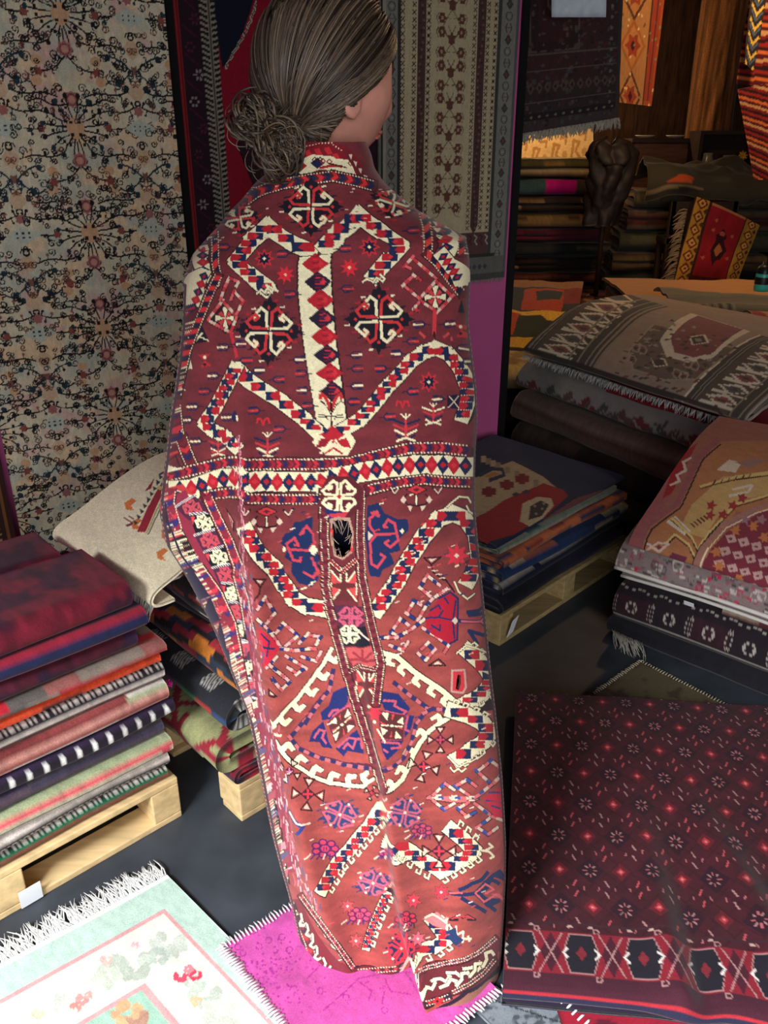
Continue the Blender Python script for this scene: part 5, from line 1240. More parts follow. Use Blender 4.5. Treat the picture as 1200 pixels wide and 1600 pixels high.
mbh = MB()
for k in range(1500):
    a = rgh.uniform(-pi, pi); hl = hairline(a); e0 = math.asin(np.clip(hl + abs(rgh.gauss(0, .01)), -1, 1))
    if k % 3 == 0: e0 = rgh.uniform(e0, 1.5)
    s = np.array([cos(e0) * cos(a), cos(e0) * sin(a), sin(e0)]); w = math.acos(np.clip(np.dot(s, rd), -1, 1))
    if w < .12 or w > 2.75: continue
    off = rgh.uniform(.0, .004); pts = []
    bend = rgh.uniform(-.05, .05); nrm = np.cross(s, rd); nrm /= np.linalg.norm(nrm)
    for t in np.linspace(0, 1, 16):
        d = (sin((1 - t) * w) * s + sin(t * w) * rd) / max(sin(w), 1e-3); d = d + nrm * bend * sin(pi * t) + np.array([0, 0, 1.0]) * .10 * sin(pi * t) * (1 if s[2] < .2 else 0)
        pts.append(skull(d, off + .0015 * sin(pi * t)))
    base = H_D * (1 - (q := rgh.random() ** 1.3)) + H_L * q
    mbh.tube(pts, [.0006] + [rgh.uniform(.0009, .0016)] * 14 + [.0008], 4, tuple(base))
mbh.build('hair_strand', M_HAIR, hair, True)['kind'] = 'stuff'
mbb = MB(); c0 = BUN
C_UP = at_y(402, 190, 1.165); C_LO = at_y(428, 236, 1.158)
for cq in (C_UP, C_LO): mbb.lathe([(.0001, -.019)] + [(.021 * sin(t), -.019 * cos(t)) for t in np.linspace(.15, pi - .15, 14)] + [(.0001, .019)], cq, 20, tuple(c(52, 40, 32)))
ax1 = np.array([.35, -.85, .25]); ax1 /= np.linalg.norm(ax1); b1 = np.cross(ax1, [0, 0, 1.]); b1 /= np.linalg.norm(b1); b2 = np.cross(ax1, b1)
for k in range(200):
    R0 = rgh.uniform(.004, .028) * (1 if k % 5 >= 2 else .85); ph0 = rgh.uniform(0, 6.28); tw = rgh.uniform(.9, 1.9); tl = rgh.uniform(-.5, .5); sgn = rgh.choice((-1, 1)); pts = []
    n_ = np.array([rgh.gauss(0, .35), rgh.gauss(0, .35)]); up_ = k % 5 < 2; cc0 = (C_UP if up_ else C_LO) + b1 * rgh.gauss(0, .006) + b2 * rgh.gauss(0, .007) + ax1 * rgh.gauss(0, .004); t1_ = rgh.gauss(.5 if up_ else -.1, .22); a1_ = ax1 * cos(t1_) + b1 * sin(t1_); B1 = b1 * cos(t1_) - ax1 * sin(t1_)
    for t in np.linspace(0, 1, 14):
        a = ph0 + sgn * tw * pi * t; rr = R0 * (1 + .05 * sin(4 * t + k)); h_ = .020 * sin(2 * a + tl * 3) * (1 - R0 / .05) + .012 * math.sqrt(max(0, 1 - (R0 / .038) ** 2)) * 1.6
        pts.append(cc0 + B1 * rr * cos(a) * 1.02 + b2 * rr * sin(a) * 1.12 + a1_ * (h_ + n_[0] * .008 * sin(a)))
    q = rgh.random(); mbb.tube(pts, [.0006] + [rgh.uniform(.0011, .0019)] * 12 + [.0005], 4, tuple(H_D * (1 - q) + H_L * q))
for k in range(120):   # hair sweeping from the head into the bun
    d = rd + np.array([rgh.gauss(0, .12), rgh.gauss(0, .12), rgh.gauss(0, .14)]); p = skull(d, .003); e = c0 + b1 * rgh.uniform(-.025, .025) + b2 * rgh.uniform(-.028, .028) + ax1 * rgh.uniform(.0, .016)
    m_ = (p + e) / 2 + ax1 * rgh.uniform(.002, .012); q = rgh.random(); mbb.tube(smooth([p, m_, e], 2), .0012, 4, tuple(H_D * (1 - q) + H_L * q))
for k in range(26):    # loose loops and ends at the bun
    a = rgh.uniform(-pi, pi); st_ = c0 + b1 * .028 * cos(a) + b2 * .03 * sin(a); o_ = (b1 * cos(a) + b2 * sin(a)); L_ = rgh.uniform(.008, .024); s2 = rgh.choice((-1, 1)); tg_ = np.cross(ax1, o_) * s2
    mbb.tube(smooth([st_, st_ + o_ * L_ * .7 + tg_ * L_ * .3, st_ + o_ * L_ + tg_ * L_ * 1.0, st_ + o_ * L_ * .6 + tg_ * L_ * 1.5], 2), .0006, 4, tuple(H_L * rgh.uniform(.6, 1.1)))
mbb.build('hair_bun', M_HAIR, hair, True)
mbw = MB()
for k in range(26):
    p = skull(rd + np.array([rgh.gauss(0, .25), rgh.gauss(0, .3), rgh.gauss(-.2, .2)]), .002); mbw.tube(smooth([p, p + np.array([rgh.gauss(0, .006), -.004, -.02]), p + np.array([rgh.gauss(0, .012), -.004, -.05])], 2), .0003, 3, tuple(H_L))
mbw.build('loose_wisp', M_HAIR, hair, True)
# ================================================================== pallets
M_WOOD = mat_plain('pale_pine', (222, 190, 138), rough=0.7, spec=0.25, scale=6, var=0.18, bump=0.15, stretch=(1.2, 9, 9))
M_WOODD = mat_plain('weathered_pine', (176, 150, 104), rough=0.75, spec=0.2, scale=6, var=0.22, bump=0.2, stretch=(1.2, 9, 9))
M_PAPER = mat_plain('white_paper', (236, 238, 240), rough=0.7, spec=0.2, scale=4, var=0.02, bump=0.01)
def pallet(O, el, ed, L, D, Hh, label, mat, bottom=True):
    O = np.array(O, float); el = np.array([el[0], el[1], 0.]); ed = np.array([ed[0], ed[1], 0.]); el /= np.linalg.norm(el); ed /= np.linalg.norm(ed)
    ctr = O + el * L / 2 + ed * D / 2
    t = empty('wooden_pallet', ctr, label, 'pallet', None); bt = 0.017
    up = np.array([0, 0, 1.])
    for k in range(3):
        w = .045; o = O + ed * ((D - w) * k / 2) + up * bt
        bevel(MB().box(o, el * L, ed * w, up * (Hh - 2 * bt)).build('runner_board' if k % 2 else 'side_board', mat, t), .003) if k == 1 else None
    for k in range(3):    # blocks and spacers between the decks
        for j in range(2):
            w = .07; o = O + el * ((L - w) * k / 2) + ed * ((D - .09) * j) + up * bt
            bevel(MB().box(o, el * w, ed * .09, up * (Hh - 2 * bt)).build('block', mat, t), .003)
    for k in range(5):
        w = .085; o = O + ed * ((D - w) * k / 4) + up * (Hh - bt)
        bevel(MB().box(o, el * L, ed * w, up * bt).build('deck_board', mat, t), .003)
    for k in range(3):
        w = .08; o = O + ed * ((D - w) * k / 2)
        bevel(MB().box(o, el * L, ed * w, up * bt).build('bottom_board', mat, t), .003)
    return t
UL, UD = np.array([.727, .687, 0]), np.array([-.687, .727, 0])
B_ = np.array([-.48, 1.523, 0]); OL = B_ - UL * .80
pallet(OL, UL, UD, .80, .52, .118, 'pale wooden pallet at the left under the tall pile of striped kilims', M_WOOD)
PM = np.array([-.335, 1.502, 0]); ML = np.array([.687, -.727, 0]); MD = np.array([.727, .687, 0])
pallet(PM, MD, np.array([-.687, .727, 0]), .62, .70, .112, 'wooden pallet in the middle under the green and patchwork kilims', M_WOOD)
RA = np.array([.366, 2.25, 0]); RL = np.array([.69, .72, 0]); RD = np.array([-.72, .69, 0])
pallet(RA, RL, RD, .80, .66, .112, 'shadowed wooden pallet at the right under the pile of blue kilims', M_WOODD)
def price_tag(p, el, h, w, label, up=np.array([0, 0, 1.]), n=np.array([0, 0, 0.])):
    el = np.array(el, float) / np.linalg.norm(el)
    o = MB().box(np.array(p, float), el * w, up * h, np.cross(el, up) * .0012).build('price_tag', M_PAPER); tag(o, label, 'tag'); return o
tp = at_z(40, 1432); 
price_tag(OL + UL * np.dot(at_z(36, 1425) - OL, UL) + UD * (-.004) + np.array([0, 0, .004]), UL + np.array([0, 0, .02]), .044, .046, 'white paper tag stuck to the left pallet below the striped kilims')
price_tag(RA + RL * .02 + RD * (-.012) + np.array([0, 0, .03]), RL + np.array([0, 0, .25]), .062, .034, 'small white paper tag on the right pallet below the blue kilims', up=np.array([.25, .05, .95]))

# ================================================================== piles of folded rugs
def fold2(D, T): 
    r = T / 2
    return [(x, 0) for x in np.linspace(D, r, 12)] + [(r - r * sin(a), r - r * cos(a)) for a in np.linspace(0, pi, 15)[1:-1]] + [(x, T) for x in np.linspace(r, D, 24)]
def fold4(D, T):
    r = T / 4 - .001; p = [(x, 0) for x in np.linspace(D, r, 10)] + [(r - r * sin(a), r - r * cos(a)) for a in np.linspace(0, pi, 11)[1:-1]] + [(x, 2 * r) for x in np.linspace(r, D - .01, 10)]
    p += [(D - .008, 2 * r + .001)]; z = 2 * r + .003
    return p + [(x, z) for x in np.linspace(D - .01, r, 10)] + [(r - r * sin(a), z + r - r * cos(a)) for a in np.linspace(0, pi, 11)[1:-1]] + [(x, z + 2 * r) for x in np.linspace(r, D, 20)]
BKc, WHc, ORc, PKc, SGc, GRc, NVc, PUc, BRc = c(38, 30, 36), c(222, 208, 198), c(214, 74, 40), c(206, 78, 90), c(158, 166, 128), c(20, 96, 66), c(46, 44, 76), c(50, 34, 62), c(124, 66, 60)
RDc, MRc, GYc, CRc = c(176, 30, 46), c(92, 26, 42), c(112, 106, 100), c(226, 206, 170)
DASH = (c(222, 210, 200), c(40, 32, 36), .012, 'dash')
def bands_for(T, seq, seed): 
    """stripes spread over the visible fold, listed from the bottom of the fold to its top"""
    tot = sum(w for w, _ in seq); vis_ = 1.57 * T
    bb = [(w / tot * vis_, col) for w, col in seq]
    return pat_stripes(bb, a0=-vis_ / 2 + 0.0, seed=seed)
left_specs = [
 ('kilim', 'bottom kilim of the left pile, black with green and dashed cream lines', .040, 2, [(2, (c(206, 170, 130), BKc, .014, 'dash')), (2, c(150, 60, 50)), (4, GRc), (1, BKc), (2, DASH), (2, BKc)]),
 ('kilim', 'black and cream striped kilim second from the bottom of the left pile', .050, 2, [(2, DASH), (3, BKc), (5, WHc), (3, BKc), (1, c(120, 30, 50))]),
 ('kilim', 'salmon pink and sage green kilim low in the left pile', .046, 2, [(1, BKc), (3, c(188, 190, 160)), (5, PKc), (1, c(70, 40, 50)), (4, SGc)]),
 ('kilim', 'dusky navy and grey kilim below the one with white diamonds in the left pile', .048, 2, [(3, NVc), (4, c(84, 66, 78)), (3, c(58, 54, 76)), (4, c(88, 80, 84))]),
 ('kilim', 'dark purple kilim with a row of white diamonds in the left pile', .044, 2, [(2, PUc), (5, (c(230, 226, 220), c(34, 26, 36), .034, 'dia')), (5, PUc)]),
 ('kilim', 'brown, cream and rose striped kilim in the middle of the left pile', .056, 2, [(2, c(206, 150, 136)), (1.5, WHc), (2, c(150, 72, 68)), (1, WHc), (2, c(196, 136, 124)), (1.5, c(104, 52, 50)), (1, SGc), (1.5, c(120, 56, 54)), (1.5, WHc), (2, c(150, 66, 66))]),
 ('kilim', 'black kilim with a broad white stripe and a dashed line in the left pile', .052, 2, [(1, BKc), (4.5, WHc), (3, BKc), (1.5, DASH), (3, BKc)]),
 ('kilim', 'bright orange kilim in the left pile', .030, 2, [(1, BKc), (6, ORc), (1, c(150, 40, 36))]),
 ('folded_rug', 'thin red and grey patterned rug just above the orange kilim in the left pile', .030, 2, None),
 ('folded_rug', 'plum rug with navy tassels under the red and navy one in the left pile', .052, 2, None),
 ('folded_rug', 'red rug with a navy fold in the upper left pile', .044, 2, [(3, c(110, 26, 44)), (4, c(34, 38, 72)), (2, c(26, 30, 56)), (4, c(156, 34, 56))]),
 ('folded_rug', 'thick maroon folded rug on top of the left pile', .070, 2, None)]
zc = .120
for k, (nm, lb, T, n, seq) in enumerate(left_specs):
    T *= .85; rg = random.Random(40 + k); D = .385 + rg.uniform(-.02, .02) - (.15 if k == 11 else 0); sh = rg.uniform(-.012, .012); rl = rg.uniform(-.02, .02) + (.02 if k in (5,) else 0) - .0
    if k >= 9: rl -= .03
    if seq: pt = bands_for(T, seq, 60 + k)
    elif k == 8: pt = pat_blocks([c(186, 34, 48), c(150, 90, 84), c(140, 124, 112), c(176, 70, 66), c(96, 88, 84)], .07, .03, 5)
    elif k == 9: pt = pat_plain(c(78, 24, 40), c(44, 26, 50), 22, .3, 5)
    else: pt = pat_plain(c(110, 26, 42), c(66, 22, 44), 18, .3, 9)
    fr = rg.uniform(-.012, .012)
    el = UL + UD * fr; ed = UD - UL * fr
    o = folded(nm, OL + UL * (-.02 + rl) + UD * sh + np.array([0, 0, zc]), el, ed, .82, fold2(D, T), pt, 56, 170, T * .44, 100 + k, .003, M_FLAT if k < 9 else M_PILE)
    tag(o, lb, 'kilim' if nm == 'kilim' else 'rug', 'folded rugs and kilims of the left pile')
    if k == 9:
        ee = [OL + UL * (.10 + .05 * q) + UD * (-.012) + np.array([0, 0, zc + .012]) for q in range(7)]
        fringe('tassel', ee, UL * .3 - UD * .5 + np.array([0, 0, -.8]), .06, 16, o, c(190, 176, 172), .0016, .5, seed=8); fringe('tassel', [q - UL * .0 for q in ee], -UD * .6 + np.array([0, 0, -.8]), .05, 60, o, c(40, 28, 54), .0018, .4, seed=9)
    zc += T + .004
o = folded('folded_rug', OL + UL * (-.02) + UD * .25 + np.array([0, 0, zc - .0625]), UL, UD, .74, fold2(.15, .050), pat_plain(c(92, 24, 42), c(58, 20, 40), 18, .3, 19), 60, 130, .024, 201, .006, M_PILE)
tag(o, 'narrow plum folded rug lying behind the maroon one on top of the left pile', 'rug', 'folded rugs and kilims of the left pile')
mp = OL + UL * .815 + UD * .02 + np.array([0, 0, .36]); 
mb = MB(); rg = random.Random(2)
for q in range(40):
    d = np.array([rg.gauss(0, 1), rg.gauss(0, 1), rg.gauss(0, 1)]); d /= np.linalg.norm(d); mb.tube([mp, mp + d * .011], [.0016, .0012], 4, tuple(c(222, 20, 150)))
tag(mb.build('pompom', M_FRINGE, None, True), 'bright pink pompom at the edge of the striped kilims in the left pile', 'pompom')

# ---- middle pile: patchwork kilims, folds towards the left pile
MO = PM - ML * .76
def MP(m, d, z): return PM - ML * m + MD * d + np.array([0, 0, z])
patch = [c(34, 28, 32), c(196, 118, 50), c(160, 44, 58), c(48, 54, 78), c(30, 26, 30), c(206, 110, 36), c(110, 34, 48), c(36, 30, 34)]
def pat_kilimrows(rows, pl, seed, wv=.02):
    """rows: (width, list of colours) with blocks along the length"""
    tot = sum(r[0] for r in rows)
    def f(l, a, x, z):
        q = np.mod(a + .02 * np.sin(l * 9), tot); out = np.zeros(a.shape + (3,)); e = 0
        for i, (w, cols) in enumerate(rows):
            m = (q >= e) & (q < e + w); k = (np.floor(l / pl + i * .37)).astype(int) % len(cols); out[m] = np.array(cols)[k][m]; e += w
        return mixn(out, l, a, .14, 90, seed)
    return f
cg = c(150, 150, 104)
def green_draw(l, a, x, z):
    o = np.broadcast_to(cg, a.shape + (3,)).copy(); u = np.mod(l, .20) / .20; v = np.mod(a + .03, .16) / .16
    w = (np.abs(np.abs(u - .5) * 1.2 - np.abs(v - .5) * 1.1) < .085) | ((np.abs(u - .5) < .28) & (np.abs(v - .2) < .05)) | ((np.abs(u - .78) < .04) & (np.abs(v - .35) < .18))
    o[w] = c(142, 34, 48); return mixn(o, l, a, .12, 100, 3)
brw = pat_kilimrows([(.022, [c(44, 34, 34)]), (.010, [c(190, 96, 40), c(44, 34, 34)]), (.014, [c(60, 30, 38)]), (.008, [c(206, 198, 186), c(48, 38, 40)]), (.020, [c(36, 30, 36)]), (.006, [c(150, 50, 50)]), (.012, [c(52, 40, 44), c(200, 190, 180), c(52, 40, 44)])], .11, 4)
ptw = pat_kilimrows([(.020, [c(200, 116, 44), c(34, 30, 34), c(150, 40, 56)]), (.018, [c(34, 28, 34), c(170, 48, 60), c(46, 50, 74)]), (.022, [c(164, 40, 60), c(40, 46, 66), c(196, 116, 50)]), (.018, [c(40, 34, 40), c(206, 122, 40), c(46, 54, 70)])], .085, 6)
def blk_draw(l, a, x, z):
    o = np.broadcast_to(c(40, 42, 48), a.shape + (3,)).copy(); u = np.mod(l, .13); v = np.mod(a, .11)
    w = ((np.abs(u - .06) < .028) & (np.abs(v - .05) < .022) & (np.mod(u * 140 + v * 60, 1) < .5)); o[w] = c(190, 186, 178)
    w2 = v > .09; o[w2] = np.array([c(170, 50, 46), c(44, 70, 110), c(110, 44, 104), c(30, 110, 66)])[(np.floor(l / .07).astype(int)) % 4][w2]
    return mixn(o, l, a, .14, 90, 5)
mid_specs = [
 ('folded_rug', 'dark red and black kilim at the bottom of the middle pile on the pallet', .035, pat_blocks([c(150, 30, 48), c(40, 34, 44), c(110, 28, 44), c(60, 40, 60)], .07, .02, 4), .00, .0),
 ('kilim', 'sage green kilim with dark red angular motifs low in the middle pile', .085, green_draw, -.055, .01),
 ('kilim', 'black kilim with grey motifs and a green, purple and red border in the middle pile', .075, blk_draw, -.005, .03),
 ('kilim', 'patchwork kilim of orange, black and crimson blocks in the middle pile', .085, ptw, .02, .02),
 ('kilim', 'dark maroon kilim sunk between the patchwork and the striped one in the middle pile', .040, pat_plain(c(64, 20, 36), c(40, 26, 40), 10), .06, .05),
 ('kilim', 'black kilim with thin orange, white and brown stripes near the top of the middle pile', .075, brw, .045, .06)]
zc = .114
for k, (nm, lb, T, pt, dd, ex_) in enumerate(mid_specs):
    o = folded(nm, MP(.72 - ex_ * .4, dd, zc), ML, MD, .72 - ex_, fold2(.42 - dd, T), pt, 110, 170, T * .42, 300 + k, .006, M_FLAT, sweep=.02)
    tag(o, lb, 'kilim' if nm == 'kilim' else 'rug', 'kilims of the middle pile'); zc += T + .007
    if k == 5: fringe('fringe', [MP(.70, .06, zc - .01), MP(.52, .06, zc - .01), MP(.40, .05, zc - .012)], -MD * .7 + np.array([0, 0, -.6]), .05, 90, o, c(196, 190, 176), .0012, .3, seed=21)
# cream kilim with orange figures, rolled at its left end, and a cloth with dark crosses under it
def gridconv(P):
    gx_, gy_ = proj(P); dp = P[..., 1] * cos(PITCH) - (P[..., 2] - CAMH) * sin(PITCH)
    def f(p):
        out = np.empty((len(p), 2))
        for i, (x, y) in enumerate(p):
            s = np.hypot(gx_ - x, gy_ - y) + 30 * dp; r, q = np.unravel_index(np.argmin(s), s.shape); out[i] = (q, r)
        return out
    return f
def draped(name, Pt, base, draw=None, t=.008, mat=None, up=True):
    """free cloth surface; the drawing is laid out on the cloth's own grid"""
    C0 = np.empty(Pt.shape, np.float32); C0[:] = base
    cvx = Canvas(Pt.shape[0], Pt.shape[1], c(0, 0, 0), gridconv(Pt)); cvx.a = C0
    if draw: draw(cvx)
    n0 = np.cross(np.gradient(Pt, axis=0), np.gradient(Pt, axis=1)); m = n0[Pt.shape[0] // 2, Pt.shape[1] // 2]
    A, B = np.meshgrid(np.linspace(0, 1, Pt.shape[0]), np.linspace(0, 1, Pt.shape[1]), indexing='ij')
    toc = np.array([0, 0, CAMH]) - Pt[Pt.shape[0] // 2, Pt.shape[1] // 2]
    return sheet(name, Pt, mixn(cvx.a, A, B, .06, 90, 4), t, mat or M_PILE, None, np.dot(m, toc) < 0)
def sweepgrid(O, el, ed, L, path, ns, nl, seed=0, wave=.005, sweep=.01, shear=0.0):
    O = np.array(O, float); el = np.array(el, float); ed = np.array(ed, float); el /= np.linalg.norm(el); ed /= np.linalg.norm(ed)
    P2, a = resample(smooth(path, 2), ns); l = np.linspace(0, L, nl); A, Lg = np.meshgrid(a, l, indexing='ij')
    X_ = P2[:, 0][:, None] + wob(Lg * 3.5, A * 4, seed, sweep) + shear * Lg; Z2 = P2[:, 1][:, None] + wob(Lg * 4, A * 5, seed + 3, wave)
    return O + el * Lg[..., None] + ed * X_[..., None] + np.array([0, 0, 1.]) * Z2[..., None]
zt = zc
Pc = sweepgrid(MP(.585, -.065, zt), ML, MD, .46, [(.02, .012), (-.03, .012), (-.045, .030), (-.03, .055), (.03, .075), (.12, .12), (.22, .165), (.32, .17)], 150, 190, 5, .007, .02)
def cream_draw(v):
    for x, y in ((205, 790), (262, 835), (255, 868), (215, 820)): v.poly([(x - 10, y - 5), (x + 2, y - 12), (x + 9, y - 8), (x, y), (x + 4, y + 8), (x - 8, y + 6)], c(222, 122, 62))
    v.poly([(214, 830), (226, 832), (262, 760), (254, 752)], c(166, 40, 56)); v.stroke([(229, 832), (264, 762)], 3, c(196, 176, 120)); v.stroke([(232, 834), (266, 766)], 2, c(110, 110, 90))
    for q in range(9): v.poly([(210 + q * 5, 822 - q * 9), (216 + q * 5, 816 - q * 9), (209 + q * 5, 814 - q * 9)], c(50, 60, 60))
    v.stroke([(195, 808), (206, 818), (198, 822)], 3, c(130, 40, 60)); v.stroke([(203, 806), (208, 812)], 3, c(130, 40, 60))
    v.stroke([(262, 848), (268, 842), (268, 858), (276, 850), (274, 866), (280, 858)], 5, c(84, 66, 120)); v.poly([(226, 768), (238, 752), (242, 746), (236, 764)], c(150, 40, 50)); v.stroke([(250, 742), (262, 734)], 3, c(90, 60, 70)); v.ell(250, 762, 5, 3, c(206, 196, 120))
    for q in range(7): v.stroke([(280 + q * 6, 880 + q * 5), (290 + q * 6, 872 + q * 5)], 3, (c(200, 80, 60), c(150, 60, 80), c(230, 160, 110))[q % 3])
o = draped('kilim', Pc, c(240, 224, 190), cream_draw, .007, M_FLAT); tag(o, 'cream kilim with orange figures on top of the middle pile by the woman\'s elbow', 'kilim', 'kilims of the middle pile')
fringe('fringe', [Pc[12, 40], Pc[12, 100], Pc[12, 180]], -MD * .5 + np.array([0, 0, -.8]), .035, 120, o, c(240, 236, 226), .0012, .3, seed=31)
Pk = sweepgrid(MP(.60, -.06, zt - .03), ML, MD, .34, [(.3, .018), (.05, .018), (0, .016), (-.022, -.01), (-.03, -.05)][::-1], 70, 110, 8, .004, .01)
def cross_draw(v):
    for x, y in ((232, 888), (245, 900), (222, 878)):
        v.rect(x - 8, y - 3, x + 8, y + 3, c(48, 40, 40)); v.rect(x - 3, y - 9, x + 4, y + 10, c(48, 40, 40))
    v.stroke([(235, 895), (275, 914)], 6, c(176, 74, 44)); v.ell(203, 875, 6, 4, c(60, 90, 150))
o = draped('kilim', Pk, c(226, 220, 212), cross_draw, .006, M_FLAT); tag(o, 'white kilim with dark crosses and an orange bar tucked under the cream one', 'kilim', 'kilims of the middle pile')

# ---- right pile of blue kilims
BL0, BL3 = c(26, 48, 88), c(20, 24, 44)
blue_specs = [
 ('kilim', 'near-black kilim at the bottom of the blue pile on the right pallet', .050, pat_plain(c(22, 20, 30), c(30, 26, 46), 10), 0, 0),
 ('kilim', 'navy kilim with a thin white line, second from the bottom of the blue pile', .046, pat_stripes([(.05, BL3), (.004, c(170, 160, 150)), (.06, c(24, 30, 56))], -.03), .01, .02),
 ('kilim', 'bright blue kilim with cream and orange ends in the blue pile', .044, pat_kilimrows([(.030, [BL0, BL0, BL0, c(190, 170, 130), c(26, 48, 88)]), (.016, [c(186, 164, 124), c(176, 96, 60), BL0]), (.030, [BL0])], .2, 3), .0, .0),
 ('kilim', 'orange-brown and blue kilim under the top one of the blue pile', .034, pat_kilimrows([(.018, [c(176, 92, 56), c(186, 104, 66)]), (.014, [c(34, 52, 84), c(130, 50, 40), c(34, 52, 84)]), (.016, [c(180, 98, 62)])], .23, 8), .005, .01),
 ('kilim', 'grey-green kilim just below the top of the blue pile', .020, pat_stripes([(.02, c(96, 116, 108)), (.01, c(40, 44, 50)), (.016, c(160, 150, 124))], -.01), .03, .05)]
zc = .114
for k, (nm, lb, T, pt, dd, ex_) in enumerate(blue_specs):
    o = folded(nm, RA + RL * (.0 + ex_ * .3) + RD * dd + np.array([0, 0, zc]), RL, RD, .76 - ex_, fold2(.62, T), pt, 60, 130, T * .43, 400 + k, .004, M_FLAT)
    tag(o, lb, 'kilim', 'kilims of the blue pile'); zc += T + .005
Pb = sweepgrid(RA + RL * .0 + RD * .05 + np.array([0, 0, zc]), RL, RD, .80, [(.03, -.004), (.0, -.004), (-.014, .004), (-.005, .012), (.12, .018), (.4, .028), (.60, .03)], 170, 190, 15, .006, .015)
def blue_draw(v):
    v.poly([(700, 760), (745, 745), (800, 720), (850, 745), (870, 762), (820, 790), (760, 800), (735, 812), (700, 830)], c(176, 160, 126))
    for q in range(16): v.poly([(752 + q * 7.4, 712 + q * 3.4), (760 + q * 7.4, 712 + q * 3.4), (762 + q * 7.4, 722 + q * 3.4), (752 + q * 7.4, 722 + q * 3.4)], c(140, 130, 106) if q % 2 else c(176, 160, 126))
    v.poly([(735, 815), (790, 780), (850, 755), (880, 765), (888, 775), (850, 810), (800, 835), (760, 850), (735, 850)], c(150, 30, 34))
    for x, y in ((764, 768), (792, 757), (816, 748)): v.rect(x - 11, y - 5, x + 11, y + 5, c(120, 26, 28)); v.rect(x - 5, y - 8, x + 5, y + 8, c(120, 26, 28))
    v.stroke([(750, 742), (770, 733), (785, 733), (788, 742), (765, 750)], 5, c(40, 46, 76)); v.poly([(754, 744), (772, 737), (782, 740), (765, 747)], c(170, 130, 60))
    v.poly([(812, 815), (816, 786), (840, 776), (862, 778), (866, 790), (846, 812), (826, 822)], c(200, 186, 150)); v.poly([(826, 812), (828, 792), (844, 782), (858, 788), (846, 806)], c(60, 54, 54))
    for x, y in ((836, 790), (848, 794), (838, 802), (850, 786)): v.ell(x, y, 2, 2, c(150, 146, 140))
    v.poly([(850, 812), (900, 778), (950, 765), (952, 780), (900, 796), (860, 820)], c(110, 62, 66))
    for x, y in ((806, 772), (822, 768)): v.ell(x, y, 6, 3, c(70, 60, 60))
o = draped('kilim', Pb, c(24, 34, 66), blue_draw, .008, M_FLAT); tag(o, 'navy kilim with red and cream motifs spread on top of the blue pile', 'kilim', 'kilims of the blue pile')
# ================================================================== grey pile behind the blue one
GA = np.array([.60, 3.72, 0]); GL = np.array([.51, -.86, 0]); GD = np.array([.86, .51, 0])
gspec = [
 ('folded_rug', 'dark brown rug at the bottom of the grey pile', .135, pat_plain(c(66, 50, 46), c(88, 66, 58), 8), .0, 0.0),
 ('folded_rug', 'brown rug low in the grey pile behind the blue kilims', .13, pat_plain(c(84, 66, 58), c(60, 46, 44), 8), .0, .0),
 ('folded_rug', 'brown rug with striped border below the grey zigzag one in the grey pile', .13, pat_stripes([(.02, c(110, 84, 74)), (.006, c(52, 40, 36)), (.05, c(104, 76, 66)), (.006, c(140, 120, 100)), (.03, c(84, 56, 50)), (.006, c(52, 40, 36)), (.03, c(120, 96, 84))], -.1), -.03, .0)]
zc = 0.003
for k, (nm, lb, T, pt, dd, ex_) in enumerate(gspec):
    o = folded(nm, GA + GL * ex_ + GD * dd + np.array([0, 0, zc]), GL, GD, 1.25, fold2(.75, T), pt, 60, 120, T * .4, 500 + k, .006, M_PILE, sweep=.03)
    tag(o, lb, 'rug', 'rugs of the grey pile'); zc += T + .012
zg = zc
Pz = sweepgrid(GA + np.array([0, 0, zg]), GL, GD, 1.12, [(.6, .01), (.05, .006), (.0, .02), (.02, .08), (.12, .15), (.4, .24), (.7, .25)], 140, 230, 21, .008, .03)
def zig_draw(v):
    rg = random.Random(4)
    for q in range(11):
        x, y = 800 + q * 28, 606 + q * 9.5
        col = (c(96, 70, 66), c(110, 50, 52), c(76, 72, 72))[q % 3]
        for dx, dy in ((-8, -6), (0, 4), (8, 14), (4, -14), (12, -2)): v.poly([(x + dx - 7, y + dy - 4), (x + dx + 5, y + dy - 9), (x + dx + 8, y + dy + 3), (x + dx - 3, y + dy + 9)], col)
    for q in range(40):
        x = rg.uniform(800, 1090); y = 590 + (x - 800) * .33 + rg.uniform(0, 50); v.stroke([(x, y), (x + 8, y - 12)], 3, (c(132, 126, 120), c(80, 76, 76))[q % 2])
    v.stroke([(800, 655), (900, 690), (1000, 720), (1090, 735)], 5, c(112, 92, 80))
o = draped('folded_rug', Pz, c(136, 130, 124), zig_draw, .012); tag(o, 'grey rug with dark zigzag flames just under the crimson one in the grey pile', 'rug', 'rugs of the grey pile')
Pr = sweepgrid(GA + GL * .10 + GD * .01 + np.array([0, 0, zg + .13]), GL, GD, 1.12, [(.6, .10), (.14, .02), (.03, -.045), (.06, -.02), (.18, .05), (.5, .125), (.7, .13)], 90, 150, 23, .006, .03)
def crim_draw(v):
    for x, y in ((1130, 640), (1150, 655), (1100, 690), (1120, 720), (1080, 640)): v.dia(x, y, 8, 10, c(96, 60, 58)); v.dia(x, y, 4, 5, c(60, 40, 44))
o = draped('folded_rug', Pr, c(128, 22, 34), crim_draw, .01); tag(o, 'crimson rug showing as a thin edge below the patterned rug on the grey pile', 'rug', 'rugs of the grey pile')
Pg2 = sweepgrid(GA + GL * .045 + GD * .0 + np.array([0, 0, zg + .175]), GL, GD, 1.16, [(.6, .10), (.12, .045), (.02, -.01), (-.008, .005), (.01, .03), (.12, .10), (.30, .19), (.55, .20), (.75, .19)], 230, 330, 27, .006, .02)
GB, GC2, GF = c(80, 74, 66), c(222, 210, 186), c(160, 140, 122)
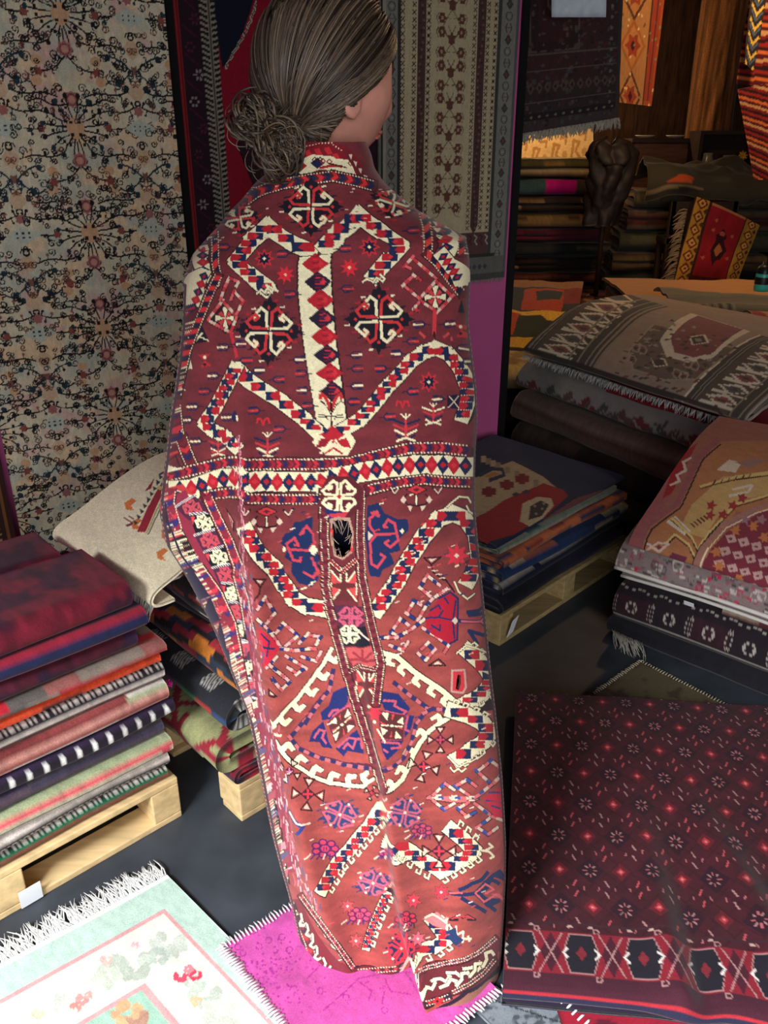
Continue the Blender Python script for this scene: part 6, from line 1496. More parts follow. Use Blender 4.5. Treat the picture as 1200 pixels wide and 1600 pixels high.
def grey_draw(v):
    def P(u, w): # u along the long edge 0..1 (820,545)->(1170,655) ; w from long edge to back edge
        a = np.array([822., 540.]) * (1 - u) + np.array([1172., 650.]) * u; b = np.array([905., 466.]) * (1 - u) + np.array([1260., 575.]) * u
        return tuple(a * (1 - w) + b * w)
    def quad(u0, u1, w0, w1, col, n=8):
        us = np.linspace(u0, u1, n); v.poly([P(u, w0) for u in us] + [P(u, w1) for u in us[::-1]], col)
    quad(0, 1.3, -.1, 1.3, GF)
    for u0, u1 in ((0, .30), (.72, 1.06)):
        quad(u0, u1, -.1, 1.3, GB); a, b = u0 + .055, u0 + .20
        quad(u0 + .0, u0 + .012, -.1, 1.3, GC2); quad(u0 + .03, u0 + .036, -.1, 1.3, c(150, 140, 122)); quad(u0 + .045, u0 + .05, -.1, 1.3, c(150, 140, 122))
        quad(a, b, -.1, 1.3, c(96, 84, 74))
        for w in np.arange(0, 1.3, .22):
            m = (a + b) / 2
            v.poly([P(a, w + .11), P(m, w), P(b, w + .11), P(m, w + .22)], GC2); v.poly([P(a + .02, w + .11), P(m, w + .04), P(b - .02, w + .11), P(m, w + .18)], (c(140, 84, 80), c(96, 92, 84))[int(w / .22) % 2]); v.poly([P(m - .018, w + .11), P(m, w + .08), P(m + .018, w + .11), P(m, w + .14)], GB)
            v.stroke([P(a, w), P(m - .01, w + .02), P(a, w + .04)], 2.4, GC2); v.stroke([P(b, w), P(m + .01, w + .02), P(b, w + .04)], 2.4, GC2)
        for e in (b + .012, b + .05, u1 - .015): quad(e, e + .007, -.1, 1.3, c(146, 134, 114))
    quad(.30, .33, -.1, 1.3, c(150, 136, 116)); quad(.315, .322, -.1, 1.3, GB)
    # field: octagon medallions
    v.poly([P(u, w) for u, w in ((.34, .95), (.36, .40), (.44, .16), (.58, .14), (.68, .3), (.70, .95))], c(116, 100, 88)); v.stroke([P(u, w) for u, w in ((.34, .95), (.36, .40), (.44, .16), (.58, .14), (.68, .3), (.70, .95))], 2.4, c(170, 156, 132))
    v.poly([P(u, w) for u, w in ((.42, 1.3), (.42, .72), (.50, .52), (.60, .52), (.66, .72), (.68, 1.3))], GC2); v.poly([P(u, w) for u, w in ((.45, 1.3), (.45, .80), (.51, .62), (.59, .62), (.64, .80), (.65, 1.3))], c(140, 84, 82))
    v.poly([P(u, w) for u, w in ((.50, .92), (.545, .80), (.59, .92), (.545, 1.04))], GC2); v.poly([P(u, w) for u, w in ((.51, .92), (.545, .83), (.58, .92), (.545, 1.01))], GB); v.poly([P(u, w) for u, w in ((.53, .92), (.545, .88), (.56, .92), (.545, .96))], c(150, 140, 120))
    v.poly([P(u, w) for u, w in ((.46, .40), (.50, .30), (.54, .38), (.50, .48))], GC2); v.poly([P(u, w) for u, w in ((.465, .40), (.50, .32), (.53, .38), (.50, .46))], GB)
    rg = random.Random(6)
    for q in range(120):
        u, w = rg.uniform(.34, .70), rg.uniform(0, 1.1); x, y = P(u, w); v.poly([(x - 4, y), (x, y - 2.5), (x + 4, y + 1), (x, y + 2.5)], (c(160, 148, 128), c(92, 74, 66), c(132, 82, 78), GB)[q % 4])
    for u in (.37, .40, .60, .63): 
        for w in (.3, .5): x, y = P(u, w); v.ring(x, y, 7, 2, c(164, 150, 128), 6); v.ell(x, y, 3, 2, c(110, 60, 56))
    quad(.0, 1.2, -.1, -.0, c(70, 62, 56)); 
o = draped('folded_rug', Pg2, GF, grey_draw, .014); tag(o, 'grey and cream rug with dark borders and medallions lying on top of the grey pile', 'rug', 'rugs of the grey pile')
gxx, gyy = proj(Pg2); 
fe = [Pg2[int(np.argmax(gyy[:, j])), j] + np.array([-.006, -.006, -.006]) for j in range(0, 325, 18)]
fringe('fringe', fe, np.array([-.5, -.5, -.75]), .03, 260, o, c(176, 176, 172), .0016, .2, seed=41)
# lighter striped folds at the near end of the grey pile
Pe = sweepgrid(GA + GL * 1.13 + GD * .05 + np.array([0, 0, zg + .03]), GL, GD, .3, [(.6, .11), (.06, .04), (.0, .0), (.0, .05), (.05, .09), (.5, .15)], 60, 60, 29, .006, .01)
o = draped('folded_rug', Pe, c(96, 86, 78), lambda v: [v.stroke([(1150 + q * 10, 720), (1175 + q * 10, 660)], 3, (c(170, 160, 140), c(50, 44, 42))[q % 2]) for q in range(8)], .012); tag(o, 'dark and cream striped rug at the near end of the grey pile', 'rug', 'rugs of the grey pile')

# ================================================================== right pile: tan rug over pink-grey and dark ones
TA = np.array([.715, 2.285, 0]); TL_ = np.array([.753, -.658, 0]); TD = np.array([.658, .753, 0])
def TP(l, d, z): return TA + TL_ * l + TD * d + np.array([0, 0, z])
def dark_pat(l, a, x, z):
    o = np.broadcast_to(c(36, 28, 34), a.shape + (3,)).copy(); u = np.mod(l, .12) / .12
    zz1 = np.abs(a - (.055 + .016 * np.abs(np.mod(l / .035, 2) - 1))) < .0022; ln = (np.abs(a - .042) < .0022) | (np.abs(a - .08) < .0018) | (np.abs(a + .045) < .002)
    d = np.abs(u - .5) * .12; e = np.abs(a)
    st = (np.hypot(d, e) < .019) & (np.hypot(d, e) > .010) & (np.mod(np.arctan2(e, d) * 8 / (2 * pi), 1) < .7); dm = (np.abs(np.abs(u - .03) * .12 + np.abs(np.mod(a, .016) - .008) - .005) < .0018) & (e < .032)
    dm |= (np.abs(np.abs(u - .97) * .12 + np.abs(np.mod(a, .016) - .008) - .005) < .0018) & (e < .032)
    o[(np.mod(np.floor(l / .12), 2) == 0) & (e < .034)] = c(52, 28, 36)
    o[zz1 | ln | st | dm] = c(170, 160, 150); return mixn(o, l, a, .12, 90, 6)
o = folded('folded_rug', TP(-.02, .03, .004), TL_, TD, .80, fold2(.6, .055), pat_stripes([(.03, c(26, 26, 32)), (.003, c(140, 136, 130)), (.04, c(34, 32, 38))], -.02), 60, 140, .022, 601, .003, M_FLAT, sweep=.02); tag(o, 'black rug with tasselled end at the bottom of the right pile', 'rug', 'rugs of the right pile')
fringe('fringe', [TP(.0, .03, .03), TP(.05, .02, .03), TP(.10, .02, .03)], TL_ * .5 - TD * .6 + np.array([0, 0, -.2]), .07, 40, o, c(170, 164, 152), .0014, .15, seed=51)
o = folded('folded_rug', TP(.0, .02, .062), TL_, TD, .80, fold2(.6, .13), dark_pat, 170, 300, .05, 602, .004, M_FLAT, sweep=.015); tag(o, 'black rug with white zigzags and stars in the lower right pile', 'rug', 'rugs of the right pile')
o = folded('folded_rug', TP(.32, .05, .196), TL_, TD, .5, fold4(.5, .07), pat_stripes([(.014, c(150, 120, 116)), (.02, c(70, 30, 36)), (.01, c(170, 150, 130)), (.02, c(104, 50, 52))], -.02), 90, 90, .014, 603, .003, M_PILE); tag(o, 'maroon rug with pale rolled edges between the black and the pink-grey rugs', 'rug', 'rugs of the right pile')
price_tag(TP(.215, .03, .205), TL_, .02, .03, 'pale blue-white paper tag sticking out of the right pile', up=np.array([-.3, -.4, .85]))
def pinkgrey(v):
    rg = random.Random(9)
    for q in range(900):
        x, y = rg.uniform(945, 1230), rg.uniform(850, 990); l_ = rg.uniform(3, 8); v.stroke([(x, y), (x + l_, y + l_ * .2)], 1.6, (c(70, 64, 66), c(196, 182, 172), c(150, 90, 96), c(110, 100, 100))[q % 4])
    for q in range(40): x, y = rg.uniform(965, 1220), rg.uniform(865, 960); v.ring(x, y, rg.uniform(4, 9), 2, (c(186, 172, 162), c(172, 60, 84), c(90, 80, 84))[q % 3], 8)
    for q in range(14): x, y = rg.uniform(985, 1210), rg.uniform(865, 950); v.ell(x, y, 4, 3, c(186, 44, 76))
Pp = sweepgrid(TP(.0, .0, .265), TL_, TD, .80, [(.5, -.004), (.06, -.006), (.01, .0), (.0, .012), (.012, .05), (.06, .09), (.2, .13), (.5, .23)], 150, 240, 33, .004, .012)
Pq = sweepgrid(TP(.015, .015, .238), TL_, TD, .78, [(.5, -.002), (.06, -.004), (.01, .0), (.0, .008), (.012, .018), (.06, .02), (.5, .02)], 60, 150, 34, .004, .012)
o = draped('folded_rug', Pq, c(120, 104, 102), lambda v: [v.stroke([(950 + k, 920), (960 + k, 930)], 2, c(80, 70, 72)) for k in range(0, 260, 6)], .011); tag(o, 'thin grey rug with a white edge directly under the pink-grey one in the right pile', 'rug', 'rugs of the right pile')
mb = MB(); qy_ = proj(Pq)[1]; mb.tube([Pq[int(np.argmax(qy_[:, j])), j] + np.array([-.004, -.005, .001]) for j in range(0, 150, 5)], .0055, 6, tuple(c(206, 200, 190))); mb.build('white_edge', M_FRINGE, o, True)
o = draped('folded_rug', Pp, c(134, 116, 114), pinkgrey, .014); tag(o, 'pink-grey mottled rug with a white edge under the tan rug in the right pile', 'rug', 'rugs of the right pile')
mb = MB(); qy_ = proj(Pp)[1]; mb.tube([Pp[int(np.argmax(qy_[:, j])), j] + np.array([-.004, -.005, .001]) for j in range(0, 240, 6)], .0065, 6, tuple(c(214, 206, 196))); mb.build('white_edge', M_FRINGE, o, True)
Pt_ = sweepgrid(TP(.03, .0, .335), TL_, TD, .78, [(.10, .0), (.03, .005), (.0, .02), (.02, .05), (.08, .085), (.18, .13), (.30, .19), (.44, .25), (.62, .28)], 230, 290, 37, .004, .012, 0.0)
TN, RW, MV, YT = c(170, 110, 72), c(150, 62, 60), c(122, 46, 58), c(190, 152, 96)
def tan_draw(v):
    v.poly([(960, 880), (985, 820), (1020, 760), (1060, 690), (1085, 700), (1050, 770), (1015, 830), (1000, 880)], c(150, 84, 82))
    v.poly([(1040, 735), (1060, 690), (1090, 692), (1070, 730), (1050, 770), (1035, 780)], c(150, 36, 44)); v.stroke([(1080, 715), (1068, 722), (1072, 735), (1058, 742), (1062, 752), (1048, 758)], 4, c(200, 180, 160))
    v.poly([(1000, 870), (1015, 825), (1060, 790), (1095, 715), (1120, 690), (1260, 690), (1260, 800), (1150, 800), (1110, 870), (1095, 885), (1040, 880)], TN)
    v.stroke([(1000, 865), (1012, 822), (1058, 788), (1092, 715), (1122, 688)], 9, c(146, 84, 84)); v.stroke([(1006, 868), (1018, 827), (1063, 793), (1098, 718), (1126, 694)], 2.6, c(60, 34, 34))
    v.poly([(1060, 830), (1080, 790), (1110, 762), (1130, 745), (1210, 740), (1250, 760), (1160, 780), (1120, 810), (1102, 840), (1085, 835)], YT)
    for pts in ([(1050, 810), (1080, 838), (1090, 860), (1110, 830), (1150, 788), (1210, 770)], [(1040, 850), (1055, 835), (1075, 850), (1085, 870)], [(1095, 760), (1150, 745), (1210, 738)]): v.stroke(pts, 4, c(206, 176, 110)); v.stroke([(p[0], p[1] + 4) for p in pts], 1.8, c(60, 40, 34))
    v.stroke([(1045, 815), (1070, 835)], 5, c(206, 190, 170)); v.stroke([(1055, 808), (1078, 830)], 3, c(206, 190, 170)); v.stroke([(1145, 765), (1175, 758), (1170, 768), (1140, 775)], 3.4, c(206, 190, 170))
    for q in range(6): v.stroke([(1115 + q * 11, 757 - q * 2), (1118 + q * 11, 750 - q * 2)], 2.2, c(90, 50, 40)); v.stroke([(1080 + q * 5, 818 - q * 3), (1086 + q * 5, 824 - q * 3)], 2, c(90, 50, 40))
    v.poly([(1120, 735), (1140, 718), (1160, 722), (1150, 738)], c(206, 186, 160)); v.poly([(1150, 722), (1180, 716), (1200, 720), (1170, 732)], c(150, 110, 100))
    for x, y in ((1145, 790), (1112, 790), (1130, 804), (1160, 778), (1110, 805)): v.star(x, y, 9, c(150, 50, 48), 5, .5)
    v.stroke([(1088, 888), (1100, 855), (1130, 820), (1180, 795), (1240, 775)], 8, c(160, 110, 96)); v.stroke([(1095, 890), (1108, 856), (1136, 824), (1186, 800), (1240, 782)], 2, c(226, 206, 180)); v.stroke([(1084, 886), (1096, 852), (1126, 817)], 2, c(60, 34, 34))
    v.poly([(1096, 892), (1112, 856), (1140, 826), (1190, 800), (1280, 780), (1290, 960), (1150, 905)], MV)
    for a in range(6):
        for b in range(4):
            x, y = 1142 + a * 20 - b * 9, 842 + a * 6 + b * 20
            v.poly([(x - 8, y - 5), (x + 6, y - 8), (x + 9, y + 4), (x - 5, y + 7)], c(190, 150, 142)); v.dia(x, y, 3, 3, MV)
    for x, y in ((1120, 862), (1150, 828), (1178, 822), (1195, 840), (1124, 884), (1155, 905)): v.star(x, y, 10, c(186, 110, 66), 6, .5)
    for x, y in ((1190, 812), (1165, 812)): v.star(x, y, 9, c(150, 110, 112), 5, .5)
    v.stroke([(1012, 850), (1030, 862), (1045, 850), (1028, 848), (1010, 862)], 4, c(206, 176, 160)); v.dia(1030, 855, 4, 4, c(120, 50, 50)); v.poly([(1040, 880), (1050, 865), (1075, 870), (1070, 882)], c(110, 46, 66))
o = draped('folded_rug', Pt_, c(150, 92, 78), tan_draw, .014); tag(o, 'tan and rust rug with large angular flowers draped over the right pile', 'rug', 'rugs of the right pile')

# ================================================================== rugs on the floor
def floor_conv(O, e1, e2, L1, L2, w, h, z=0.0):
    e1 = np.array(e1) / np.linalg.norm(e1); e2 = np.array(e2) / np.linalg.norm(e2); M = np.linalg.inv(np.array([[e1[0], e2[0]], [e1[1], e2[1]]]))
    def f(p):
        out = np.empty((len(p), 2))
        for i, (x, y) in enumerate(p):
            q = at_z(x, y, z); s = M @ (q[:2] - np.array(O[:2])); out[i] = (s[0] / L1 * w, s[1] / L2 * h)
        return out
    return f
# mint rug
mO = at_z(262, 1374); e1 = at_z(0, 1513) - mO; e2 = at_z(372, 1484) - mO; e1 = e1[:2]; e2 = e2[:2]
L1, L2 = .85, .62; w, h = 480, 360
mc = Canvas(h, w, c(178, 202, 188), floor_conv(mO, e1, e2, L1, L2, w, h))
Rr = lambda a0, a1, b0, b1, col: mc.a.__setitem__((slice(int(b0 / L2 * h), int(b1 / L2 * h)), slice(int(a0 / L1 * w), int(a1 / L1 * w))), col)
pc = floor_conv(mO, e1, e2, L1, L2, L1, L2); q1 = pc([(258, 1428)])[0]; q2 = pc([(227, 1542)])[0]
Rr(0, L1, 0, .012, c(226, 232, 224)); Rr(q1[0], L1, q1[1], L2, c(206, 150, 150)); Rr(q1[0] + .009, L1, q1[1] + .009, L2, c(226, 214, 198))
Rr(q2[0], L1, q2[1], L2, c(206, 150, 150)); Rr(q2[0] + .012, L1, q2[1] + .012, L2, c(150, 184, 164)); 
rg = random.Random(12)
def blob(x, y, r, col, n=5):
    for k in range(n): a = rg.uniform(0, 6.3); mc.ell(x + r * .7 * cos(a), y + r * .5 * sin(a), r * rg.uniform(.35, .6), r * rg.uniform(.25, .45), col * rg.uniform(.94, 1.04), 9, rg.uniform(0, 3))
for x, y, r, col in ((210, 1512, 32, c(178, 186, 172)), (265, 1480, 26, c(184, 190, 178)), (170, 1530, 22, c(190, 196, 180)), (100, 1576, 20, c(192, 196, 184)), (320, 1560, 26, c(180, 188, 174)), (345, 1590, 30, c(190, 194, 180)), (250, 1500, 16, c(170, 180, 168)), (300, 1540, 14, c(176, 184, 170))): blob(x, y, r, col, 9)
for x, y, r, col in ((283, 1532, 10, c(214, 70, 92)), (306, 1530, 11, c(214, 64, 88)), (296, 1520, 8, c(226, 120, 130)), (130, 1568, 11, c(222, 140, 138)), (140, 1560, 8, c(226, 150, 140)), (213, 1483, 7, c(226, 170, 178)), (168, 1505, 10, c(210, 176, 166)), (308, 1570, 9, c(222, 178, 140)), (200, 1590, 26, c(206, 160, 120)), (215, 1596, 18, c(170, 130, 110)), (120, 1580, 9, c(222, 130, 120)), (60, 1590, 10, c(222, 190, 160))): blob(x, y, r, col, 8)
o = flat_rug('floor_rug', mO, e1, e2, L1, L2, mc, 330, 250, .002, .010, 71, .003); tag(o, 'pale mint green fringed rug with pink flowers on the floor at lower left', 'rug')
E1 = np.append(e1 / np.linalg.norm(e1), 0); E2 = np.append(e2 / np.linalg.norm(e2), 0)
fringe('fringe', [mO + np.array([0, 0, .008]) + E1 * t_ for t_ in np.linspace(0, L1, 40)], -E2, .062, 520, o, c(238, 236, 232), .0015, 0.0, seed=61)
# pink overdyed rug
pO = at_z(344, 1489, .004); e1 = np.array([.80, .60]); e2 = np.array([.66, -.75]); L1, L2 = .345, .40; w, h = 250, 290
pk = Canvas(h, w, c(188, 76, 150), floor_conv(pO, e1, e2, L1, L2, w, h)); pk.a = pk.a * (1 + .25 * (fbm(*np.meshgrid(np.arange(w) / 30., np.arange(h) / 30.), 5) - .5))[..., None]
DP = c(158, 44, 132)
for x, y in ((395, 1465), (405, 1490), (440, 1475), (452, 1495), (380, 1500), (420, 1480), (372, 1490), (540, 1570), (600, 1590), (500, 1560), (360, 1510)): pk.ring(x, y, 5, 1.6, DP, 7)
for k in range(130): a = rg.gauss(0, 1), rg.gauss(0, 1); x, y = 430 + 30 * a[0], 1535 + 26 * a[1]; pk.ell(x, y, 2.2, 1.6, DP, 6)
for pts in ([(505, 1590), (540, 1560), (560, 1540), (600, 1532), (640, 1530)], [(560, 1545), (580, 1560), (575, 1575)], [(600, 1540), (610, 1560), (640, 1565)], [(630, 1500), (622, 1520), (640, 1540), (650, 1560)], [(480, 1540), (500, 1520), (530, 1515)], [(660, 1575), (690, 1580), (700, 1560)], [(600, 1560), (596, 1580)], [(540, 1520), (560, 1512)]): pk.stroke(pts, 1.8, DP)
for k in range(60): x, y = rg.uniform(360, 720), rg.uniform(1450, 1600); pk.stroke([(x, y), (x + rg.uniform(-8, 8), y + rg.uniform(-4, 4))], 1.3, DP * 1.08)
o = flat_rug('floor_rug', pO, e1, e2, L1, L2, pk, 170, 190, .015, .005, 73, .001); tag(o, 'bright pink overdyed rug on the floor under the hem of the wrapped rug', 'rug')
F1 = np.append(e1 / np.linalg.norm(e1), 0); F2 = np.append(e2 / np.linalg.norm(e2), 0)
def stitches(P0, P1, out, n, parent, col, ln=.016, seed=1, r=.0016):
    mb = MB(); g = random.Random(seed)
    for k in range(n):
        p = np.array(P0) + (np.array(P1) - np.array(P0)) * (k + .5) / n; d = np.array(out) * ln * g.uniform(.7, 1.2); s = np.array([g.uniform(-.003, .003), g.uniform(-.003, .003), 0])
        mb.tube([p - d * .7, p + np.array([0, 0, .002]), p + d * .5 + s], [r, r * 1.2, r * .6], 5, tuple(col * g.uniform(.9, 1.03)))
    mb.build('edge_stitching', M_FRINGE, parent, True)
zp = np.array([0, 0, .0215]); PO = np.array([pO[0], pO[1], 0])
stitches(PO + zp, PO + F1 * L1 + zp, -F2, 44, o, c(226, 214, 220), seed=3); stitches(PO + zp, PO + F2 * L2 + zp, -F1, 60, o, c(240, 230, 236), .02, 4, .0022); stitches(PO + F2 * L2 + zp, PO + F2 * L2 + F1 * L1 + zp, F2, 44, o, c(236, 230, 228), seed=5, r=.002)
# grey worn rug and crimson rug in the lower right corner
gO = at_z(735, 1596); gO = at_z(712, 1612); ge1 = np.array([.80, .60]); ge2 = np.array([.66, -.75])
gc = Canvas(160, 160, c(120, 126, 132)); g1, g2 = np.meshgrid(np.arange(160) / 9., np.arange(160) / 9.); gc.a = blend(gc.a, c(70, 74, 80), np.clip((fbm(g1, g2, 8) - .52) * 8, 0, 1)); gc.stroke([(20, 0), (60, 90), (150, 120)], 2, c(40, 44, 50))
gO = at_z(742, 1582); o = flat_rug('floor_rug', gO, ge1, ge2, .26, .2, gc, 110, 90, .002, .007, 75, .001); tag(o, 'small grey worn rug with white stitched edges just right of the pink rug', 'rug')
G1 = np.append(ge1, 0); G2 = np.append(ge2, 0); GO = np.array([gO[0], gO[1], .011])
stitches(GO, GO + G1 * .13, -G2, 12, o, c(232, 230, 226), seed=6, r=.002); stitches(GO + G1 * .135, GO + G1 * .135 + G2 * .19, G1, 14, o, c(232, 230, 226), seed=7, r=.002)
cc_ = Canvas(60, 120, c(150, 22, 44)); 
for k in range(40): cc_.ell(rg.uniform(0, 120), rg.uniform(0, 60), 4, 3, (c(90, 20, 40), c(176, 50, 60))[k % 2])
o = flat_rug('floor_rug', at_z(862, 1560), np.array([1, -.05]), np.array([.1, -1]), .7, .18, cc_, 80, 40, .002, .008, 76, .001); tag(o, 'crimson rug peeking out below the big dark red rug at the bottom edge', 'rug')
# olive rug with whip-stitched edge, under the big dark red one
oO = at_z(1000, 1036); oe1 = at_z(1130, 1103) - oO; oe2 = at_z(940, 1078) - oO
oc = Canvas(120, 160, c(92, 80, 54)); g1, g2 = np.meshgrid(np.arange(160) / 12., np.arange(120) / 12.); oc.a = blend(oc.a, c(70, 56, 38), np.clip((fbm(g1, g2, 18) - .5) * 6, 0, 1))
oe1 = oe1[:2] / np.linalg.norm(oe1[:2]); oe2 = oe2[:2] / np.linalg.norm(oe2[:2])
o = flat_rug('floor_rug', oO, oe1, oe2, .42, .36, oc, 100, 90, .002, .006, 77, .001); tag(o, 'olive brown rug with pale stitched edges on the floor before the right pile', 'rug')
OO = np.array([oO[0], oO[1], .010]); O1 = np.append(oe1, 0); O2 = np.append(oe2, 0)
stitches(OO, OO + O1 * .30, -O2, 34, o, c(190, 178, 150), .012, 8); stitches(OO, OO + O2 * .25, -O1, 26, o, c(190, 178, 150), .012, 9)
# the big dark red rug lying folded at lower right
bTL, bTR, bBL = at_z(806, 1082, .05), at_z(1330, 1108, .05), at_z(778, 1535, .05)
be1 = (bTR - bTL)[:2]; be1 /= np.linalg.norm(be1); be2 = np.array([-.168, -.986])
bL1, bL2 = 1.02, .915
nb1, nb2 = 400, 400
pth = [(0.0, .05)] + [(x, .05 + .004 * sin(x * 9)) for x in np.linspace(.05, bL2 - .02, 20)] + [(bL2 - .004, .045), (bL2, .034), (bL2 - .004, .024), (bL2 - .03, .02), (bL2 - .2, .02)]
P2, aa = resample(smooth(pth, 1), nb2); ll = np.linspace(0, bL1, nb1); A, Lg = np.meshgrid(aa, ll, indexing='ij')
Xb = P2[:, 0][:, None] + wob(Lg * 4, A * 2, 81, .006); Zb = P2[:, 1][:, None] + wob(Lg * 3, A * 3, 83, .006)
topm = np.clip(1 - np.maximum(A - .89, 0) / .05, 0, 1)
fold_ = np.clip((A - .35) / .5, 0, 1) * topm
Zb = Zb + fold_ * (.030 * np.exp(-((Lg - .30 - .06 * (A - .6)) / .035) ** 2) - .010 * np.exp(-((Lg - .36) / .03) ** 2) + .034 * np.exp(-((Lg - .56 + .25 * (.9 - A)) / .04) ** 2))
Xb = Xb + np.clip((A - .5) / .45, 0, 1) * (.10 * np.clip((Lg - .25) / .4, 0, 1) ** 2 + .02 * np.exp(-((Lg - .33) / .05) ** 2))
Pd = np.array([bTL[0], bTL[1], 0.]) + np.append(be1, 0) * Lg[..., None] + np.append(be2, 0) * Xb[..., None]; Pd[..., 2] = np.maximum(Zb, .016)
DR = c(66, 22, 32)
def dr_draw(v):
    v.a = DR * (1 + .3 * (fbm(Lg * 30, A * 30, 5) - .5))[..., None]
    lat = (np.abs(np.mod(Lg / .052 + A / .052, 1) - .5) > .46) | (np.abs(np.mod(Lg / .052 - A / .052, 1) - .5) > .46); v.a[lat] *= .82
    conv = v.conv; v.conv = lambda p: np.stack([p[:, 0] / bL1 * nb1, p[:, 1] / aa[-1] * nb2], 1)
    WHs, NVs, REs = c(168, 122, 120), c(46, 18, 30), c(98, 25, 35); g = random.Random(3)
    for i in range(-1, 9):
        for j in range(0, 8):
            x, y = .045 + i * .128 + (j % 2) * .064, .028 + j * .098; 
            if y > .73: continue
            v.dia(x, y, .030, .036, NVs)
            for k in range(8): a = k * pi / 4; v.stroke([(x + .008 * cos(a), y + .010 * sin(a)), (x + .014 * cos(a), y + .017 * sin(a))], .0036, WHs if k % 2 else c(176, 90, 96))
            for sx in (-1, 1):
                for sy in (-1, 1): 
                    v.stroke([(x + sx * .030, y + sy * .028), (x + sx * .036, y + sy * .042)], .0034, WHs if (sx + sy) else c(190, 80, 84)); v.stroke([(x + sx * .016, y + sy * .046), (x + sx * .014, y + sy * .054)], .003, c(176, 100, 100))
            x2, y2 = x + .064, y; v.dia(x2, y2, .019, .023, REs); v.dia(x2, y2, .009, .011, c(176, 52, 60)); v.ell(x2, y2, .0035, .004, c(214, 120, 120), 6)
    yb0 = .757; v.rect(-.1, yb0, 1.3, yb0 + .004, c(60, 30, 40)); v.rect(-.1, yb0 + .02, 1.3, yb0 + .115, c(128, 28, 42)); v.rect(-.1, yb0 + .115, 1.3, yb0 + .15, c(66, 26, 40))
    for i in range(10):
        x = .03 + i * .115; y = yb0 + .068; NG = c(30, 26, 36); A_ = NG if i % 1 == 0 else REs
        v.poly([(x - .022, y - .042), (x + .022, y - .042), (x + .034, y), (x + .022, y + .042), (x - .022, y + .042), (x - .034, y)], NG); v.stroke([(x - .034, y), (x - .022, y - .042), (x + .022, y - .042), (x + .034, y), (x + .022, y + .042), (x - .022, y + .042)], .0022, WHs, True)
        v.dia(x, y, .010, .016, c(120, 34, 44)); x2 = x + .0575; v.dia(x2, y, .020, .046, c(70, 22, 38)); v.stroke([(x2 - .022, y - .044), (x2, y), (x2 - .022, y + .044)], .003, WHs); v.stroke([(x2 + .022, y - .044), (x2, y), (x2 + .022, y + .044)], .003, WHs)
        for s in (-1, 1): v.stroke([(x + s * .026, y - .01), (x + s * .034, y), (x + s * .026, y + .01)], .005, c(220, 206, 200))
        for s in (-1, 1): v.ring(x + .03, y + s * .052, .006, .0025, WHs, 5); v.ell(x + s * .02, yb0 + .008, .006, .003, c(190, 150, 140), 6)
    v.rect(-.1, yb0 + .150, 1.3, yb0 + .156, c(160, 40, 48)); v.rect(-.1, yb0 + .156, 1.3, 2, c(38, 38, 62)); v.rect(-.1, yb0 + .172, 1.3, yb0 + .176, c(110, 34, 52)); v.conv = conv
o = draped('folded_rug', Pd, DR, dr_draw, .012); tag(o, 'big dark red rug with rows of small stars folded on the floor at lower right', 'rug')
# the layers folded under it
for k in range(2):
    z = .004 + k * .007
    Pu = sweepgrid(np.array([bTL[0], bTL[1], 0]) + np.append(be2, 0) * (bL2 - .22) + np.array([0, 0, z]), np.append(be1, 0), np.append(be2, 0), bL1, [(0, 0), (.1, 0), (.19 + .012 * k, 0), (.21 + .012 * k, .002)], 24, 120, 90 + k, .0005, .012)
    l_ = np.linspace(0, bL1, 120)[None, :, None]; Pu = Pu + np.append(be2, 0) * (.10 * np.clip((l_ - .25) / .4, 0, 1) ** 2)
    u = draped('folded_layer', Pu, (c(40, 42, 66), c(46, 34, 58))[k], None, .005); keep(u, o)
# ================================================================== the dim back room
def quad(name, TL, TR, BR, BL, cvs, nu, nv, t=.006, bow=0.0, seed=0, mat=None, wv=.006, bend=None):
    TL, TR, BR, BL = (np.array(p, float) for p in (TL, TR, BR, BL)); U, V = np.meshgrid(np.linspace(0, 1, nu), np.linspace(0, 1, nv), indexing='ij')
    P = (TL * ((1 - U) * (1 - V))[..., None] + TR * (U * (1 - V))[..., None] + BR * (U * V)[..., None] + BL * ((1 - U) * V)[..., None])
    n = np.cross(TR - TL, BL - TL); n /= np.linalg.norm(n); toc = np.array([0, 0, CAMH]) - (TL + BR) / 2; s = 1 if np.dot(n, toc) > 0 else -1
    P = P + n * s * (wob(U * 6, V * 4, seed, wv) + bow * np.sin(pi * U) + (bend(U, V) if bend else 0))[..., None]
    n0 = np.cross(np.gradient(P, axis=0)[nu // 2, nv // 2], np.gradient(P, axis=1)[nu // 2, nv // 2])
    return sheet(name, P, mixn(cvs.sample(U, V), U, V, .08, 80, seed), t, mat or M_PILE, None, np.dot(n0, toc) < 0)
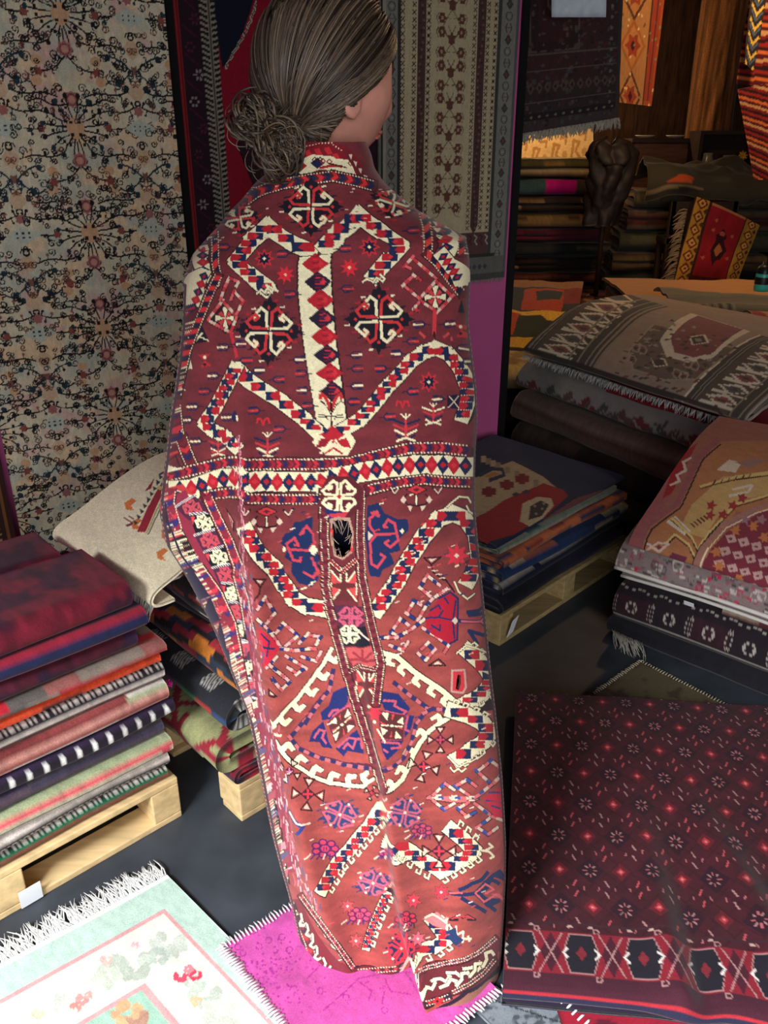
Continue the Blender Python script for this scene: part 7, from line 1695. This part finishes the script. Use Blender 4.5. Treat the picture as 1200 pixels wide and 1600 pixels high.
# dark patterned rug hanging in the passage, with a paper sheet pinned on
dk = Canvas(330, 220, c(70, 58, 58))
dk.rect(6, 0, 214, 300, c(62, 48, 50)); dk.rect(30, 0, 190, 240, c(70, 44, 48)); dk.rect(46, 0, 140, 170, c(92, 80, 76)); dk.rect(49, 0, 137, 167, c(52, 38, 42)); dk.rect(64, 0, 122, 150, c(66, 36, 42))
rg = random.Random(8)
for k in range(420):
    x, y = rg.uniform(6, 214), rg.uniform(0, 320); dk.ell(x, y, rg.uniform(2, 5), rg.uniform(2, 6), (c(92, 78, 72), c(50, 40, 44), c(84, 50, 52), c(74, 72, 72))[k % 4], 7)
for y0, y1, cl in ((172, 176, c(96, 86, 80)), (205, 208, c(104, 92, 84)), (268, 271, c(100, 90, 84)), (290, 306, c(46, 38, 42))): dk.rect(8, y0, 212, y1, cl)
for k in range(14, 210, 16): dk.dia(k, 240, 7, 12, c(96, 76, 70)); dk.dia(k, 240, 3, 6, c(54, 36, 42)); dk.ell(k, 298, 3, 3, c(128, 116, 104), 6); dk.ell(200, k * 1.4, 3, 4, c(116, 106, 98), 6)
dk.stroke([(78, 40), (80, 80), (94, 104), (108, 80), (110, 40)], 3, c(104, 92, 86))
dY = 3.78
o = quad('hanging_rug', at_y(786, -60, dY), at_y(975, -60, dY + .1), at_y(966, 186, dY + .1), at_y(793, 214, dY), dk, 130, 180, .008, seed=3)
tag(o, 'dark brown patterned rug hanging in the passage with a paper sheet pinned to it', 'rug')
fringe('fringe', [at_y(796, 212, dY - .01), at_y(966, 184, dY + .09)], (0, 0, -1), .045, 190, o, c(176, 168, 150), .003, seed=71)
pp = quad('paper_sheet', at_y(861, -90, 3.70), at_y(949, -90, 3.72), at_y(947, 27, 3.72), at_y(862, 27, 3.70), Canvas(8, 8, c(232, 240, 250)), 12, 12, .001, mat=M_FRINGE, wv=.002); tag(pp, 'white paper sheet pinned to the dark hanging rug at the top', 'sign')
# orange geometric rug hanging further back
og = Canvas(260, 120, c(160, 76, 42)); og.rect(0, 0, 84, 260, c(170, 122, 74)); og.rect(88, 0, 112, 250, c(150, 62, 44)); og.rect(84, 0, 88, 260, c(70, 40, 34))
for k in range(3):
    y = 55 + k * 95; og.dia(38, y, 40, 50, (c(90, 54, 40), c(160, 96, 50))[k % 2]); og.dia(38, y, 32, 40, c(178, 122, 70)); og.star(38, y, 26, c(150, 64, 40), 6, .6); og.dia(38, y, 8, 11, c(70, 24, 30))
og.poly([(66, 0), (84, 0), (84, 40), (70, 44)], c(206, 90, 44)); og.stroke([(60, 10), (52, 40), (48, 60)], 4, c(40, 90, 70)); og.rect(100, 20, 104, 250, c(100, 40, 34))
for k in range(60): og.ell(rg.uniform(0, 120), rg.uniform(0, 260), 3, 3, (c(110, 80, 60), c(226, 190, 130), c(120, 130, 100))[k % 3], 6)
oY = 5.6
o = quad('hanging_rug', at_y(972, -60, oY), at_y(1046, -60, oY), at_y(1018, 166, oY), at_y(968, 160, oY), og, 60, 130, .01, seed=5); tag(o, 'orange rug with tan diamonds hanging to the right of the dark rug', 'rug')
# pale yellow rug lit by the lamp
yw = Canvas(90, 200, c(240, 206, 146))
for x, y in ((30, 30), (75, 28), (120, 24), (165, 20)):
    yw.stroke([(x - 16, y + 40), (x - 10, y), (x + 2, y + 4), (x - 6, y + 22), (x + 8, y + 40)], 6, c(196, 150, 90)); yw.stroke([(x + 4, y - 10), (x + 18, y - 12), (x + 16, y + 2)], 5, c(196, 150, 90)); yw.ell(x + 14, y + 24, 6, 9, c(206, 164, 104), 8)
yY = 9.575
o = quad('hanging_rug', at_y(790, 214, yY), at_y(927, 200, yY), at_y(927, 272, yY), at_y(790, 278, yY), yw, 110, 60, .02, seed=6, wv=.01); tag(o, 'pale yellow rug with light brown figures, lit by the lamp behind the far pile', 'rug')
# far left pile
fcols = [(c(92, 44, 40), c(120, 70, 54)), (c(58, 44, 40), c(130, 90, 60)), (c(48, 52, 56), c(90, 84, 70)), (c(110, 40, 60), c(64, 40, 44)), (c(140, 112, 70), c(80, 60, 44)), (c(64, 50, 44), c(150, 120, 80)), (c(70, 96, 100), c(58, 50, 48)), (c(96, 90, 56), c(150, 120, 66))]
fnm = ['maroon rug at the bottom of the far left pile', 'brown rug second from the bottom of the far left pile', 'slate grey rug with pale lines low in the far left pile', 'plum rug in the middle of the far left pile', 'tan rug in the middle of the far left pile', 'brown rug with cream lines high in the far left pile', 'teal rug with a magenta end near the top of the far left pile', 'olive and yellow rug on top of the far left pile']
fz = .30; fO = at_y(786, 380, 7.6); fO[2] = 0
Ts = [.09, .11, .10, .09, .11, .11, .12, .14]
for k in range(8):
    rg2 = random.Random(60 + k); T = Ts[k]; pt = pat_stripes([(.10, fcols[k][0]), (.03, fcols[k][1]), (.07, fcols[k][0] * .8), (.015, c(170, 150, 120))], -.1, seed=k) if k != 6 else pat_kilimrows([(.5, [c(60, 90, 96), c(60, 90, 96), c(200, 20, 130), c(70, 60, 56)])], .26, 4)
    dx_ = rg2.uniform(-.08, .08) + (.12 if k == 0 else 0); o = folded('folded_rug', fO + np.array([dx_ - .1, rg2.uniform(-.06, .06), fz]), (1, .04, 0), (0, 1, 0), .98, fold4(.7, T) if k % 2 else fold2(.7, T), pt, 44, 50, T * (.2 if k % 2 else .42), 700 + k, .012, M_PILE, sweep=.05); tag(o, fnm[k], 'rug', 'rugs of the far left pile'); fz += T + .022
# low platform covered with rugs
M_PLAT = mat_plain('brown_platform', (70, 52, 38), rough=.85, spec=.15, scale=6, var=.3)
o = MB().box((.5, 4.9, 0.002), (3.3, 0, 0), (0, 4.5, 0), (0, 0, .27)).build('low_platform', M_PLAT); tag(o, 'low brown platform on the back room floor carrying the far piles', 'platform')
sp = Canvas(150, 150, c(110, 80, 56)); 
for k in range(160): sp.ell(rg.uniform(0, 150), rg.uniform(0, 150), 5, 4, (c(90, 60, 44), c(130, 100, 70), c(84, 44, 36))[k % 3], 7)
o = flat_rug('floor_rug', (.55, 5.0, 0), (1, 0), (0, 1), 3.1, 2.4, sp, 70, 60, .275, .012, 31, .006); tag(o, 'worn tan carpet spread over the low platform', 'rug')
s2 = Canvas(90, 150, c(78, 34, 30)); s2.rect(8, 8, 142, 82, c(96, 44, 34)); 
for k in range(140): s2.dia(rg.uniform(8, 142), rg.uniform(8, 82), 5, 4, (c(150, 100, 70), c(60, 30, 34), c(120, 60, 44), c(170, 130, 90))[k % 4])
sO = at_z(905, 452, .3); o = flat_rug('floor_rug', (1.35, 5.35, 0), (1, .05), (-.05, 1), 1.0, 1.9, s2, 70, 90, .292, .010, 33, .003); tag(o, 'dark red patterned rug lying on the tan carpet before the far left pile', 'rug')
s3 = Canvas(40, 60, c(196, 104, 60)); s3.poly([(0, 40), (60, 0), (60, 40)], c(150, 60, 44)); o = flat_rug('floor_rug', (2.0, 5.05, 0), (1, .3), (-.3, 1), .6, .5, s3, 40, 40, .305, .01, 35, .003); tag(o, 'orange rug corner lying left of the draped chair', 'rug')
# shag rug in colour blocks
sh_ = Canvas(200, 150, c(40, 46, 46)); TEa, ORa, YEa = c(36, 50, 52), c(176, 64, 34), c(222, 176, 62)
sh_.rect(0, 0, 150, 20, c(150, 104, 60)); sh_.poly([(0, 30), (60, 24), (50, 70), (0, 74)], TEa); sh_.poly([(50, 24), (126, 20), (120, 80), (48, 74)], ORa); sh_.poly([(70, 30), (118, 26), (114, 52), (74, 54)], TEa); sh_.poly([(118, 20), (150, 18), (150, 60), (120, 60)], c(130, 40, 36)); sh_.rect(0, 78, 150, 100, YEa); sh_.poly([(0, 84), (50, 84), (46, 130), (0, 134)], ORa); sh_.poly([(46, 88), (86, 88), (116, 116), (80, 136), (40, 132)], c(34, 44, 36)); sh_.rect(0, 136, 150, 156, c(206, 160, 56)); sh_.rect(0, 156, 150, 172, c(30, 34, 32)); sh_.rect(0, 172, 150, 200, c(200, 180, 120))
o = quad('shag_rug', at_y(776, 436, 6.3), at_y(912, 440, 6.3), at_y(885, 580, 4.62), at_y(760, 580, 4.62), sh_, 110, 150, .03, 0, 9, M_SHAG, .015); tag(o, 'shaggy rug in orange, teal and yellow blocks in the passage behind the grey pile', 'rug')
o = folded('folded_rug', at_y(775, 640, 4.25) * np.array([1, 1, 0]) + np.array([0, 0, .27]), (1, 0, 0), (0, 1, 0), .6, fold2(.5, .10), pat_plain(c(206, 186, 130), c(150, 130, 90), 10), 40, 60, .04, 760, .01, M_PILE); tag(o, 'cream yellow folded rug beside the black post in the passage', 'rug')
o = folded('folded_rug', at_y(775, 640, 4.25) * np.array([1, 1, 0]) + np.array([-.01, 0, .002]), (1, 0, 0), (0, 1, 0), .62, fold2(.5, .26), pat_plain(c(60, 50, 46), c(84, 66, 54), 10), 40, 60, .1, 761, .01, M_PILE); tag(o, 'dark thick rolled rug under the cream yellow one in the passage', 'rug')
# far right pile and the rugs heaped on it
gO_ = at_y(965, 390, 7.3); gO_[2] = 0; fz = .30
gl = ['dark green rug at the bottom of the far right pile', 'brown rug with pale corner second in the far right pile', 'olive striped rug in the middle of the far right pile', 'dark red striped rug high in the far right pile', 'brown and orange rug on the far right pile below the heaped blankets']
gcl = [(c(44, 52, 44), c(70, 60, 50)), (c(120, 100, 66), c(70, 56, 48)), (c(84, 84, 62), c(52, 48, 40)), (c(92, 50, 44), c(120, 104, 80)), (c(90, 80, 60), c(170, 80, 44))]
for k in range(5):
    T = [.14, .14, .15, .15, .13][k]; o = folded('folded_rug', gO_ + np.array([.04 * k - .08, -.02 * k, fz]), (1, -.12, 0), (.12, 1, 0), 1.25, fold4(.62, T) if k % 2 else fold2(.62, T), pat_stripes([(.09, gcl[k][0]), (.02, gcl[k][1]), (.06, gcl[k][0] * .85)], -.05, seed=k + 9), 44, 60, T * (.2 if k % 2 else .42), 720 + k, .012, M_PILE, sweep=.05); tag(o, gl[k], 'rug', 'rugs of the far right pile'); fz += T + .022
Pbk = sweepgrid(at_y(1010, 300, 7.0) * np.array([1, 1, 0]) + np.array([0, 0, fz + .01]), (1, -.1, 0), (.1, 1, 0), 1.5, [(.0, -.10), (-.04, -.02), (.02, .05), (.15, .12), (.4, .17), (.7, .10)], 60, 100, 55, .09, .08)
o = draped('blanket', Pbk, c(70, 66, 54), lambda v: [v.poly([(1045, 283), (1060, 274), (1085, 276), (1078, 288)], c(190, 84, 44)), v.stroke([(1010, 300), (1060, 290), (1100, 295)], 4, c(150, 130, 96))], .02); tag(o, 'olive grey blanket heaped over the far right pile', 'blanket')
# chair with a red rug thrown over it
M_DARKW = mat_plain('dark_wood', (52, 36, 28), rough=.6, spec=.3, scale=10, var=.3)
cY = 6.3; cc0 = at_y(1118, 470, cY); cx, zf = cc0[0], .30
t = empty('chair', (cx, cY + .75, zf), 'dark wooden chair mostly hidden under the red draped rug', 'chair')
for sx in (-.24, .24):
    for sy in (.50, .70): MB().box((cx + sx - .02, cY + sy, zf), (.04, 0, 0), (0, .04, 0), (0, 0, .45 if sy > .6 else .74)).build('leg', M_DARKW, t)
MB().box((cx - .27, cY + .50, zf + .43), (.54, 0, 0), (0, .24, 0), (0, 0, .04)).build('seat', M_DARKW, t); MB().box((cx - .25, cY + .50, zf + .50), (.50, 0, 0), (0, .03, 0), (0, 0, .24)).build('backrest', M_DARKW, t)
rc2 = Canvas(200, 170, c(166, 34, 44)); YB = c(200, 150, 60)
rc2.rect(0, 0, 34, 200, YB); rc2.rect(132, 0, 170, 200, YB); rc2.rect(34, 0, 39, 200, c(70, 40, 30)); rc2.rect(128, 0, 132, 200, c(70, 40, 30)); rc2.rect(0, 0, 4, 200, c(60, 30, 30))
for k in range(0, 200, 26):
    for x in (19, 150): rc2.dia(x, k + 8, 13, 13, c(120, 50, 36)); rc2.dia(x, k + 8, 8, 8, c(222, 180, 96)); rc2.dia(x, k + 8, 3, 4, c(160, 30, 40)); rc2.dia(x + 12, k + 21, 5, 6, c(90, 60, 40))
rc2.poly([(84, 40), (98, 56), (94, 66), (108, 84), (100, 104), (86, 112), (82, 124), (74, 110), (66, 92), (74, 70), (70, 58)], c(64, 24, 36)); rc2.poly([(84, 72), (98, 86), (86, 102), (74, 90)], c(200, 120, 70)); rc2.ell(84, 52, 8, 5, c(200, 90, 80), 8)
for x, y in ((60, 50), (110, 50), (52, 110), (116, 100), (60, 30)): rc2.star(x, y, 6, c(210, 110, 84), 6, .5)
rc2.rect(39, 150, 128, 200, c(96, 30, 34)); rc2.rect(39, 0, 128, 6, c(200, 130, 80))
for k in range(30): rc2.ell(rg.uniform(42, 126), rg.uniform(152, 198), 4, 4, (c(150, 60, 50), c(60, 24, 30))[k % 2], 6)
o = quad('draped_rug', at_y(1086, 306, cY + .42), at_y(1186, 352, cY + .42), at_y(1142, 470, cY + .30), at_y(1044, 466, cY + .30), rc2, 110, 130, .015, .05, 13, wv=.02); tag(o, 'small red rug with yellow borders thrown over the chair in the back room', 'rug')
mbt = MB(); e_ = [at_y(1047 + q * 3.0, 466 - q * 15.5, cY + .30 + q * .012) for q in range(10)]
fr_ = fringe('fringe', e_, (-1, 0, -.25), .10, 70, o, c(150, 130, 104), .006, .4, seed=81)
# dark coat over a chair back
def coat(P0, s):
    U, V = np.meshgrid(np.linspace(0, 2 * pi, 60), np.linspace(0, 1, 50), indexing='ij')
    rx = np.interp(V, [0, .06, .18, .3, .6, 1], [.06, .22, .30, .27, .24, .20]) * s; ry = np.interp(V, [0, .06, .2, .6, 1], [.04, .12, .17, .16, .12]) * s
    k = 1 + .10 * np.sin(U * 5 + V * 9) + .7 * (fbm(np.cos(U) * 2 + 7, V * 5 + np.sin(U) * 2, 91) - .5)
    P = np.stack([P0[0] + rx * np.cos(U) * k + .05 * s * np.sin(V * 4), P0[1] + ry * np.sin(U) * k, P0[2] - V * 1.0 * s + .05 * s * np.cos(2 * U) * (V < .25)], -1); return P
cp_ = at_y(955, 221, 6.9); Pj = coat(cp_, .60); M_LEATH = mat_plain('dark_leather', (34, 27, 26), rough=.55, spec=.35, scale=30, var=.25, bump=.3)
o = sheet('coat', Pj, np.zeros(Pj.shape) + c(44, 32, 30), .01, M_LEATH); tag(o, 'dark leather coat hung over a stand beside the far left pile', 'coat')
mb = MB(); mb.tube([cp_ + np.array([0, 0, -.03]), np.array([cp_[0], cp_[1], .29])], .02, 8).tube([np.array([cp_[0] - .2, cp_[1], .30]), np.array([cp_[0] + .2, cp_[1], .30])], .018, 6).tube([np.array([cp_[0], cp_[1] - .15, .30]), np.array([cp_[0], cp_[1] + .15, .30])], .018, 6)
tag(mb.build('coat_stand', M_DARKW, None, True), 'short dark stand holding the leather coat', 'stand')
# cabinet, shelf with jars
qY = 8.3; a, b = at_y(994, 216, qY), at_y(1082, 216, qY); wz = a[2]
t = empty('cabinet', ((a[0] + b[0]) / 2, qY + .25, .0), 'dark brown cabinet in the back room with saucers on top', 'cabinet'); M_CAB = mat_plain('cabinet_brown', (92, 60, 46), rough=.6, spec=.3, scale=8, var=.25, stretch=(1, 6, 6))
MB().box((a[0], qY, .29), (b[0] - a[0], 0, 0), (0, .5, 0), (0, 0, wz - .33)).build('body', M_CAB, t); bevel(MB().box((a[0] - .04, qY - .03, wz - .04), (b[0] - a[0] + .08, 0, 0), (0, .56, 0), (0, 0, .04)).build('top', M_DARKW, t), .006)
MB().box((a[0] + .03, qY - .02, .34), (b[0] - a[0] - .06, 0, 0), (0, .02, 0), (0, 0, wz - .43)).build('door', M_CAB, t)
M_WHITE = mat_plain('glazed_ceramic', (214, 206, 196), rough=.3, spec=.5, var=.05)
for x, nm, lb in ((1008, 'saucer', 'pale saucer at the left on the cabinet top'), (1056, 'saucer', 'pale saucer at the right on the cabinet top')):
    p = at_y(x, 212, qY + .12); p[2] = wz; tag(MB().lathe([(.001, .0), (.05, .002), (.085, .02), (.09, .026), (.082, .022), (.045, .008), (.001, .007)], p, 22).build(nm, M_WHITE, None, True), lb, 'saucer')
sY = 8.0; a, b = at_y(1092, 268, sY), at_y(1180, 268, sY); zb, zt2 = a[2], at_y(1092, 210, sY)[2]
t = empty('shelf_unit', ((a[0] + b[0]) / 2, sY + .15, 0), 'dark shelf unit with jars behind the blanket heap', 'shelf')
MB().box((a[0], sY, zb - .03), (b[0] - a[0], 0, 0), (0, .3, 0), (0, 0, .03)).build('shelf_board', M_CAB, t); MB().box((a[0], sY, zt2), (b[0] - a[0], 0, 0), (0, .3, 0), (0, 0, .03)).build('shelf_board', M_DARKW, t)
for x in (a[0] - .03, b[0]): MB().box((x, sY, 0.29), (.03, 0, 0), (0, .3, 0), (0, 0, zt2 - .26)).build('side_panel', M_DARKW, t)
MB().box((a[0], sY + .29, .29), (b[0] - a[0], 0, 0), (0, .01, 0), (0, 0, zt2 - .29)).build('back_panel', M_DARKW, t)
M_GLASS = mat_plain('clouded_glass', (150, 146, 136), rough=.2, spec=.6, var=.1)
for x, lb, r_, h_ in ((1103, 'grey jar at the left end of the shelf', .055, .15), (1136, 'clouded glass jar in the middle of the shelf', .06, .13)):
    p = at_y(x, 262, sY + .1); p[2] = zb + .001; tag(MB().lathe([(.001, 0), (r_, .0), (r_ * 1.05, h_ * .6), (r_ * .8, h_ * .8), (r_ * .8, h_), (r_ * .65, h_), (r_ * .65, h_ * .7), (.001, h_ * .65)], p, 18).build('jar', M_GLASS, None, True), lb, 'jar')
p = at_y(1158, 262, sY + .1); p[2] = zb + .001; jr = MB().lathe([(.001, 0), (.03, 0), (.035, .05), (.02, .08), (.001, .08)], p, 14).build('flower_vase', M_DARKW, None, True); tag(jr, 'small dark vase with a yellow flower at the right end of the shelf', 'vase')
mb = MB(); 
for k in range(8): an = k * pi / 4; mb.tube([p + np.array([0, 0, .13]), p + np.array([.04 * cos(an), .02 * sin(an), .13 + .035 * sin(an)])], [.012, .008], 5, tuple(c(220, 160, 50)))
mb.tube([p + np.array([0, 0, .07]), p + np.array([0, 0, .13])], .004, 5, tuple(c(60, 80, 40))); mb.build('flower', M_FLAT, jr, True)
# bark-covered post, striped textiles at the right
pY = 8.75; a, b = at_y(1098, 100, pY), at_y(1168, 100, pY); U, V = np.meshgrid(np.linspace(0, 2 * pi, 90), np.linspace(0, 1, 160), indexing='ij')
cx_, rr_ = (a[0] + b[0]) / 2, (b[0] - a[0]) / 2; rad = rr_ * (1 + .16 * (fbm(np.cos(U) * 3 + 5, V * 4 + np.sin(U) * 3, 61) - .5) + .14 * (fbm(np.cos(U) * 9 + 5, V * 9 + np.sin(U) * 9, 62) - .5))
Pp_ = np.stack([cx_ + rad * np.cos(U), pY + .2 + rad * np.sin(U), .28 + 2.5 * V], -1); nb_ = fbm(np.cos(U) * 8 + 5, V * 6 + np.sin(U) * 8, 63)[..., None]
o = sheet('wooden_post', Pp_, c(120, 80, 48) * (.2 + 1.6 * nb_), .01, M_SHAG, None, False); tag(o, 'rough bark-brown wooden post behind the shelf in the back room', 'post')
def stripes_cv(cols, diag, n=160):
    cv2 = Canvas(n, 60, c(40, 24, 28)); yy2, xx2 = np.meshgrid(np.arange(n), np.arange(60), indexing='ij'); k = (np.floor((yy2 + diag * xx2) / 5.0)).astype(int) % len(cols); cv2.a[:] = np.array(cols)[k]; return cv2
STR = [c(150, 40, 36), c(60, 24, 30), c(206, 110, 56), c(90, 26, 36), c(196, 150, 100), c(120, 30, 34), c(44, 22, 28)]
tY = 5.4
o = quad('hanging_textile', at_y(1180, -60, tY), at_y(1250, -60, tY), at_y(1250, 150, tY), at_y(1150, 130, tY), stripes_cv(STR, .15), 50, 70, .02, .05, 15, M_FLAT); tag(o, 'red and orange striped textile hanging at the upper right edge', 'textile')
o = quad('hanging_textile', at_y(1152, 140, tY - .1), at_y(1250, 120, tY - .1), at_y(1250, 285, tY - .1), at_y(1178, 280, tY - .1), stripes_cv(STR, -.9), 50, 90, .02, .06, 16, M_FLAT); tag(o, 'bundle of diagonal striped textile at the right edge below the hanging one', 'textile')
yc_ = Canvas(100, 40, c(40, 34, 40))
for k in range(0, 100, 16): yc_.stroke([(4, k), (20, k + 10), (36, k)], 4, c(200, 170, 80)); yc_.stroke([(4, k + 6), (20, k + 16), (36, k + 6)], 3, c(70, 90, 110))
o = quad('hanging_textile', at_y(1178, -40, tY - .15), at_y(1204, -40, tY - .15), at_y(1178, 112, tY - .15), at_y(1163, 98, tY - .15), yc_, 30, 70, .012, 0, 17, M_FLAT); tag(o, 'narrow black and yellow zigzag band hanging at the upper right edge', 'textile')
# tan blankets between the grey pile and the chair, bottle
tO = at_y(975, 470, 4.35); base_z = .80
for k, (T, cl, lb) in enumerate(((.38, (c(80, 62, 50), c(60, 48, 40)), 'dark brown thick folded carpet at the bottom of the tan heap'), (.32, (c(150, 116, 80), c(120, 92, 66)), 'tan folded carpet in the tan heap behind the grey pile'))):
    o = folded('folded_rug', np.array([1.22, 4.05, .004 + .384 * k]), (1, -.05, 0), (.05, 1, 0), 1.7, fold2(.80, T), pat_plain(cl[0], cl[1], 6), 50, 60, T * .3, 740 + k, .01, M_PILE); tag(o, lb, 'rug', 'tan heap')
Ptn = sweepgrid(np.array([1.22, 4.0, .715]), (1, -.05, 0), (.05, 1, 0), 1.68, [(-.02, -.10), (.0, -.01), (.1, .02), (.5, .035), (1.0, .02)], 60, 110, 57, .012, .03)
o = draped('blanket', Ptn, c(186, 136, 86), None, .015); tag(o, 'tan blanket spread over the heap in front of the draped chair', 'blanket')
Pcr = sweepgrid(np.array([1.34, 3.88, .745]), (1, .0, 0), (.0, 1, 0), .62, [(-.02, -.05), (.02, .05), (.08, .03), (.14, .075), (.2, .04), (.26, .06), (.34, .03)], 90, 90, 58, .03, .04)
o = draped('blanket', Pcr, c(120, 112, 92), lambda v: [v.stroke([(1040 + q * 7, 475), (1046 + q * 7, 500)], 3, (c(84, 76, 66), c(146, 134, 110))[q % 2]) for q in range(16)], .01); tag(o, 'crumpled grey-green blanket lying on the tan blanket', 'blanket')
Prl = sweepgrid(np.array([1.60, 3.58, .66]), (1, -.12, 0), (.12, 1, 0), .7, [(-.02, -.08), (-.01, .0), (.04, .09), (.14, .13), (.26, .10), (.32, .04)], 90, 90, 59, .012, .02)
o = draped('folded_rug', Prl, c(178, 136, 98), lambda v: [v.ring(1128, 508, 9, 3, c(140, 70, 60)), v.stroke([(1160, 520), (1200, 500)], 10, c(150, 60, 50)), v.ell(1186, 500, 12, 5, c(220, 206, 180)), v.ell(1186, 500, 6, 2.5, c(60, 30, 30)), v.stroke([(1110, 530), (1150, 505), (1200, 485)], 3, c(200, 170, 130)), v.dia(1150, 520, 8, 8, c(150, 90, 60))], .012); tag(o, 'tan rug with rust medallions rolled at the right edge above the grey pile', 'rug')
fill = folded('folded_rug', np.array([1.62, 3.50, .004]), (1, -.12, 0), (.12, 1, 0), .8, fold2(.45, .60), pat_plain(c(80, 66, 56), c(60, 50, 44), 8), 40, 40, .2, 770, .01, M_PILE); tag(fill, 'thick brown carpet roll standing under the rust medallion rug', 'rug', 'tan heap')
bp_ = at_y(1186, 470, 4.3); bz = .775
t = empty('drink_bottle', (bp_[0], bp_[1], bz), 'turquoise drink bottle with black cap standing on the tan blanket', 'bottle'); M_TURQ = mat_plain('turquoise_plastic', (60, 190, 176), rough=.35, spec=.5, var=.05); M_BCAP = mat_plain('black_plastic', (24, 24, 26), rough=.4)
MB().lathe([(.001, 0), (.034, .0), (.037, .01), (.037, .08), (.034, .088)], (bp_[0], bp_[1], bz), 20).build('body', M_TURQ, t, True); MB().lathe([(.035, .086), (.034, .11), (.022, .125), (.012, .13), (.012, .145), (.001, .147)], (bp_[0], bp_[1], bz), 20).build('cap', M_BCAP, t, True)
MB().lathe([(.0375, .035), (.0378, .045), (.0378, .06), (.0375, .07)], (bp_[0], bp_[1], bz), 20).build('label', M_BCAP, t, True)

# rails from which the free-hanging pieces are hung
M_RAIL = mat_plain('black_steel', (26, 25, 25), rough=.45, metal=.6, var=.1)
for lb, L_, R__ in (('black steel rail carrying the dark brown rug in the passage', at_y(786, -60, 3.80), at_y(978, -60, 3.90)), ('black steel rail carrying the orange rug with tan diamonds', at_y(970, -60, 5.62), at_y(1048, -60, 5.62)), ('black steel rail carrying the striped textiles at the right edge', at_y(1168, -62, 5.36), at_y(1262, -62, 5.36))):
    d_ = (R__ - L_) / np.linalg.norm(R__ - L_); up_ = np.array([0, 0, .012])
    t = empty('hanging_rail', tuple((L_ + R__) / 2), lb, 'rail'); MB().tube([L_ - d_ * .03 + up_, R__ + d_ * .03 + up_], .011, 10).build('bar', M_RAIL, t, True)
    for e_ in (L_ + d_ * .04, R__ - d_ * .04): MB().tube([e_ + up_, np.array([e_[0], e_[1], 2.752])], .005, 8).build('rod', M_RAIL, t, True)
# ------------------------------------------------------------------ origins at each thing's base
bpy.context.view_layer.update()
for o in list(sc.objects):
    if o.parent is None and o.type == 'MESH' and o.get('kind') != 'structure' and o.location.length < 1e-6:
        me = o.data; n = len(me.vertices); co = np.empty(n * 3, np.float32); me.vertices.foreach_get('co', co); co = co.reshape(-1, 3)
        b = np.array([(co[:, 0].min() + co[:, 0].max()) / 2, (co[:, 1].min() + co[:, 1].max()) / 2, co[:, 2].min()], np.float32)
        me.vertices.foreach_set('co', (co - b).ravel()); me.update(); o.location = b.tolist()
        for ch in o.children:
            ch.matrix_parent_inverse.identity()
            ch.location = Vector(ch.location) - Vector(b.tolist())
